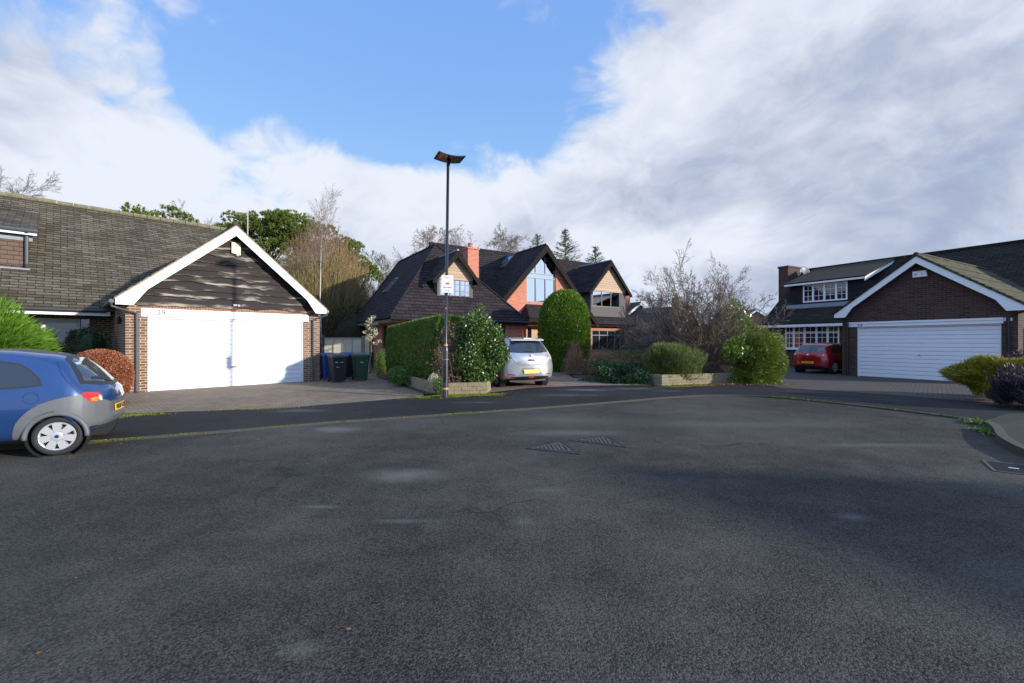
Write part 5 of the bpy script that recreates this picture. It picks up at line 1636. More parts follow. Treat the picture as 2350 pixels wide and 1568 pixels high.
def twiggy(name, label, c, rad, n, mat, seed, r=0.006, segs=5, base_r=0.25, up=0.6, wob=0.12, sub=3, cat='shrub', group=None, sublen=0.35, leafmat_=None, nleaf=0, leafL=0.03, z0=0.03):
    """mass of stems rising from one stool to fill an ellipsoid dome, with side twigs"""
    rs_ = np.random.default_rng(seed)
    c = np.array(c, float)
    S0, S1, Ra, Rb = [], [], [], []
    tips = []
    for i in range(n):
        a = rs_.uniform(0, 2 * math.pi); el = math.acos(1 - rs_.random() * 1.0)
        el = min(el, 1.45)
        tip = np.array([math.cos(a) * math.sin(el) * rad[0], math.sin(a) * math.sin(el) * rad[1], math.cos(el) * rad[2]]) * rs_.uniform(0.75, 1.06)
        b0 = np.array([rs_.normal() * base_r * rad[0], rs_.normal() * base_r * rad[1], z0])
        mid = b0 + (tip - b0) * 0.5 + np.array([0, 0, up * 0.25 * rad[2] * math.sin(el)])
        pts = [b0 * (1 - u) ** 2 + mid * 2 * u * (1 - u) + tip * u * u + rs_.normal(size=3) * wob * 0.12 * rad[2] * (u > 0) for u in np.linspace(0, 1, segs + 1)]
        for k in range(segs):
            S0.append(pts[k]); S1.append(pts[k + 1]); Ra.append(r * (1.6 - 1.2 * k / segs)); Rb.append(r * (1.6 - 1.2 * (k + 1) / segs))
        for j in range(sub):
            u = rs_.uniform(0.35, 0.98); k = min(int(u * segs), segs - 1)
            b_ = pts[k] + (pts[k + 1] - pts[k]) * (u * segs - k)
            d = unit(pts[k + 1] - pts[k]) + rs_.normal(size=3) * 0.55 + np.array([0, 0, 0.25 * up])
            e_ = b_ + unit(d) * sublen * rad[2] * rs_.uniform(0.3, 0.8)
            m_ = (b_ + e_) / 2 + rs_.normal(size=3) * 0.02
            S0 += [b_, m_]; S1 += [m_, e_]; Ra += [r * 0.6, r * 0.5]; Rb += [r * 0.5, r * 0.3]
            tips.append(e_)
    V, Fq = prisms(np.array(S0) + c, np.array(S1) + c, np.array(Ra), np.array(Rb), 3)
    if nleaf and leafmat_ is not None:
        th = thing(name, label, cat, tuple(c), 0, group)
        build_np(V, Fq, 'stems', mat, th)
        tp_ = np.array(tips)[rs_.integers(0, len(tips), nleaf)] + c + rs_.normal(size=(nleaf, 3)) * 0.05
        v, f = leaves_np(tp_, rs_.normal(size=(nleaf, 3)) + np.array([0, 0, .4]), leafL * rs_.uniform(.6, 1.3, nleaf), leafL * 0.6, rs_)
        build_np(v, f, 'foliage', leafmat_, th)
        return th
    o = build_np(V, Fq, name, mat, None, loc=tuple(c))
    return tag(o, label, cat, group)


# ---- clipped conifer hedge running back along the left drive
def hedge_block(name, label, A, B, th_, h0, h1, n, L, W, mat, seed, rough=0.05, base=0.1, cat='hedge', z0=0.05):
    rs_ = np.random.default_rng(seed)
    A = np.array(A, float); B = np.array(B, float)
    u = unit(B - A); nrm = np.array([u[1], -u[0]]); Ln = np.linalg.norm(B - A)
    cs = rs_.normal(size=(30, 2)); am = rs_.uniform(-1, 1, 30)
    def bump(s_, z):
        x = sum(a * np.exp(-(((s_ / Ln - (c[0] * 0.3 + 0.5)) * 6) ** 2 + ((z / h1 - (c[1] * 0.3 + 0.5)) * 4) ** 2)) for a, c in zip(am, cs))
        return x * rough
    k = np.array([Ln * 2 * (h0 + h1) / 2, th_ * h0, th_ * h1, Ln * th_]); k = (k / k.sum() * n).astype(int)
    pts, nr = [], []
    s_ = rs_.uniform(0, Ln, k[0]); hh = (h0 + (h1 - h0) * s_ / Ln); z = rs_.random(k[0]) * (hh - z0) + z0
    side = np.where(rs_.random(k[0]) < 0.7, 1, -1)
    rnd = np.minimum(1, (hh - z) / 0.12) ** 0.5 * np.minimum(1, np.minimum(s_, Ln - s_) / 0.18 + 0.35) ** 0.5
    o_ = side * (th_ / 2) * (0.90 + 0.10 * rnd) + side * bump(s_, z)
    o_ = o_ - side * 0.13 * rs_.random(k[0]) ** 1.8
    pts.append(np.stack([A[0] + u[0] * s_ + nrm[0] * o_, A[1] + u[1] * s_ + nrm[1] * o_, z], 1)); nr.append(np.stack([nrm[0] * side, nrm[1] * side, 0 * side], 1))
    for kk, s0, h_, sg in ((k[1], 0.0, h0, -1), (k[2], Ln, h1, 1)):
        o_ = rs_.uniform(-th_ / 2, th_ / 2, kk); z = rs_.random(kk) * (h_ - z0) + z0
        s2 = s0 - sg * (0.12 * rs_.random(kk) ** 1.8 + 0.14 * (np.abs(o_) / (th_ / 2)) ** 4) + bump(z, o_ + 1) * 0.6
        pts.append(np.stack([A[0] + u[0] * s2 + nrm[0] * o_, A[1] + u[1] * s2 + nrm[1] * o_, z], 1)); nr.append(np.tile(np.array([u[0] * sg, u[1] * sg, 0]), (kk, 1)))
    kk = k[3]; s_ = rs_.uniform(0, Ln, kk); o_ = rs_.uniform(-th_ / 2, th_ / 2, kk); z = h0 + (h1 - h0) * s_ / Ln - 0.08 * (np.abs(o_) / (th_ / 2)) ** 4 + rs_.normal(size=kk) * 0.015 + bump(s_, o_ + 1) * 0.4
    pts.append(np.stack([A[0] + u[0] * s_ + nrm[0] * o_, A[1] + u[1] * s_ + nrm[1] * o_, z], 1)); nr.append(np.tile(np.array([0, 0, 1.0]), (kk, 1)))
    P_ = np.concatenate(pts); N_ = np.concatenate(nr)
    A_ = N_ * 0.8 + rs_.normal(size=P_.shape) * 0.55 + np.array([0, 0, 0.5])
    v, f = leaves_np(P_, A_, L * rs_.uniform(.6, 1.4, len(P_)), W * rs_.uniform(.7, 1.3, len(P_)), rs_)
    # inner body
    i_ = th_ / 2 - 0.10; e0, e1 = 0.15, Ln - 0.15
    def q(s2, o2, z): return [A[0] + u[0] * s2 + nrm[0] * o2, A[1] + u[1] * s2 + nrm[1] * o2, z]
    cv = np.array([q(e0, i_, 0.04), q(e1, i_, 0.04), q(e1, -i_, 0.04), q(e0, -i_, 0.04), q(e0, i_, h0 - .12), q(e1, i_, h1 - .12), q(e1, -i_, h1 - .12), q(e0, -i_, h0 - .12)])
    cf = np.array([(0, 3, 2, 1), (4, 5, 6, 7), (0, 1, 5, 4), (1, 2, 6, 5), (2, 3, 7, 6), (3, 0, 4, 7)])
    V, Fq = merge([(v, f), (cv, cf)])
    c = (float((A[0] + B[0]) / 2), float((A[1] + B[1]) / 2), 0.0)
    return tag(build_np(V, Fq, name, mat, None, loc=c), label, cat)


hedge_block('clipped_hedge', 'tall clipped dark green conifer hedge with a flat top beside the wheelie bin drive', (-4.58, 17.5), (-1.75, 13.1), 0.95, 2.02, 2.22, 46000, 0.10, 0.028, lf_conifer, 3, rough=0.10)
# small rounded bush at the back end of the hedge
shrub('round_bush', 'small dark rounded bush at the far end of the tall clipped hedge', 'bush', (-5.55, 19.0, 0.5), (0.42, 0.5, 0.62), 5000, 0.05, 0.02, lf_conifer, seed=4, amp=0.05)
# dead and bare part of the hedge behind the lamp post
twiggy('bare_bush', 'leafless brown and reddish twigs between the clipped hedge and the lamp post', (-1.78, 12.45, 0.05), (0.50, 0.45, 1.95), 150, tw_brown, 11, r=0.007, base_r=0.35, up=0.2, wob=0.35, sub=6, sublen=0.16, leafmat_=lf_brown, nleaf=3500, leafL=0.05)
# holly
shrub('holly_bush', 'glossy dark green holly bush above the stone wall beside the lamp post', 'bush', (-1.05, 12.75, 1.16), (0.84, 0.78, 0.98), 23000, 0.075, 0.045, lf_holly, zmin=-0.95, p=2.2, amp=0.26, depth=0.45, seed=21, rand=1.2, fold=0.15, nl=44, k=22, core=0.66)
o = shrub('holly_shoot', 'pale leafy shoot standing above the top of the holly bush', 'shoot', (-0.92, 12.8, 2.40), (0.12, 0.11, 0.20), 130, 0.07, 0.035, lf_green, core=0, seed=5, up=0.8)
# low plants under the hedge
shrub('leafy_plant', 'bright green leafy weeds sprawling at the foot of the clipped hedge by the drive', 'plant', (-3.55, 14.35, 0.22), (0.55, 0.75, 0.36), 3800, 0.07, 0.035, leafmat('weed_leaf', (0.05, 0.12, 0.02), (0.14, 0.22, 0.04)), zmin=-0.3, seed=6, amp=0.4, core=0.5, rand=1.0, up=0.4)
shrub('ivy_tuft', 'upright tuft of light green ivy growing against the foot of the lamp post', 'plant', (-1.93, 11.58, 0.22), (0.12, 0.10, 0.28), 420, 0.06, 0.035, MATS['weed_leaf'], zmin=-0.6, seed=7, core=0, rand=1.0, up=0.3)
shrub('silvery_plant', 'small silver leaved plant spilling over the corner of the stone wall', 'plant', (-2.12, 11.78, 0.36), (0.16, 0.16, 0.22), 400, 0.05, 0.03, lf_cream, zmin=-0.7, seed=8, core=0, rand=1.0)

# topiary egg on its stem
shrub('clipped_egg_tree', 'large bright green conifer clipped into an egg shape in front of the glazed gable', 'tree', (2.55, 21.3, 1.55), (1.24, 1.20, 2.40), 46000, 0.13, 0.036, lf_topiary, p=2.5, amp=0.06, depth=0.16, seed=31, zmin=-0.7, rand=0.5, up=0.7, core=0.80, nl=40, k=24)
th = None
# brown twiggy shrubs in the middle bed
twiggy('brown_shrub', 'pale brown twiggy shrub with a flat clipped top against the egg shaped conifer', (2.75, 19.0, 0.03), (0.55, 0.55, 1.42), 330, tw_red, 41, r=0.006, base_r=0.45, up=0.1, wob=0.15, sub=4, sublen=0.2, leafmat_=lf_brown, nleaf=2500, leafL=0.035)
twiggy('brown_shrub', 'rounded reddish brown twiggy shrub under the wide ground floor window', (3.75, 18.6, 0.03), (0.72, 0.7, 1.15), 420, tw_red, 42, r=0.006, base_r=0.3, up=0.4, wob=0.2, sub=4, sublen=0.22, leafmat_=lf_brown, nleaf=4500, leafL=0.035)
shrub('mounded_shrub', 'low olive brown mounded shrub between the brown twiggy shrub and the green bush', 'shrub', (4.75, 17.3, 0.45), (1.15, 0.9, 0.74), 12000, 0.10, 0.018, leafmat('olive_brown_leaf', (0.09, 0.075, 0.03), (0.22, 0.18, 0.07), (0.17, 0.10, 0.06)), zmin=-0.6, seed=43, amp=0.22, rand=1.1, up=0.3, depth=0.4)
shrub('ivy_mass', 'dark green ivy spilling over the bed edge to the left of the low stone wall', 'ground cover plant', (4.0, 15.35, 0.2), (0.95, 0.85, 0.48), 8000, 0.08, 0.06, lf_ivy, zmin=-0.35, seed=44, amp=0.5, rand=1.2, depth=0.5, nl=40, k=20, core=0.6)
shrub('green_bush', 'upright feathery green bush overhanging the left end of the low stone wall', 'bush', (5.15, 14.75, 0.72), (0.70, 0.60, 0.64), 15000, 0.17, 0.022, lf_green, zmin=-0.85, seed=45, amp=0.55, rand=0.45, up=1.4, depth=0.6, k=18, nl=40, core=0.42)
# laurel with pale glossy leaves
shrub('laurel_bush', 'glossy yellow green laurel growing in front of the round conifer', 'bush', (7.62, 14.75, 1.18), (0.50, 0.36, 0.46), 1700, 0.13, 0.055, lf_laurel, zmin=-0.9, seed=46, amp=0.4, rand=1.0, up=0.3, core=0.5, depth=0.6)
shrub('laurel_bush', 'taller pale yellow green laurel behind the bare spreading tree', 'bush', (8.85, 17.6, 1.85), (0.85, 0.6, 0.95), 3800, 0.15, 0.055, lf_laurel, zmin=-0.9, seed=47, amp=0.5, rand=1.0, up=0.7, core=0.45, depth=0.6)
shrub('round_conifer', 'big rounded feathery green conifer at the right end of the low stone wall', 'bush', (8.50, 15.0, 0.78), (0.86, 0.80, 0.92), 25000, 0.15, 0.022, lf_round, zmin=-0.95, seed=48, amp=0.38, rand=0.5, up=0.1, sprays=(0.5, 0, 0), p=2.0, depth=0.40, nl=44, k=20, core=0.7)
# right-hand shrubs
shrub('yellow_conifer', 'golden yellow green feathery conifer in front of the right garage door', 'bush', (11.62, 10.35, 0.60), (0.70, 0.66, 0.46), 26000, 0.13, 0.018, lf_yellow, zmin=-0.85, seed=51, amp=0.35, rand=0.55, up=-0.1, depth=0.4, k=16, nl=44, core=0.62)
shrub('purple_shrub', 'low dark purple heather like shrub in front of the golden conifer at the right edge', 'shrub', (11.15, 9.25, 0.36), (0.66, 0.52, 0.42), 11000, 0.11, 0.016, lf_purple, zmin=-0.6, seed=52, amp=0.45, rand=0.7, up=0.8, depth=0.55, k=18, nl=40, core=0.5)
shrub('purple_shrub', 'taller dark purple shrub just behind the golden conifer by the brick corner', 'shrub', (12.9, 11.0, 0.6), (0.6, 0.5, 0.55), 9000, 0.06, 0.012, lf_purple, zmin=-0.6, seed=53, amp=0.2, rand=0.7, up=0.6, depth=0.4)
# left-hand shrubs
shrub('copper_bush', 'rounded copper orange clipped bush between the blue car and garage 29', 'bush', (-9.28, 9.80, 0.66), (0.54, 0.58, 0.61), 26000, 0.04, 0.026, lf_orange, p=2.3, amp=0.07, seed=61, rand=0.8, up=0.6, depth=0.16, core=0.84)
for sd_, (cx, cy, cz), (rx, ry, rz), nn_ in ((62, (-12.95, 11.0, 1.08), (0.95, 0.85, 0.95), 15000),):
    shrub('feathery_conifer', 'bright green feathery conifer with sprays reaching right, behind the blue car', 'bush', (cx, cy, cz), (rx, ry, rz), nn_, 0.24, 0.026, lf_bright, zmin=-0.95, seed=sd_, amp=0.5, rand=0.35, sprays=(0.9, 0, 0.35), depth=0.5, k=18, nl=40, core=0.6)
shrub('evergreen_shrub', 'dark evergreen shrub growing in the shaded corner beside garage 29', 'shrub', tuple(f29.p(-1.2, -2.9, 0.95)), (0.5, 0.5, 1.0), 7000, 0.06, 0.03, leafmat('shade_leaf', (0.02, 0.045, 0.012), (0.06, 0.09, 0.03)), seed=63, amp=0.3, rand=1.0, depth=0.4, zmin=-0.9)

# variegated shrub on a thin stem
th = thing('variegated_shrub', 'cream and white variegated shrub on a thin stem beside the pale fence post', 'shrub', (-6.25, 19.2, 0))
mb = MB(); mb.tube([(-6.28, 19.2, 0), (-6.2, 19.2, 1.2), (-6.26, 19.2, 2.35)], [0.025, 0.02, 0.008], 6)
for a in range(9):
    q = a * 2.4; mb.tube([(-6.22, 19.2, 1.3 + a * 0.08), (-6.22 + 0.36 * math.cos(q), 19.2 + 0.3 * math.sin(q), 1.5 + a * 0.085)], [0.009, 0.004], 5)
build(mb, 'stem', tw_grey, th)
rs_ = np.random.default_rng(5)
tp_ = np.concatenate([np.array([-6.22 + 0.36 * math.cos(a * 2.4) * f * (1 - a * 0.055), 19.2 + 0.3 * math.sin(a * 2.4) * f, 1.3 + a * 0.095 + 0.2 * f]) + rs_.normal(size=(14, 3)) * 0.05 for a in range(12) for f in (0.5, 0.8, 1.0)])
v, f = leaves_np(tp_, rs_.normal(size=tp_.shape), 0.085, 0.045, rs_); build_np(v, f, 'foliage', lf_cream, th)

# ---- trees
# spreading bare tree of the middle bed
cfgA = dict(seg=[6, 6, 5, 4, 3], kids=[7, 7, 6, 5], wob=[0.20, 0.20, 0.18, 0.22, 0.22], up=[0.03, 0.05, 0.05, 0.03, 0.02], ang=[0.65, 0.6, 0.6, 0.7], len=[0.62, 0.6, 0.52, 0.5], rad=[0.6, 0.6, 0.55, 0.55], **{'from': [0.25, 0.25, 0.25, 0.2]}, rmin=0.007)


def dome_tree(name, label, c, rad, n, seed, mat, r0=0.036):
    rs_ = np.random.default_rng(seed)
    cfg = dict(seg=[8, 5, 4, 3], kids=[10, 6, 4], wob=[0.09, 0.14, 0.18, 0.2], up=[0.03, 0.05, 0.04, 0.02], ang=[0.7, 0.6, 0.6], len=[0.36, 0.50, 0.5], rad=[0.42, 0.6, 0.65], **{'from': [0.22, 0.2, 0.2]}, rmin=0.0062)
    out = [[] for _ in cfg['seg']]
    c = np.array(c, float)
    for i in range(n):
        a = 2 * math.pi * (i * 0.618) + rs_.normal() * 0.2
        el = math.radians(9 + 72 * ((i + 0.5) / n))
        d = np.array([math.cos(a) * math.cos(el), math.sin(a) * math.cos(el), math.sin(el)])
        rr = 1.0 / math.sqrt((d[0] / rad[0]) ** 2 + (d[1] / rad[1]) ** 2 + (d[2] / rad[2]) ** 2)
        grow(rs_, c + np.array([math.cos(a) * 0.22, math.sin(a) * 0.22, 0.25]), d, rr * rs_.uniform(0.82, 1.0), r0 * rs_.uniform(0.6, 1.1), 0, cfg, out)
    th = thing(name, label, 'tree', tuple(c))
    mb = MB(); mb.tube([tuple(c), tuple(c + (0, 0, 0.35)), tuple(c + (0, 0, 0.6))], [0.26, 0.2, 0.08], 10); build(mb, 'trunk', mat, th)
    segs = [q for l in out for q in l if min(q[0][2], q[1][2]) > 0.25 and not (q[1][0] > c[0] + 1.6 and min(q[0][2], q[1][2]) < 1.75)]
    P0, P1, a_, b_ = [np.array(x) for x in zip(*segs)]
    v, f = prisms(P0, P1, a_, b_, 3); build_np(v, f, 'crown', mat, th)


dome_tree('bare_tree', 'wide domed leafless tree with dense radiating grey brown branches above the low stone wall', (7.35, 17.4, 0.0), (3.45, 2.3, 4.25), 60, 72, leafmat('spreading_bark', (0.085, 0.068, 0.054), (0.16, 0.13, 0.105), rough=0.85, trans=0, spec=0.2))
# bare tangle beneath
twiggy('bramble_thicket', 'dark tangled bare stems and brambles filling the bed under the spreading tree', (6.6, 16.4, 0.0), (1.7, 1.0, 1.5), 420, tw_brown, 73, r=0.007, base_r=0.5, up=0.2, wob=0.9, sub=5, sublen=0.35, leafmat_=lf_brown, nleaf=2500, leafL=0.04)
twiggy('bare_shrub', 'bare pinkish brown stems rising beside the right wall of the charcoal roofed house', (6.4, 20.5, 0.0), (1.6, 1.2, 2.6), 260, tw_brown, 74, r=0.008, base_r=0.4, up=0.3, wob=0.4, sub=6, sublen=0.25)
shrub('dark_hedge', 'dark mixed evergreen hedge behind the thicket beneath the spreading tree', 'hedge', (7.6, 19.6, 0.8), (3.2, 0.9, 1.25), 16000, 0.07, 0.03, leafmat('dark_mixed_leaf', (0.035, 0.04, 0.018), (0.11, 0.105, 0.045), (0.12, 0.08, 0.045)), zmin=-0.6, seed=75, amp=0.3, rand=1.0, depth=0.4)

# olive and russet willow-like mass behind garage 29
def brush_tree(name, label, base, H, rx, n, mat_lo, mat_hi, seed, splitf=0.62, r=0.012):
    rs_ = np.random.default_rng(seed)
    th = thing(name, label, 'tree', tuple(base))
    lo, hi = [], []
    b = np.array(base, float)
    for i in range(n):
        a = rs_.uniform(0, 2 * math.pi); q = math.sqrt(rs_.random())
        tip = b + np.array([math.cos(a) * rx * q, math.sin(a) * rx * 0.8 * q, H * (1 - 0.55 * q ** 2.2) * rs_.uniform(0.62, 1.02)])
        s0 = b + np.array([math.cos(a) * rx * q * 0.45, math.sin(a) * rx * 0.4 * q, H * rs_.uniform(0.02, 0.45)])
        mid = (s0 + tip) / 2 + np.array([math.cos(a), math.sin(a), 0]) * rx * 0.14 * q + rs_.normal(size=3) * 0.15
        pts = [s0 * (1 - u) ** 2 + mid * 2 * u * (1 - u) + tip * u * u + rs_.normal(size=3) * 0.03 for u in np.linspace(0, 1, 6)]
        for k in range(5):
            (hi if pts[k][2] - b[2] > H * splitf * rs_.uniform(0.85, 1.15) * (1 - 0.4 * q * q) else lo).append((pts[k], pts[k + 1], r * (1.3 - k * 0.2), r * (1.1 - k * 0.2)))
        for j in range(3):
            k = rs_.integers(1, 5); p0 = pts[k]; d = unit(pts[k] - pts[k - 1]) + rs_.normal(size=3) * 0.35 + np.array([0, 0, 0.15])
            e_ = p0 + unit(d) * H * 0.09 * rs_.uniform(0.4, 1.2)
            (hi if p0[2] - b[2] > H * splitf else lo).append((p0, e_, r * 0.5, r * 0.25))
    # main stems
    st = []
    for i in range(9):
        a = rs_.uniform(0, 6.28); p = b.copy(); d = np.array([math.cos(a) * 0.5, math.sin(a) * 0.5, 1.0])
        for k in range(6):
            q_ = p + unit(d + rs_.normal(size=3) * 0.15) * H * 0.11
            st.append((p, q_, 0.09 - 0.012 * k, 0.08 - 0.012 * k)); p = q_
    for segs, nm, mt in ((st, 'trunk', tw_grey), (lo, 'lower_crown', mat_lo), (hi, 'upper_crown', mat_hi)):
        if segs:
            P0, P1, a_, b_ = [np.array(x) for x in zip(*segs)]
            v, f = prisms(P0, P1, a_, b_, 3); build_np(v, f, nm, mt, th)
    return th


brush_tree('willow_tree', 'broad rounded mass of olive and russet bare twigs behind the right side of garage 29', tuple(at(738, 29.0)), 9.6, 4.0, 3600, tw_olive, tw_red, 81, splitf=0.72, r=0.014)
brush_tree('willow_tree', 'smaller russet twig mass between the willow and the left slope of the charcoal roof', tuple(at(815, 33.0)), 6.6, 2.6, 1500, tw_olive, tw_red, 82, splitf=0.35, r=0.014)
# white birch in front of the willow
cfgB = dict(seg=[9, 6, 5, 4], kids=[26, 8, 7], wob=[0.035, 0.10, 0.14, 0.2], up=[0.02, 0.09, 0.02, -0.03], ang=[0.62, 0.55, 0.6], len=[0.26, 0.50, 0.5], rad=[0.33, 0.55, 0.6], **{'from': [0.55, 0.2, 0.2]}, rmin=0.005)
bare_tree('birch_tree', 'slender white trunked birch rising in front of the olive willow mass', tuple(at(740, 25.6)), 10.2, cfgB, (tw_pale, tw_far), 83, r0=0.045)


def pine(name, label, base, H, clumps, seed, group=None, mat=lf_pine, n=1500, L=0.42, rtrunk=0.22):
    """clumps: list of (dx, dy, z, rx, rz)"""
    rs_ = np.random.default_rng(seed)
    th = thing(name, label, 'tree', tuple(base), 0, group)
    b = np.array(base, float)
    mb = MB(); mb.tube([tuple(b), tuple(b + (0.1, 0, H * 0.5)), tuple(b + (0, 0, H * 0.93))], [rtrunk, rtrunk * 0.7, 0.05], 8)
    PP, AA = [], []
    for (dx, dy, z, rx, rz) in clumps:
        c = b + np.array([dx, dy, z])
        mb.tube([tuple(b + (0, 0, max(z * 0.75, z - 2.5))), tuple((b + (0, 0, max(z * 0.75, z - 2.5)) + c) / 2 + (0, 0, 0.2)), tuple(c)], [0.09, 0.06, 0.03], 6)
        m_ = max(6, int(n * rx * rx / 700))
        # tufts over the clump
        t_, d_ = shell(rs_, m_, c, (rx, rx, rz), -0.5, 2.0, 0.2, 0.35, 8, 14, seed)
        for tp, dd in zip(t_, d_):
            k = 26
            ax = unit(dd + np.array([0, 0, 0.9]))
            dirs = unit(ax * 0.9 + rs_.normal(size=(k, 3)) * 0.65)
            PP.append(tp + dirs * L * 0.35 * rs_.random((k, 1))); AA.append(dirs)
    P_ = np.concatenate(PP); A_ = np.concatenate(AA)
    v, f = leaves_np(P_, A_, L * 0.62 * rs_.uniform(.6, 1.3, len(P_)), 0.055, rs_)
    build(mb, 'trunk', plain('pine_bark_%d' % seed, (0.12, 0.075, 0.05), 0.9), th)
    build_np(v, f, 'crown', mat, th)
    return th


rs2 = np.random.default_rng(9)
def clump_set(w_, z0, z1, n, r0, r1):
    out = []
    for i in range(n):
        x = rs2.uniform(-w_, w_); z = rs2.uniform(z0, z1) * (1 - 0.10 * (abs(x) / w_) ** 2)
        r_ = rs2.uniform(r0, r1); out.append((x, rs2.uniform(-1.5, 1.5), z, r_, r_ * 0.62))
    return out


pine('pine_tree', 'tall dense pine with a flat clumped crown right of the tv aerial', tuple(at(618, 40)), 14.0, clump_set(3.6, 8.0, 13.4, 30, 0.9, 1.6), 91, 'pines behind number 29', n=40000)
pine('pine_tree', 'dark pine crown standing behind the birch above the willow mass', tuple(at(735, 43)), 13.6, clump_set(3.0, 8.6, 12.7, 24, 0.8, 1.4), 92, 'pines behind number 29', n=40000)
pine('pine_tree', 'lower pine whose crown shows right of the willow near the charcoal roof', tuple(at(812, 41)), 10.5, clump_set(1.9, 7.2, 9.9, 9, 0.8, 1.3) + [(1.3, 0, 8.2, 1.1, 0.7), (-1.0, 0, 10.6, 1.2, 0.8)], 93, 'pines behind number 29', n=40000)
pine('pine_tree', 'small pine top poking over the left half of the mossy roof', tuple(at(312, 34)), 12.0, [(-0.3, 0, 11.7, 0.65, 0.55), (0.5, 0, 11.4, 0.6, 0.4), (-.7, 0, 11.2, 0.6, 0.5), (1.2, 0, 11.1, 0.6, 0.4), (0, 0, 10.6, 1.1, 0.6)], 94, 'pines behind number 29', n=40000)
pine('pine_tree', 'pair of rounded pine tops poking over the middle of the mossy roof', tuple(at(392, 36)), 12.0, [(-0.1, 0, 12.1, 0.75, 0.6), (-1.1, 0, 11.7, 0.6, 0.45), (1.0, 0, 11.7, 0.7, 0.5), (1.7, 0, 11.2, 0.6, 0.5), (0, 0, 11.0, 1.2, 0.6)], 95, 'pines behind number 29', n=40000)
pine('pine_tree', 'ragged low pine just left of the tv aerial behind the ridge', tuple(at(528, 44)), 12.0, [(-0.4, 0, 12.6, 0.9, 0.6), (1.0, 0, 13.2, 1.0, 0.7), (-1.9, 0, 12.4, 0.8, 0.5), (2.0, 0, 13.4, 1.2, 0.9), (-3.2, 0, 12.4, 0.7, 0.5), (0, 0, 11.8, 2.0, 0.7)], 96, 'pines behind number 29', n=40000)

cfgC = dict(seg=[6, 5, 4, 4, 3], kids=[7, 6, 6, 4], wob=[0.06, 0.12, 0.15, 0.2, 0.2], up=[0.02, 0.06, 0.05, 0.02, 0.0], ang=[0.7, 0.6, 0.6, 0.6], len=[0.5, 0.55, 0.5, 0.5], rad=[0.5, 0.55, 0.55, 0.6], **{'from': [0.4, 0.25, 0.2, 0.2]}, rmin=0.008)
cfgD = dict(cfgC, up=[0.02, 0.05, -0.02, -0.10, -0.15], kids=[9, 7, 7, 5])
for (px, Y, H, label, cf, mt, sd_) in (
    (-30, 26, 13.6, 'bare grey tree rising over the far left end of the mossy roof', cfgC, tw_grey, 101),
    (470, 50, 18.6, 'bare pinkish crown between the pine tops above the ridge of number 29', cfgC, tw_far, 102),
    (962, 55, 16.6, 'drooping bare birch crown behind the left ridge of the charcoal roof', cfgD, tw_far, 104),
    (1055, 70, 20.5, 'faint bare treetop left of the red chimney', cfgC, tw_far, 105),
    (1140, 55, 17.6, 'tall bare birch directly behind the red chimney', cfgD, tw_far, 106),
    (868, 48, 11.4, 'low rounded bare oak beside the left edge of the charcoal roof', cfgC, tw_grey, 107),
    (1505, 50, 8.0, 'small bare tree beside the distant brick house', cfgC, tw_far, 108),
    (1660, 42, 7.5, 'bare treetop behind the spreading tree on its right', cfgC, tw_far, 109)):
    cf = dict(cf, rmin=max(0.007, Y * 0.00026), kids=[k_ + 3 for k_ in cf['kids'][:2]] + [k_ + 1 for k_ in cf['kids'][2:]])
    bare_tree('birch_tree' if 'birch' in label else 'bare_tree', label, tuple(at(px, Y)), H * (0.85 if 'birch' in label else 0.78), cf, (tw_pale if 'birch' in label else mt, mt), sd_, r0=0.13 if Y > 40 else 0.10, stems=1, group='bare trees in the background')


def spruce(label, px, Y, H, seed, ztop_only=3.8):
    rs_ = np.random.default_rng(seed)
    base = at(px, Y); b = np.array(base)
    th = thing('spruce_tree', label, 'tree', tuple(base), 0, 'spruce tops behind the charcoal roof')
    mb = MB(); mb.tube([tuple(b), tuple(b + (0, 0, H))], [0.16, 0.02], 6)
    PP, AA = [], []
    z = H - ztop_only
    while z < H - 0.1:
        k = 5
        Lb = 0.46 * (H - z) + 0.22
        for j in range(k):
            a = rs_.uniform(0, 6.28); d = np.array([math.cos(a), math.sin(a), 0.28])
            e = b + np.array([0, 0, z]); Lr = Lb * rs_.uniform(0.7, 1.15)
            mb.tube([tuple(e), tuple(e + d * Lr)], [0.02, 0.006], 4)
            m_ = int(20 * Lr) + 5
            u_ = rs_.random(m_)
            p = e + d * Lr * u_[:, None] - np.array([0, 0, 1]) * (0.12 * u_ * (1 - u_))[:, None] + rs_.normal(size=(m_, 3)) * 0.05
            PP.append(p); AA.append(d + rs_.normal(size=(m_, 3)) * 0.6 - np.array([0, 0, 0.2]))
        z += 0.21
    P_ = np.concatenate(PP); A_ = np.concatenate(AA)
    v, f = leaves_np(P_, A_, 0.24 * rs_.uniform(.6, 1.3, len(P_)), 0.05, rs_)
    build(mb, 'trunk', tw_grey, th); build_np(v, f, 'crown', lf_spruce, th)


spruce('short spruce top showing behind the left slope of the tall glazed gable', 1234, 46, 12.9, 111)
spruce('tall dark pointed spruce between the glazed gable and the right dormer', 1298, 46, 13.4, 112)
spruce('broad ragged spruce top just left of the right dormer ridge', 1366, 44, 11.2, 113, 2.6)

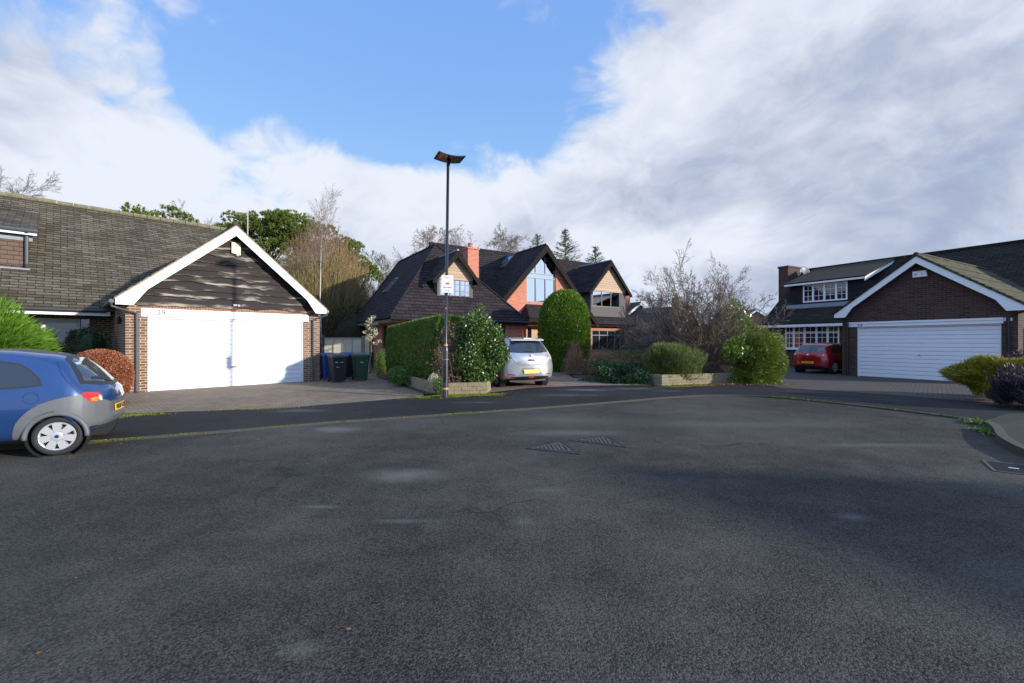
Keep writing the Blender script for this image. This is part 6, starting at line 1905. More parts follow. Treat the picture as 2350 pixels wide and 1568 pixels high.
# dark undergrowth behind the fence and beyond the gardens
shrub('dark_thicket', 'dark bramble thicket behind the pale lap fence', 'thicket', (-8.6, 24.6, 1.4), (2.6, 1.2, 2.0), 16000, 0.10, 0.03, tw_dark, zmin=-0.7, seed=121, amp=0.3, rand=1.2, core=0.7, depth=0.5)
shrub('far_hedge', 'long brownish hedge line beyond the far houses on the horizon', 'hedge', (24, 76, 1.5), (32, 2.0, 2.6), 14000, 0.6, 0.3, tw_brown, zmin=-0.2, seed=122, amp=0.2, rand=1.2, core=0.9, k=60, nl=80)
shrub('far_hedge', 'dark hedge line closing the gap behind number 29 and the charcoal roof', 'hedge', (-14, 44, 1.5), (14, 2.0, 3.2), 12000, 0.4, 0.15, tw_dark, zmin=-0.2, seed=123, amp=0.25, rand=1.2, core=0.9, k=60, nl=60)
shrub('garden_hedge', 'mid brown hedge between the spreading tree and number 28', 'hedge', (12.2, 27.5, 0.9), (2.6, 1.0, 1.7), 9000, 0.10, 0.04, tw_brown, zmin=-0.6, seed=124, amp=0.3, rand=1.2, core=0.8, depth=0.4)

# ================================================================== stone planter walls


def walling(path, h, thick, label, name='garden_wall'):
    th = thing(name, label, 'wall', (path[0][0], path[0][1], 0))
    mb = MB(); cp = MB()
    L = [np.array(p, float) for p in path]
    O = offset_line(L, thick)
    r_ = random.Random(len(path) * 7)
    for i in range(len(L) - 1):
        d = L[i + 1] - L[i]; ln = np.linalg.norm(d); u = d / ln; nn_ = np.array([-u[1], u[0]])
        rows_ = max(2, int(round(h / 0.095)))
        for r2 in range(rows_):
            x = 0.0 if r2 % 2 == 0 else -0.14
            while x < ln - 0.02:
                w2 = r_.choice((0.2, 0.28, 0.34, 0.42)); a = max(0, x); b_ = min(ln, x + w2) - 0.008
                if b_ > a + 0.03:
                    j = r_.uniform(-0.008, 0.008); z0_, z1_ = h * r2 / rows_ + 0.004, h * (r2 + 1) / rows_ - 0.004
                    q = [L[i] + u * a - nn_ * j, L[i] + u * b_ - nn_ * j, L[i] + u * b_ + nn_ * thick, L[i] + u * a + nn_ * thick]
                    mb.hexa([(p[0], p[1], z0_) for p in q] + [(p[0], p[1], z1_) for p in q])
                x += w2
        q = [L[i] + nn_ * 0.012 - u * 0.0, L[i + 1] + nn_ * 0.012, L[i + 1] + nn_ * (thick - 0.01), L[i] + nn_ * (thick - 0.01)]
        cp.hexa([(p[0], p[1], 0.0) for p in q] + [(p[0], p[1], h - 0.012) for p in q])
    build(mb, 'stones', plain('walling_stone', (0.235, 0.195, 0.115), 0.9, var=0.55, scale=7, bump=0.5) if 'walling_stone' not in MATS else MATS['walling_stone'], th)
    build(cp, 'mortar', plain('wall_mortar', (0.14, 0.12, 0.08), 0.95, var=0.3) if 'wall_mortar' not in MATS else MATS['wall_mortar'], th)
    return th


walling([(-0.70, 12.02), (-1.86, 11.70), (-2.35, 12.35)][::-1], 0.33, 0.14, 'low yellow stone planter wall at the foot of the lamp post') if False else walling([(-5.2, 18.3), (-3.6, 14.5), (-2.35, 12.2), (-1.88, 11.68), (-0.70, 12.00), (-0.62, 12.8)], 0.33, 0.14, 'low yellow stone wall round the hedge bed at the foot of the lamp post')
walling([(4.42, 14.75), (4.86, 14.12), (7.63, 15.05), (8.3, 15.2)], 0.37, 0.14, 'low yellow stone wall below the feathery green bush and spreading tree')

# ================================================================== lamp post
lp_ = thing('street_lamp', 'tall black lamp post topped by a curved solar panel, beside the holly bush', 'street lamp', (-1.70, 11.06, 0.02))
bx_, by_ = -1.70, 11.06
tx, ty = -1.70 + 0.075, 11.06
mb = MB()
mb.tube([(bx_, by_, 0.02), (bx_, by_, 0.05), (bx_ + 0.012, by_, 1.20), (bx_ + 0.013, by_, 1.30), (bx_ + 0.015, by_, 1.36), (tx, ty, 5.96)], [0.088, 0.082, 0.080, 0.065, 0.040, 0.036], 20)
build(mb, 'pole', plain('lamp_black_paint', (0.015, 0.016, 0.022), 0.28, var=0.1, coat=0.3), lp_, smooth=True)
mb = MB()
for z in (0.235, 1.34):
    r_ = 0.0865 if z < 1 else 0.052
    mb.lathe((bx_ + 0.01 * z, by_, z), (0, 0, 1), [(0, r_ - 0.01), (0, r_), (0.045, r_), (0.045, r_ - 0.01)], 20)
mb.lathe((bx_ + 0.012, by_, 0.99), (0, 0, 1), [(0, 0.07), (0, 0.0835), (0.012, 0.0835), (0.012, 0.07)], 20)
build(mb, 'yellow_band', gold_band, lp_)
mb = MB(); mb.lathe((bx_ + 0.03, by_ - 0.036, 2.29), (0, -1, 0), [(0, 0.0), (0, 0.02), (0.008, 0.02), (0.008, 0)], 12); build(mb, 'bolt', gold_band, lp_)
mb = MB(); mb.box(bx_ - 0.035, bx_ + 0.04, by_ - 0.086, by_ - 0.078, 0.42, 0.86); build(mb, 'access_door', black_paint, lp_)
# curved panel
ya = R(24); e1 = Vector((math.cos(ya), math.sin(ya), 0)); e2 = Vector((math.sin(ya), -math.cos(ya), 0))
pc = Vector((tx, ty, 6.02))
mb = MB(); nx, ny = 14, 4
top, bot = [], []
for j in range(ny + 1):
    for i in range(nx + 1):
        a = -0.345 + 0.69 * i / nx; b_ = -0.10 + 0.50 * j / ny
        z = 0.42 * a * a - 0.10 * b_ * 0.3
        p = pc + e1 * a + e2 * b_ + Vector((0, 0, z))
        top.append(p + Vector((0, 0, 0.022))); bot.append(p)
M = nx + 1
fs = [(j * M + i, j * M + i + 1, (j + 1) * M + i + 1, (j + 1) * M + i) for j in range(ny) for i in range(nx)]
K = len(top)
rim = [i for i in range(M)] + [j * M + nx for j in range(1, ny + 1)] + [ny * M + i for i in range(nx - 1, -1, -1)] + [j * M for j in range(ny - 1, 0, -1)]
fs2 = [(rim[k], rim[(k + 1) % len(rim)], K + rim[(k + 1) % len(rim)], K + rim[k]) for k in range(len(rim))]
mb.add(top + bot, fs + [tuple(K + q for q in f_) for f_ in fs] + fs2)
pn = build(mb, 'solar_panel', solar, lp_)
mb = MB()
for j in range(4):
    for i in range(12):
        if abs(i - 5.5) < 1.2: continue
        a = -0.29 + 0.58 * i / 11; b_ = 0.05 + 0.09 * j
        p = pc + e1 * a + e2 * b_ + Vector((0, 0, 0.42 * a * a - 0.03 * b_ - 0.003))
        mb.lathe(p, (0, 0, -1), [(0, 0.006), (0.002, 0.006), (0.002, 0.0)], 6)
build(mb, 'led_array', led, pn)
mb = MB(); mb.tube([pc - Vector((0, 0, 0.1)), pc + e2 * 0.10 + Vector((0, 0, 0.0))], [0.045, 0.05], 12); build(mb, 'bracket', black_paint, lp_)
# sign
sp = at(1027, 11.0, 0); sx_, sy_ = -1.63, 10.985
zt_, zb_ = zh(632.5, 11.0), zh(672, 11.0)
sg = thing('street_sign', 'white warning sign with an orange triangle emblem clamped to the lamp post', 'sign', (sx_, sy_, (zt_ + zb_) / 2), R(12))
mb = MB(); mb.box(-0.146, 0.146, -0.006, 0.006, -(zt_ - zb_) / 2, (zt_ - zb_) / 2); build(mb, 'board', sign_white, sg, world=False)
mb = MB(); mb.box(-0.06, 0.06, 0.007, 0.03, 0.10, 0.13); mb.box(-0.06, 0.06, 0.007, 0.03, -0.13, -0.10); build(mb, 'clamp', grey_plastic, sg, world=False)
text('This is a', 'lettering', ink_grey, sg, 0.062, (0, -0.0075, 0.165), (R(90), 0, 0))
text('Home Watch', 'lettering', ink, sg, 0.036, (0.0, -0.0085, -0.082), (R(90), 0, 0))
text('Area', 'lettering', ink_grey, sg, 0.062, (0, -0.0075, -0.165), (R(90), 0, 0))
mb = MB()
tri_ = [Vector((-0.13, 0, -0.105)), Vector((0.13, 0, -0.105)), Vector((0, 0, 0.12))]
cc_ = sum(tri_, Vector()) / 3
for k in range(3):
    a, b_ = tri_[k], tri_[(k + 1) % 3]; a2, b2 = cc_ + (a - cc_) * 0.93, cc_ + (b_ - cc_) * 0.93
    mb.add([Vector((p.x, -0.0072, p.z)) for p in (a, b_, b2, a2)], [(0, 1, 2, 3)])
build(mb, 'triangle', plain('sign_gold', (0.5, 0.33, 0.12), 0.6), sg, world=False)
mb = MB()
for (x, z, r_) in ((0, 0.01, 0.035), (0.018, 0.025, 0.022), (-0.03, 0.0, 0.02), (0.03, -0.004, 0.02)):
    mb.add([Vector((x, -0.0078, z))] + [Vector((x + r_ * math.cos(q * math.pi / 5) * 1.1, -0.0078, z + r_ * 0.8 * math.sin(q * math.pi / 5))) for q in range(10)], [(0, 1 + q, 1 + (q + 1) % 10) for q in range(10)])
build(mb, 'emblem', sign_orange, sg, world=False)

# ================================================================== fence
def fence():
    th = thing('garden_fence', 'pale cream lap board fence panel behind the wheelie bins', 'fence', at(790, 20.5))
    Y = 20.5
    x0, x1 = at(745, Y).x, at(830, Y).x
    zt = zh(775, Y)
    mb = MB()
    n = 12
    for k in range(n):
        a = 0.05 + (zt - 0.12) * k / n; b_ = a + (zt - 0.12) / n + 0.02
        mb.hexa([(x0, Y - 0.022, a), (x1, Y - 0.022, a), (x1, Y, a), (x0, Y, a), (x0, Y - 0.006, b_), (x1, Y - 0.006, b_), (x1, Y + 0.01, b_), (x0, Y + 0.01, b_)])
    build(mb, 'boards', plain('pale_fence_wood', (0.60, 0.56, 0.42), 0.8, var=0.3, scale=5), th)
    mb = MB()
    for k in range(5):
        x = x0 + (x1 - x0) * k / 4; mb.box(x - 0.018, x + 0.018, Y - 0.045, Y - 0.024, 0.05, zt - 0.06)
    mb.box(x0, x1, Y - 0.04, Y + 0.03, zt - 0.06, zt); 
    build(mb, 'battens', plain('fence_batten', (0.38, 0.34, 0.24), 0.8, var=0.3), th)
    for (xa, xb, mt, lb) in ((at(740.5, Y).x, at(745, Y).x, plain('dark_post', (0.05, 0.05, 0.055), 0.8), 'dark grey fence post at the left end of the pale panel'),
                             (at(830.5, Y).x, at(837, Y).x, plain('grey_wood_post', (0.22, 0.20, 0.17), 0.9, var=0.4), 'weathered grey fence post at the right end of the pale panel'),
                             (at(838, Y).x, at(848, Y).x, plain('cream_timber_post', (0.55, 0.50, 0.34), 0.8, var=0.25), 'thick cream timber gate post right of the pale fence panel')):
        q = MB(); zz = zt + (0.06 if 'dark' in lb else 0.05)
        q.box(xa, xb, Y - 0.06, Y + 0.06, 0, zz)
        q.add([(xa, Y - 0.06, zz), (xb, Y - 0.06, zz), (xb, Y + 0.06, zz), (xa, Y + 0.06, zz), ((xa + xb) / 2, Y, zz + 0.03)], [(0, 1, 4), (1, 2, 4), (2, 3, 4), (3, 0, 4)])
        if 'cream' in lb: q.box(xa - 0.02, xb + 0.02, Y - 0.3, Y + 0.1, 0.0, 0.05); q.box(xa + 0.07, xa + 0.085, Y - 0.075, Y - 0.06, 0.05, zz)
        tag(build(q, 'fence_post', mt), lb, 'fence post')


fence()

# ================================================================== wheelie bins
def bin_proto(body_m, lid_m, label, loc, rz, name='wheelie_bin', mark=None):
    th = thing(name, label, 'wheelie bin', loc, rz, 'wheelie bins')
    def P3(x, y, z): return (x, y, z)
    mb = MB()
    w0, w1, d0, d1, h = 0.21, 0.275, 0.23, 0.31, 0.93
    rings = [(0.06, w0, d0), (0.10, w0 + .004, d0 + .006), (0.82, w1 - .012, d1 - .012), (0.83, w1 + .004, d1 + .004), (h, w1 + .006, d1 + .006)]
    vs, fs = [], []
    for (z, a, b_) in rings:
        r_ = 0.03
        vs += [(-a + r_, -b_, z), (a - r_, -b_, z), (a, -b_ + r_, z), (a, b_ - r_, z), (a - r_, b_, z), (-a + r_, b_, z), (-a, b_ - r_, z), (-a, -b_ + r_, z)]
    for i in range(len(rings) - 1):
        for k in range(8): fs.append((i * 8 + k, i * 8 + (k + 1) % 8, i * 8 + 8 + (k + 1) % 8, i * 8 + 8 + k))
    fs.append(tuple(range(8))[::-1]); mb.add(vs, fs)
    mb.box(-0.25, -0.235, -0.32, -0.30, 0.6, 0.62)
    build(mb, 'body', body_m, th, world=False)
    mb = MB()
    a, b_ = w1 + 0.022, d1 + 0.03
    prof = [(h - 0.035, a, b_), (h + 0.02, a, b_), (h + 0.045, a - .03, b_ - .03), (h + 0.065, a - .09, b_ - .09)]
    vs, fs = [], []
    for i, (z, p, q) in enumerate(prof):
        r_ = 0.04
        vs += [(-p + r_, -q, z - 0.012), (p - r_, -q, z - 0.012), (p, -q + r_, z - .012), (p, q - r_, z + 0.02), (p - r_, q, z + 0.02), (-p + r_, q, z + .02), (-p, q - r_, z + .02), (-p, -q + r_, z - .012)]
    for i in range(3):
        for k in range(8): fs.append((i * 8 + k, i * 8 + (k + 1) % 8, i * 8 + 8 + (k + 1) % 8, i * 8 + 8 + k))
    fs.append(tuple(range(24, 32))); fs.append(tuple(range(8))[::-1]); mb.add(vs, fs)
    build(mb, 'lid', lid_m, th, world=False)
    mb = MB(); mb.tube([(-0.2, d1 + 0.02, h - 0.02), (-0.2, d1 + 0.10, h), (0.2, d1 + 0.10, h), (0.2, d1 + 0.02, h - 0.02)], 0.014, 8); build(mb, 'handle', lid_m, th, world=False)
    for s_ in (-1, 1):
        mb = MB(); mb.lathe((s_ * 0.215, d0 + 0.04, 0.10), (s_, 0, 0), [(0, 0.03), (0, 0.10), (0.05, 0.10), (0.05, 0.06), (0.045, 0.0)], 20); build(mb, 'wheel', black_rubber, th, world=False)
    if mark:
        mb = MB()
        for (x, z, l, hh) in mark: mb.box(x, x + l, -0.5, -0.499, z, z + hh)
        # project to the sloping front
        vs = [(x, -(d0 + (d1 - 0.012 - d0) * (z - 0.06) / 0.76) - 0.006 - (0.001 if y < -0.4995 else 0), z) for x, y, z in mb.v]; mb.v = vs
        build(mb, 'sticker_marks', sign_white, th, world=False)
    return th


BR = f29.a * 0.85
bin_proto(grey_bin, lidgrey, 'charcoal wheelie bin with scraps of white sticker on its front, nearest of the bins', (-6.18, 15.45, 0.016), BR, mark=[(-0.17, 0.70, 0.07, 0.02), (-0.03, 0.69, 0.02, 0.012), (0.03, 0.70, 0.06, 0.018), (-0.12, 0.52, 0.03, 0.035), (-0.08, 0.535, 0.06, 0.008)])
bin_proto(blue_bin, blue_bin, 'bright blue wheelie bin behind the charcoal bin next to the garage corner', (-6.85, 16.25, 0.016), BR)
bin_proto(green_bin, plain('dark_green_lid', (0.02, 0.065, 0.04), 0.4), 'dark green wheelie bin standing right of the charcoal bin', (-5.62, 16.15, 0.016), BR * 0.75, mark=[(-0.06, 0.66, 0.12, 0.008), (-0.05, 0.675, 0.02, 0.016), (-0.02, 0.675, 0.02, 0.014), (0.01, 0.675, 0.025, 0.016), (0.17, 0.73, 0.02, 0.012)])
bin_proto(grey_bin, blue_bin, 'wheelie bin with a dark blue lid mostly hidden between the charcoal and green bins', (-6.35, 16.95, 0.016), BR)
bin_proto(green_bin, plain('pale_green_lid', (0.10, 0.24, 0.12), 0.5), 'far green wheelie bin beside the small round bush against the house', (-7.05, 22.6, 0.016), R(10))
bin_proto(blue_bin, plain('pale_blue_lid', (0.05, 0.16, 0.42), 0.5), 'far blue wheelie bin half hidden by the small round bush', (-6.45, 22.3, 0.016), R(10))
# box of brick bits at the garage corner
mb = MB()

# ================================================================== cars


def interp_rows(X, rows, xs):
    """monotone-ish cubic interpolation of station rows"""
    X = np.array(X, float); Rw = np.array(rows, float)
    m = np.gradient(Rw, X, axis=0)
    d = np.diff(Rw, axis=0) / np.diff(X)[:, None]
    for i in range(1, len(X) - 1):
        s = np.sign(d[i - 1]) == np.sign(d[i])
        m[i] = np.where(s, np.sign(d[i]) * np.minimum(np.abs(m[i]), 2.5 * np.minimum(np.abs(d[i - 1]), np.abs(d[i]))), 0)
    out = []
    for x in xs:
        i = min(max(np.searchsorted(X, x) - 1, 0), len(X) - 2)
        h = X[i + 1] - X[i]; t = (x - X[i]) / h
        out.append((2 * t ** 3 - 3 * t ** 2 + 1) * Rw[i] + (t ** 3 - 2 * t ** 2 + t) * h * m[i] + (-2 * t ** 3 + 3 * t ** 2) * Rw[i + 1] + (t ** 3 - t ** 2) * h * m[i + 1])
    return np.array(out)


def cr_closed(pts, n):
    """open catmull-rom through ring points (arrays k,3)"""
    P_ = np.concatenate([[2 * pts[0] - pts[1]], pts, [2 * pts[-1] - pts[-2]]])
    out = []
    for i in range(1, len(P_) - 2):
        for k in range(n):
            t = k / n
            out.append(0.5 * ((2 * P_[i]) + (-P_[i - 1] + P_[i + 1]) * t + (2 * P_[i - 1] - 5 * P_[i] + 4 * P_[i + 1] - P_[i + 2]) * t * t + (-P_[i - 1] + 3 * P_[i] - 3 * P_[i + 1] + P_[i + 2]) * t ** 3))
    out.append(pts[-1])
    return np.array(out)


class Car:
    def __init__(s, st, axles, wheel_r, bulge, bulge_len=0.9):
        """st rows: x, zb, w, zm, zbelt, wbelt, zroof, wroof"""
        X = [r[0] for r in st]
        L = X[-1]
        xs = sorted(set(list(np.linspace(0, L, 90)) + [a + q for a in axles for q in np.linspace(-wheel_r * 1.18, wheel_r * 1.18, 41)] + [a + sg * wheel_r * 1.1801 for a in axles for sg in (-1, 1)]))
        xs = [x for x in xs if 0 <= x <= L]
        Rw = interp_rows(X, [r[1:] for r in st], xs)
        rings = []
        for x, (zb, w_, zm, zl, wl_, zr, wr2) in zip(xs, Rw):
            pm = (wl_ * 0.55 + wr2 * 0.45) + 0.012
            ring = np.array([(x, 0, zb), (x, w_ * .7, zb), (x, w_ * .93, zb + .03), (x, w_, zm), (x, (w_ + wl_) / 2 + 0.012, (zm + zl) / 2 + .02), (x, wl_, zl), (x, pm, (zl + zr) / 2), (x, wr2 + 0.015, zr - .055), (x, wr2 * .80, zr - 0.005), (x, wr2 * .4, zr + .018), (x, 0, zr + .024)])
            rings.append(cr_closed(ring, 5))
        G = np.array(rings)  # nx, k, 3
        for a in axles:      # wheel arches
            dx = np.abs(G[:, :, 0] - a); ra = wheel_r * 1.18
            inside = dx < ra
            zc = wheel_r + np.sqrt(np.maximum(ra * ra - dx * dx, 0))
            m_ = inside & (G[:, :, 1] > 0.5 * G[:, :, 1].max()) & (G[:, :, 2] < zc)
            G[:, :, 2] = np.where(m_, zc, G[:, :, 2])
        wmax = G[:, :, 1].max()
        k = np.maximum(0, 1 - G[:, :, 0] / bulge_len) ** 1.5
        G[:, :, 0] += bulge * (G[:, :, 1] / wmax) ** 2.6 * k
        k = np.maximum(0, 1 - (L - G[:, :, 0]) / 0.8) ** 1.5
        G[:, :, 0] -= bulge * (G[:, :, 1] / wmax) ** 2.4 * k
        nx, nk, _ = G.shape
        left = G; right = G[:, ::-1, :] * np.array([1, -1, 1])
        ring = np.concatenate([left, right[:, 1:-1]], 1); K = ring.shape[1]
        V = ring.reshape(-1, 3)
        F_q = [(i * K + (j + 1) % K, i * K + j, (i + 1) * K + j, (i + 1) * K + (j + 1) % K) for i in range(nx - 1) for j in range(K)]
        c0 = len(V); V = np.concatenate([V, [ring[0].mean(0) * [1, 0, 1]], [ring[-1].mean(0) * [1, 0, 1]]])
        caps = [(c0, j, (j + 1) % K) for j in range(K)] + [(c0 + 1, (nx - 1) * K + (j + 1) % K, (nx - 1) * K + j) for j in range(K)]
        s.V = [tuple(v) for v in V]; s.F = F_q + caps
        s.bvh = BVHTree.FromPolygons([Vector(v) for v in s.V], s.F)
        s.L = L

    def body(s, parent, mat):
        me = bpy.data.meshes.new('body'); me.from_pydata(s.V, [], s.F); me.update()
        return link('body', me, mat, parent, False, True)

    def cast(s, a, b_, mode, off):
        """mode side: (x,z) from the left; sideR; rear: (y,z); cyl: (theta,z)"""
        if mode == 'side': o_, d = Vector((a, 3, b_)), Vector((0, -1, 0))
        elif mode == 'sideR': o_, d = Vector((a, -3, b_)), Vector((0, 1, 0))
        elif mode == 'rear': o_, d = Vector((-2, a, b_)), Vector((1, 0, 0))
        else:
            cx = 1.0; o_ = Vector((cx - 4 * math.cos(a), 4 * math.sin(a), b_)); d = Vector((math.cos(a), -math.sin(a), 0))
        h, n, i, ds_ = s.bvh.ray_cast(o_, d)
        if h is None:
            return None
        return h - d * off

    def patch(s, poly, mode, name, mat, parent, off=0.004, rings=7, sub=6):
        """star-shaped outline laid on the body"""
        pts = []
        for i in range(len(poly)):
            a, b_ = Vector(poly[i]), Vector(poly[(i + 1) % len(poly)])
            for k in range(sub): pts.append(a.lerp(b_, k / sub))
        c = sum(pts, Vector((0, 0))) / len(pts)
        mb = MB(); vs = []; last = s.cast(c.x, c.y, mode, off)
        vs.append(last)
        for r_ in range(1, rings + 1):
            for p in pts:
                q = c + (p - c) * (r_ / rings)
                h = s.cast(q.x, q.y, mode, off)
                if h is None: h = vs[-1]
                vs.append(h)
        n = len(pts)
        fs = [(0, 1 + k, 1 + (k + 1) % n) for k in range(n)]
        for r_ in range(rings - 1):
            for k in range(n):
                fs.append((1 + r_ * n + k, 1 + (r_ + 1) * n + k, 1 + (r_ + 1) * n + (k + 1) % n, 1 + r_ * n + (k + 1) % n))
        mb.add(vs, fs)
        return build(mb, name, mat, parent, world=False, smooth=True)

    def strip(s, A, B, mode, name, mat, parent, off=0.004, m_=6, sub=8):
        """ruled patch between two outlines with the same number of points"""
        def dens(P_):
            out = []
            for i in range(len(P_) - 1):
                for k in range(sub): out.append(Vector(P_[i]).lerp(Vector(P_[i + 1]), k / sub))
            out.append(Vector(P_[-1])); return out
        A, B = dens(A), dens(B)
        vs = []; n = len(A)
        for j in range(m_ + 1):
            for p, q in zip(A, B):
                r_ = p.lerp(q, j / m_); h = s.cast(r_.x, r_.y, mode, off)
                vs.append(h if h is not None else (vs[-1] if vs else Vector((0, 0, 0))))
        mb = MB(); mb.add(vs, [(j * n + k, j * n + k + 1, (j + 1) * n + k + 1, (j + 1) * n + k) for j in range(m_) for k in range(n - 1)])
        return build(mb, name, mat, parent, world=False, smooth=True)

    def line(s, P_, mode, name, mat, parent, r_=0.004, sub=6):
        out = []
        for i in range(len(P_) - 1):
            for k in range(sub):
                q = Vector(P_[i]).lerp(Vector(P_[i + 1]), k / sub); h = s.cast(q.x, q.y, mode, 0.0)
                if h is not None: out.append(h)
        mb = MB(); mb.tube(out, r_, 5)
        return build(mb, name, mat, parent, world=False)


def wheel(parent, x, y, r, side, rim_r, width, spokes, rim_m, dark_m, sw=0.045):
    """side +1: outer face towards +y"""
    c = Vector((x, y, r))
    mb = MB()
    mb.lathe(c, (0, side, 0), [(-width, rim_r * .9), (-width, r * .93), (-width * .9, r), (-0.03, r), (-0.008, r * .97), (0, r * .92), (0.0, rim_r * 1.06), (-0.012, rim_r)], 40)
    w_ = build(mb, 'wheel', black_rubber, parent, world=False, smooth=True)
    mb = MB(); mb.lathe(c, (0, side, 0), [(-0.008, rim_r * 1.01), (0.002, rim_r * .97), (-0.004, rim_r * .90), (-0.02, rim_r * .88)], 40)
    mb.lathe(c, (0, side, 0), [(-0.02, rim_r * .36), (0.004, rim_r * .33), (0.010, rim_r * .22), (0.010, 0.0)], 28)
    for k in range(spokes):
        a = 2 * math.pi * k / spokes + math.pi / 2
        e = Vector((math.cos(a), 0, math.sin(a))); t_ = Vector((-e.z, 0, e.x)); n_ = Vector((0, side, 0))
        w0, w1 = sw * .8, sw * 1.15
        q = [c + e * rim_r * .25 - t_ * w0, c + e * rim_r * .93 - t_ * w1, c + e * rim_r * .93 + t_ * w1, c + e * rim_r * .25 + t_ * w0]
        mb.hexa([p - n_ * 0.03 for p in q] + [p + n_ * 0.003 for p in q])
    build(mb, 'hubcap', rim_m, w_, world=False)
    mb = MB(); mb.lathe(c, (0, side, 0), [(-0.055, 0.0), (-0.055, rim_r * .9), (-0.02, rim_r * .97)], 28); build(mb, 'brake_disc', dark_m, w_, world=False)
    return w_


def underside(parent, L, w_, z0, z1):
    mb = MB(); mb.box(0.25, L - 0.25, -w_, w_, z0, z1)
    build(mb, 'underside', black_plastic, parent, world=False)


# ---- blue hatchback
def blue_car():
    ph = R(29.7)
    d = Vector((math.cos(ph), math.sin(ph), 0)); n = Vector((math.sin(ph), -math.cos(ph), 0))
    wc = gp(131, 1046)      # contact point of the near rear wheel
    XR, W_ = 0.46, 0.745
    rear = wc + d * XR - n * (W_ - 0.03)
    th = thing('blue_car', 'small blue hatchback with grey plastic bumper parked at the kerb by the copper bush', 'car', (rear.x, rear.y, 0.0), ph + math.pi)
    st = [(0.0, 0.4, 0.4, 0.5, 0.58, 0.38, 0.66, 0.3), (0.025, 0.345, 0.56, 0.5, 0.66, 0.54, 0.76, 0.42), (0.082, 0.3, 0.68, 0.5, 0.72, 0.63, 0.83, 0.47), (0.164, 0.27, 0.72, 0.5, 0.78, 0.67, 0.92, 0.51), (0.287, 0.25, 0.74, 0.49, 0.84, 0.695, 1.06, 0.53), (0.426, 0.24, 0.745, 0.49, 0.875, 0.705, 1.185, 0.535), (0.58, 0.23, 0.745, 0.49, 0.89, 0.71, 1.255, 0.54), (0.8, 0.22, 0.75, 0.49, 0.88, 0.715, 1.3, 0.545), (1.15, 0.22, 0.75, 0.49, 0.87, 0.715, 1.335, 0.55), (1.5, 0.22, 0.75, 0.48, 0.86, 0.715, 1.335, 0.55), (1.85, 0.22, 0.75, 0.48, 0.84, 0.71, 1.27, 0.53), (2.2, 0.22, 0.75, 0.48, 0.81, 0.7, 1.08, 0.5), (2.5, 0.22, 0.745, 0.48, 0.76, 0.69, 0.88, 0.5), (2.8, 0.24, 0.72, 0.47, 0.69, 0.66, 0.76, 0.48), (3.0, 0.27, 0.66, 0.45, 0.6, 0.6, 0.64, 0.42), (3.1, 0.32, 0.5, 0.44, 0.52, 0.44, 0.55, 0.32)]
    c = Car(st, [XR, 2.68], 0.245, 0.20, 0.75)
    b_ = c.body(th, car_blue)
    # outline points below use (x from rear bumper, z)
    X = lambda s_: XR - s_
    # grey bumper and arch moulding, left side
    ra = 0.245 * 1.18
    arc = [(XR - ra * math.cos(a) , 0.245 + ra * math.sin(a)) for a in np.linspace(math.pi, 0, 11)]
    lo = [(XR + ra, 0.235)] + [(x, z + 0.0) for x, z in arc]
    up = [(XR + 0.40, 0.235), (XR + .385, .35), (XR + .36, .44), (XR + .31, .52), (XR + .24, .60), (XR + .16, .66), (XR + .07, .70), (XR - .02, .725), (XR - .11, .745), (XR - .19, .755), (XR - .26, .76), (XR - .30, .76)]
    for md in ('side', 'sideR'):
        c.strip(lo, up, md, 'arch_moulding', bumper_grey, th, 0.005)
    th_ = np.linspace(-0.715, 0.715, 25)
    def ztop(a):
        a = abs(a); return 0.625 + (0.0 if a < 0.36 else (a - .36) * 0.38)
    c.strip([(a, 0.288) for a in th_], [(a, ztop(a)) for a in th_], 'cyl', 'rear_bumper', bumper_grey, th, 0.006, 8, 3)
    # tailgate glass: black surround and tinted pane
    sur = [(-.60, .90), (-.50, 1.10), (-.40, 1.215), (-.2, 1.255), (.2, 1.255), (.40, 1.215), (.50, 1.10), (.60, .90), (.35, .855), (0, .84), (-.35, .855)]
    c.patch(sur, 'rear', 'rear_screen_surround', black_plastic, th, 0.004, 9)
    pan = [(-.53, .93), (-.45, 1.09), (-.37, 1.185), (-.2, 1.225), (.2, 1.225), (.37, 1.185), (.45, 1.09), (.53, .93), (.3, .90), (0, .885), (-.3, .90)]
    rw = c.patch(pan, 'rear', 'rear_screen', carglass_blue, th, 0.008, 9)
    c.patch([(-.02, .885), (.03, .885), (.30, .955), (.40, .955), (.40, .975), (.28, .98)], 'rear', 'wiper', black_plastic, th, 0.022, 3)
    c.patch([(.24, 1.175), (.37, 1.165), (.37, 1.14), (.24, 1.15)], 'rear', 'sticker', plain('pale_sticker', (.35, .5, .5), .5), th, 0.011, 2)
    # quarter windows
    for md in ('side', 'sideR'):
        fr_ = [(X(-.135), .895), (X(-.165), .985), (X(-.25), 1.09), (X(-.36), 1.175), (X(-.55), 1.215), (X(-.95), 1.225), (X(-1.25), 1.19), (X(-1.42), 1.10), (X(-1.6), .89), (X(-1.2), .85), (X(-.7), .855), (X(-.3), .875)]
        c.patch(fr_, md, 'window_seal', black_plastic, th, 0.003, 9)
        ins = [(X(-.165), .905), (X(-.19), .98), (X(-.265), 1.075), (X(-.37), 1.155), (X(-.55), 1.195), (X(-.95), 1.205), (X(-1.23), 1.172), (X(-1.39), 1.085), (X(-1.55), .905), (X(-1.2), .872), (X(-.7), .877), (X(-.3), .89)]
        c.patch(ins, md, 'side_window', carglass, th, 0.006, 9)
        c.line([(XR + .17, .76), (XR + .17, .90)], md, 'seam', black_plastic, th, 0.002) if False else None
    # filler cap
    cx, cz = X(-.23), .745
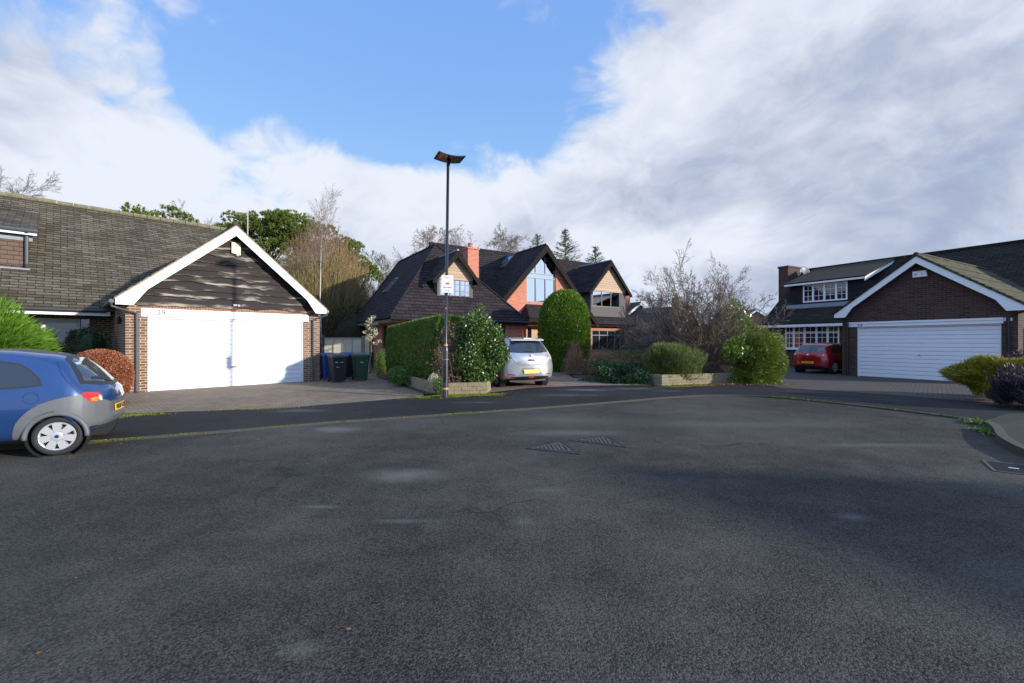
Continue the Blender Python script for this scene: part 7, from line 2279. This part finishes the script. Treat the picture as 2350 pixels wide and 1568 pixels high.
    ring_ = [(cx + .07 * math.cos(a), cz + .07 * math.sin(a)) for a in np.linspace(0, 2 * math.pi, 17)]
    c.line(ring_, 'side', 'fuel_cap', black_paint, th, 0.0028, 2)
    # tail lights
    for sg, md in ((1, 'side'), (-1, 'sideR')):
        tl_ = [(.245, .775), (.20, .785), (.125, .765), (.085, .72), (.082, .66), (.13, .645), (.18, .67), (.22, .72)]
        tlo = c.patch(tl_, md, 'tail_light', red_lens, th, 0.011, 5)
        c.patch([(.165, .70), (.125, .715), (.09, .69), (.086, .665), (.13, .655), (.165, .67)], md, 'indicator_lens', orange_lens, tlo, 0.014, 3)
        c.patch([(.105, .735), (.086, .71), (.081, .66), (.092, .655), (.108, .69)], md, 'reversing_lens', clear_lens, tlo, 0.016, 3)
    # tailgate seam
    c.line([(X(-.07), 1.24), (X(.0), 1.06), (X(.08), .93), (X(.15), .84), (X(.20), .77)], 'side', 'tailgate_seam', black_paint, th, 0.003)
    c.line([(-.30, .74), (.30, .74)], 'rear', 'tailgate_crease', black_paint, th, 0.002)
    # plate
    pl = MB()
    vs = []
    for a_, z in [(y, z) for z in (.475, .565) for y in np.linspace(-.235, .235, 9)]:
        h = c.cast(a_, z, 'rear', 0.018); vs.append(h)
    pl.add(vs, [(k, k + 1, 10 + k, 9 + k) for k in range(8)])
    po_ = build(pl, 'number_plate', plate_yel, th, world=False)
    h = c.cast(0, .52, 'rear', 0.0215)
    q = MB()
    text('WU07 GZK', 'registration', ink, po_, 0.094, (h.x + 0.0, 0, .520), (R(84), 0, R(-90)), 0.002, 0.95, 0.88)
    mb = MB(); h = c.cast(0, .70, 'rear', 0.004); mb.lathe(h, (-1, 0, .3), [(0, 0.0), (0, .045), (0.006, .045), (.010, .0)], 20); build(mb, 'badge', chrome, th, world=False)
    mb = MB(); h = c.cast(.27, 1.24, 'rear', 0)
    underside(th, 3.1, 0.52, 0.20, 0.42)
    for x_, in ((XR,), (2.68,)):
        for sg in (1, -1):
            w_ = wheel(th, x_, sg * (W_ - 0.025), 0.245, sg, 0.178, 0.15, 7, silver_hub, plain('rusty_drum', (0.10, 0.05, 0.03), .8) if 'rusty_drum' not in MATS else MATS['rusty_drum'], 0.040)
            mb = MB(); mb.lathe((x_, sg * (W_ - 0.014), .245), (0, sg, 0), [(0, 0.0), (0, .022), (.004, .020), (.004, 0)], 20); build(mb, 'hub_badge', car_blue, w_, world=False)
            if x_ == XR:
                mb = MB(); mb.tube([(x_ - ra * 1.0 * math.cos(q_), sg * 0.736, .245 + ra * 1.0 * math.sin(q_)) for q_ in np.linspace(-0.06, math.pi + 0.06, 25)], 0.027, 8); build(mb, 'arch_lip', bumper_grey, th, world=False, smooth=True)
            mb = MB()   # inner wheel well
            mb.lathe((x_, sg * (W_ - 0.19), .245), (0, sg, 0), [(0, 0.0), (0, ra * .99), (.188, ra * .99)], 32); build(mb, 'wheel_well', black_plastic, th, world=False)


blue_car()


# ---- silver hatchback on the middle drive
def silver_car():
    f = Vector((-.407, .913, 0)); lft = Vector((-.913, -.407, 0))
    mid = (gp(1152, 890) + gp(1247, 886)) / 2
    XR = 0.78
    rear = mid - f * XR * 1.0
    rear = Vector((0.60, 13.35, 0))
    th = thing('silver_car', 'silver hatchback parked nose in on the middle drive, half hidden by the holly bush', 'car', (rear.x, rear.y, 0.026), math.atan2(.913, -.407))
    st = [(0.0, .36, .55, .50, .74, .50, .86, .40), (.03, .31, .80, .52, .86, .74, .95, .56), (.10, .29, .88, .58, .94, .80, 1.04, .58), (.20, .27, .905, .60, .98, .82, 1.20, .57), (.32, .25, .91, .60, 1.0, .82, 1.38, .56),
          (.45, .23, .91, .60, 1.0, .82, 1.47, .56), (.8, .22, .90, .58, .99, .81, 1.52, .58), (1.3, .2, .875, .55, .97, .80, 1.545, .62), (1.9, .2, .875, .55, .95, .80, 1.54, .62), (2.5, .2, .875, .55, .94, .80, 1.46, .60),
          (3.1, .2, .87, .55, .93, .79, 1.18, .58), (3.5, .2, .86, .54, .90, .78, .98, .60), (3.9, .23, .82, .5, .80, .74, .86, .56), (4.15, .28, .7, .5, .66, .6, .70, .4)]
    c = Car(st, [XR, 3.42], 0.31, 0.20, 0.9)
    c.body(th, car_silver)
    c.patch([(-.68, 1.10), (-.60, 1.30), (-.54, 1.42), (0, 1.445), (.54, 1.42), (.60, 1.30), (.68, 1.10), (.4, 1.075), (0, 1.065), (-.4, 1.075)], 'rear', 'rear_window', carglass, th, 0.006, 9)
    c.patch([(-.12, 1.125), (.02, 1.12), (.2, 1.135), (.2, 1.15), (0, 1.15)], 'rear', 'wiper', black_plastic, th, 0.02, 3)
    mb = MB(); mb.hexa([(x, y, z) for z in (1.50, 1.535) for x, y in ((.28, -.13), (.28, .13), (.5, .13), (.5, -.13))][:8]); build(mb, 'spoiler_lamp', plain('pale_lamp', (.7, .7, .7), .3), th, world=False)
    mb = MB(); mb.hexa([(.27, -.56, 1.455), (.27, .56, 1.455), (.5, .58, 1.50), (.5, -.58, 1.50), (.27, -.56, 1.485), (.27, .56, 1.485), (.5, .58, 1.535), (.5, -.58, 1.535)]); build(mb, 'spoiler', car_silver, th, world=False)
    for sg in (1, -1):
        ll = [(sg * y, z) for y, z in ((.70, 1.16), (.765, 1.10), (.77, .98), (.74, .88), (.70, .86), (.715, 1.0), (.68, 1.08))]
        tlo = c.patch(ll if sg > 0 else ll, 'rear', 'tail_light', clear_lens, th, 0.010, 4)
        c.patch([(sg * y, z) for y, z in ((.755, 1.08), (.785, 1.03), (.78, .95), (.75, .92), (.74, 1.0))], 'rear', 'red_lens', red_lens, tlo, 0.014, 3)
        c.patch([(sg * y, z) for y, z in ((.74, .405), (.52, .395), (.52, .425), (.74, .44))], 'rear', 'reflector', red_lens, th, 0.010, 2)
        c.patch([(XR - .25, 1.02), (XR - .1, 1.25), (XR + .3, 1.40), (XR + 1.4, 1.43), (XR + 2.2, 1.05), (XR + 1.2, 1.0)], 'side' if sg > 0 else 'sideR', 'side_window', carglass, th, 0.006, 6)
    c.line([(-.66, 1.08), (-.62, .92), (-.52, .78), (-.35, .715), (0, .70), (.35, .715), (.52, .78), (.62, .92), (.66, 1.08)], 'rear', 'tailgate_seam', black_paint, th, 0.006)
    c.line([(-.36, .42), (-.28, .60), (.28, .60), (.36, .42)], 'rear', 'plate_recess', plain('recess_grey', (.12, .12, .13), .5), th, 0.008)
    c.strip([(-.60, .27), (-.3, .27), (0, .27), (.3, .27), (.60, .27)], [(-.66, .345), (-.3, .36), (0, .36), (.3, .36), (.66, .345)], 'rear', 'lower_valance', black_plastic, th, 0.008, 3)
    c.patch([(-.09, .30), (.09, .30), (.09, .35), (-.09, .35)], 'rear', 'fog_lamp', plain('bright_red_lens', (.75, .03, .02), .2, coat=1.0), th, 0.016, 2)
    mb = MB(); h = c.cast(0, .50, 'rear', 0.012); mb.box(h.x - 0.012, h.x + 0.01, -.25, .25, .445, .555); build(mb, 'number_plate', plate_yel2, th, world=False)
    mb = MB(); h = c.cast(0, .985, 'rear', 0.006); mb.lathe(h, (-1, 0, .2), [(0, .035), (0.01, .05), (0.012, .05), (.014, .036), (.008, .03)], 20); mb.box(h.x - .012, h.x + .0, -.055, .055, h.z - .01, h.z + .01)
    build(mb, 'badge', plain('blue_chrome_badge', (.35, .5, .62), .2, metal=.8), th, world=False)
    mb = MB(); h = c.cast(0, .87, 'rear', 0.008); mb.box(h.x - .006, h.x + .012, -.11, .11, .855, .885); build(mb, 'handle', chrome, th, world=False)
    c.patch([(-.13, .83), (.13, .83), (.12, .855), (-.12, .855)], 'rear', 'handle_recess', black_plastic, th, 0.006, 2)
    mb = MB(); mb.tube([(.95, 0, 1.54), (.82, 0, 1.60)], 0.01, 5); build(mb, 'aerial', black_plastic, th, world=False)
    underside(th, 4.15, 0.62, 0.18, 0.5)
    for x_ in (XR, 3.42):
        for sg in (1, -1):
            wheel(th, x_, sg * 0.872, 0.31, sg, 0.205, 0.2, 5, silver_hub, black_plastic, 0.035)
            mb = MB(); mb.lathe((x_, sg * .64, .31), (0, sg, 0), [(0, 0.0), (0, .31 * 1.175), (.2, .31 * 1.175)], 32); build(mb, 'wheel_well', black_plastic, th, world=False)


silver_car()


# ---- red hatchback beside garage 28
def red_car():
    XR = 0.70
    mid = (at(1827, 20.2) + at(1907, 19.2)) / 2
    f = -f8.n
    rear = Vector((mid.x, mid.y, 0)) - f * XR + f * 0.25
    th = thing('red_car', 'red hatchback parked in shade between the bay of white windows and garage 28', 'car', (rear.x, rear.y, 0.026), math.atan2(f.y, f.x))
    k = 0.93
    st0 = [(0.0, .38, .5, .50, .72, .46, .84, .36), (.03, .32, .70, .52, .80, .66, .93, .50), (.10, .28, .80, .54, .88, .74, 1.0, .56), (.22, .26, .835, .55, .93, .77, 1.14, .56), (.36, .25, .845, .55, .95, .78, 1.30, .56),
           (.52, .24, .85, .55, .95, .785, 1.39, .55), (.9, .22, .85, .55, .94, .785, 1.44, .56), (1.4, .2, .85, .55, .93, .785, 1.46, .57), (1.9, .2, .85, .54, .91, .78, 1.43, .57), (2.4, .2, .85, .54, .90, .775, 1.28, .55),
           (2.9, .2, .85, .53, .88, .77, 1.02, .56), (3.4, .22, .82, .5, .80, .74, .86, .55), (3.8, .25, .76, .5, .70, .68, .76, .5), (4.0, .3, .6, .46, .58, .52, .62, .4)]
    st = [tuple(q * k for q in r_) for r_ in st0]
    c = Car(st, [XR, 3.05], 0.29, 0.20, 0.9)
    c.body(th, car_red)
    c.patch([(-.60, 1.0), (-.50, 1.17), (-.44, 1.26), (0, 1.285), (.44, 1.26), (.50, 1.17), (.60, 1.0), (.3, .975), (0, .965), (-.3, .975)], 'rear', 'rear_window', carglass_blue, th, 0.006, 9)
    for sg in (1, -1):
        t2 = c.patch([(sg * y, z) for y, z in ((.70, .90), (.73, .84), (.71, .76), (.55, .77), (.52, .83), (.60, .90))], 'rear', 'tail_light', red_lens, th, 0.010, 4)
        c.patch([(sg * y, z) for y, z in ((.60, .86), (.55, .85), (.55, .82), (.60, .82))], 'rear', 'reversing_lens', clear_lens, t2, 0.014, 2)
        c.patch([(XR - .15, .95), (XR - .05, 1.10), (XR + .25, 1.24), (XR + 1.3, 1.28), (XR + 2.0, .95), (XR + 1.0, .93)], 'side' if sg > 0 else 'sideR', 'side_window', carglass, th, 0.006, 6)
    c.strip([(-.62, .27), (0, .27), (.62, .27)], [(-.66, .36), (0, .37), (.66, .36)], 'rear', 'lower_valance', black_plastic, th, 0.008, 3)
    c.line([(-.60, .97), (-.55, .80), (-.50, .64), (0, .62), (.50, .64), (.55, .80), (.60, .97)], 'rear', 'tailgate_seam', black_paint, th, 0.005)
    mb = MB(); h = c.cast(0, .49, 'rear', 0.012); mb.box(h.x - 0.012, h.x + 0.01, -.245, .245, .445, .54); pl = build(mb, 'number_plate', plate_yel, th, world=False)
    text('YG61 YDC', 'registration', ink, pl, 0.085, (h.x - 0.014, 0, .4925), (R(90), 0, R(-90)), 0.001)
    mb = MB(); h = c.cast(0, .84, 'rear', 0.006); mb.lathe(h, (-1, 0, .2), [(0, .04), (.008, .04), (.008, 0)], 14); build(mb, 'badge', chrome, th, world=False)
    for i, ch in enumerate('SEAT'):
        text(ch, 'lettering', chrome, th, 0.045, (c.cast(0.12 - .08 * i, .71, 'rear', 0.004).x - 0.004, .12 - .08 * i, .71), (R(80), 0, R(-90)), 0.002)
    mb = MB(); mb.tube([(.75, 0, 1.33), (.62, 0, 1.56)], 0.006, 5); build(mb, 'aerial', black_plastic, th, world=False)
    underside(th, 3.7, 0.58, 0.17, 0.45)
    for x_ in (XR, 3.05):
        for sg in (1, -1):
            wheel(th, x_, sg * 0.775, 0.285, sg, 0.2, 0.19, 5, silver_hub, black_plastic, 0.03)
            mb = MB(); mb.lathe((x_, sg * .58, .285), (0, sg, 0), [(0, 0.0), (0, .29 * 1.175), (.18, .29 * 1.175)], 32); build(mb, 'wheel_well', black_plastic, th, world=False)


red_car()

# ================================================================== moss, grass, litter
rsm = np.random.default_rng(77)


def strip_stuff(name, line, wdt, n, L, W, mat, label, z=0.03, up=0.6, cat='moss', jitter=None):
    ln = [np.array(p, float) for p in line]
    d = [np.linalg.norm(ln[i + 1] - ln[i]) for i in range(len(ln) - 1)]; cum = np.concatenate([[0], np.cumsum(d)])
    s_ = rsm.random(n) * cum[-1]
    dens_ = 0.5 + 0.5 * np.sin(s_ * 3.1) * np.sin(s_ * 1.3 + 1)
    dens_ = 0.5 + 0.28 * np.sin(s_ * 2.3 + 1.0) + 0.22 * np.sin(s_ * 5.9) + 0.2 * np.sin(s_ * 0.8 + 2)
    s_ = s_[rsm.random(n) < np.clip(dens_, 0, 1) ** 3 * 1.6 + 0.04]
    P_ = np.empty((len(s_), 3))
    for i, q in enumerate(s_):
        k = min(np.searchsorted(cum, q, side='right') - 1, len(ln) - 2); tt = (q - cum[k]) / d[k]
        p = ln[k] * (1 - tt) + ln[k + 1] * tt
        u = (ln[k + 1] - ln[k]) / d[k]; o_ = rsm.normal() * wdt
        P_[i] = (p[0] - u[1] * o_, p[1] + u[0] * o_, z + rsm.random() * L * 0.2)
    A_ = rsm.normal(size=P_.shape) + np.array([0, 0, up])
    v, f = leaves_np(P_, A_, L * rsm.uniform(.5, 1.3, len(P_)), W, rsm)
    o = build_np(v, f, name, mat); tag(o, label, cat, kind='stuff')
    return o


def blob_stuff(name, blobs, n, L, W, mat, label, z=0.03, cat='moss', up=0.5):
    PP = []
    for (x, y, rx, ry, ang, wt) in blobs:
        k = int(n * wt); a = rsm.uniform(0, 6.28, k); q = np.abs(rsm.normal(size=k)) * 0.5 * (1 + 0.4 * np.sin(a * 5 + x))
        X, Y_ = np.cos(a) * q * rx, np.sin(a) * q * ry
        PP.append(np.stack([x + X * math.cos(ang) - Y_ * math.sin(ang), y + X * math.sin(ang) + Y_ * math.cos(ang), np.full(k, z) + rsm.random(k) * L * 0.3], 1))
    P_ = np.concatenate(PP)
    v, f = leaves_np(P_, rsm.normal(size=P_.shape) + np.array([0, 0, up]), L * rsm.uniform(.5, 1.3, len(P_)), W, rsm)
    o = build_np(v, f, name, mat); tag(o, label, cat, kind='stuff')


strip_stuff('moss', [p for p in kerbA if -8 < p[0] < 0.5], 0.030, 2400, 0.03, 0.010, lf_moss, 'thin line of moss and grass along the left kerb joint')
strip_stuff('moss', [p for p in kerbA if p[0] > 6.5] + kerbB[:10], 0.045, 3000, 0.04, 0.014, leafmat('verge_grass', (0.05, 0.09, 0.012), (0.12, 0.17, 0.03)), 'grass and moss growing along the right kerb joint')
blob_stuff('moss', [(-1.25, 11.42, 0.9, 0.26, 0.3, 0.6), (-2.1, 11.25, 0.6, 0.2, 0.6, 0.25), (-0.6, 11.7, 0.35, 0.16, 0.2, 0.1), (-5.6, 9.1, 1.2, 0.12, 0.2, 0.025), (-7.3, 8.4, 0.7, 0.3, 0.5, 0.07)], 15000, 0.028, 0.014, lf_moss, 'bright yellow green moss round the foot of the lamp post and the drive edge')
blob_stuff('moss', [(5.6, 13.85, 1.0, 0.18, 0.3, 0.55), (8.9, 14.5, 0.5, 0.22, 0.3, 0.3), (4.2, 14.5, 0.5, 0.2, 0.6, 0.15)], 8000, 0.03, 0.014, lf_moss, 'bright moss along the foot of the low stone wall')
blob_stuff('leaf_litter', [(6.8, 14.35, 1.1, 0.22, 0.32, 0.6), (5.6, 14.1, 0.8, 0.15, 0.3, 0.15), (8.1, 14.4, 0.5, 0.25, 0, 0.25)], 1500, 0.05, 0.035, lf_dead, 'brown fallen leaves at the foot of the low stone wall', up=1.2, cat='leaves')
P_ = np.stack([rsm.uniform(-7, 7, 70), rsm.uniform(1.6, 8.0, 70), np.full(70, 0.006)], 1)
Pl = np.array([gp(*q)[:] for q in ((160, 1052), (152, 1082), (90, 1095), (30, 1181), (590, 1182), (275, 1285), (175, 1328), (88, 1502), (1637, 1546), (800, 1447), (180, 1090), (205, 1042), (1650, 1215))]) + np.array([0, 0, 0.008])
P_ = np.concatenate([P_[:40], Pl])
v, f = leaves_np(P_, rsm.normal(size=P_.shape) * np.array([1, 1, 0.12]), 0.028 * rsm.uniform(.5, 1.4, len(P_)), 0.016, rsm)
# keep them lying flat
v[:, 2] = np.clip(v[:, 2], 0.003, 0.014)
tag(build_np(v, f, 'fallen_leaves', lf_dead), 'scattered small orange brown leaves lying on the road', 'leaves', kind='stuff')
blob_stuff('weeds', [(7.55, 6.95, 0.4, 0.12, 0.8, 0.5), (8.25, 7.75, 0.35, 0.16, 0.7, 0.5)], 900, 0.06, 0.03, MATS['weed_leaf'], 'small weeds growing in the gutter of the right kerb', cat='weeds')
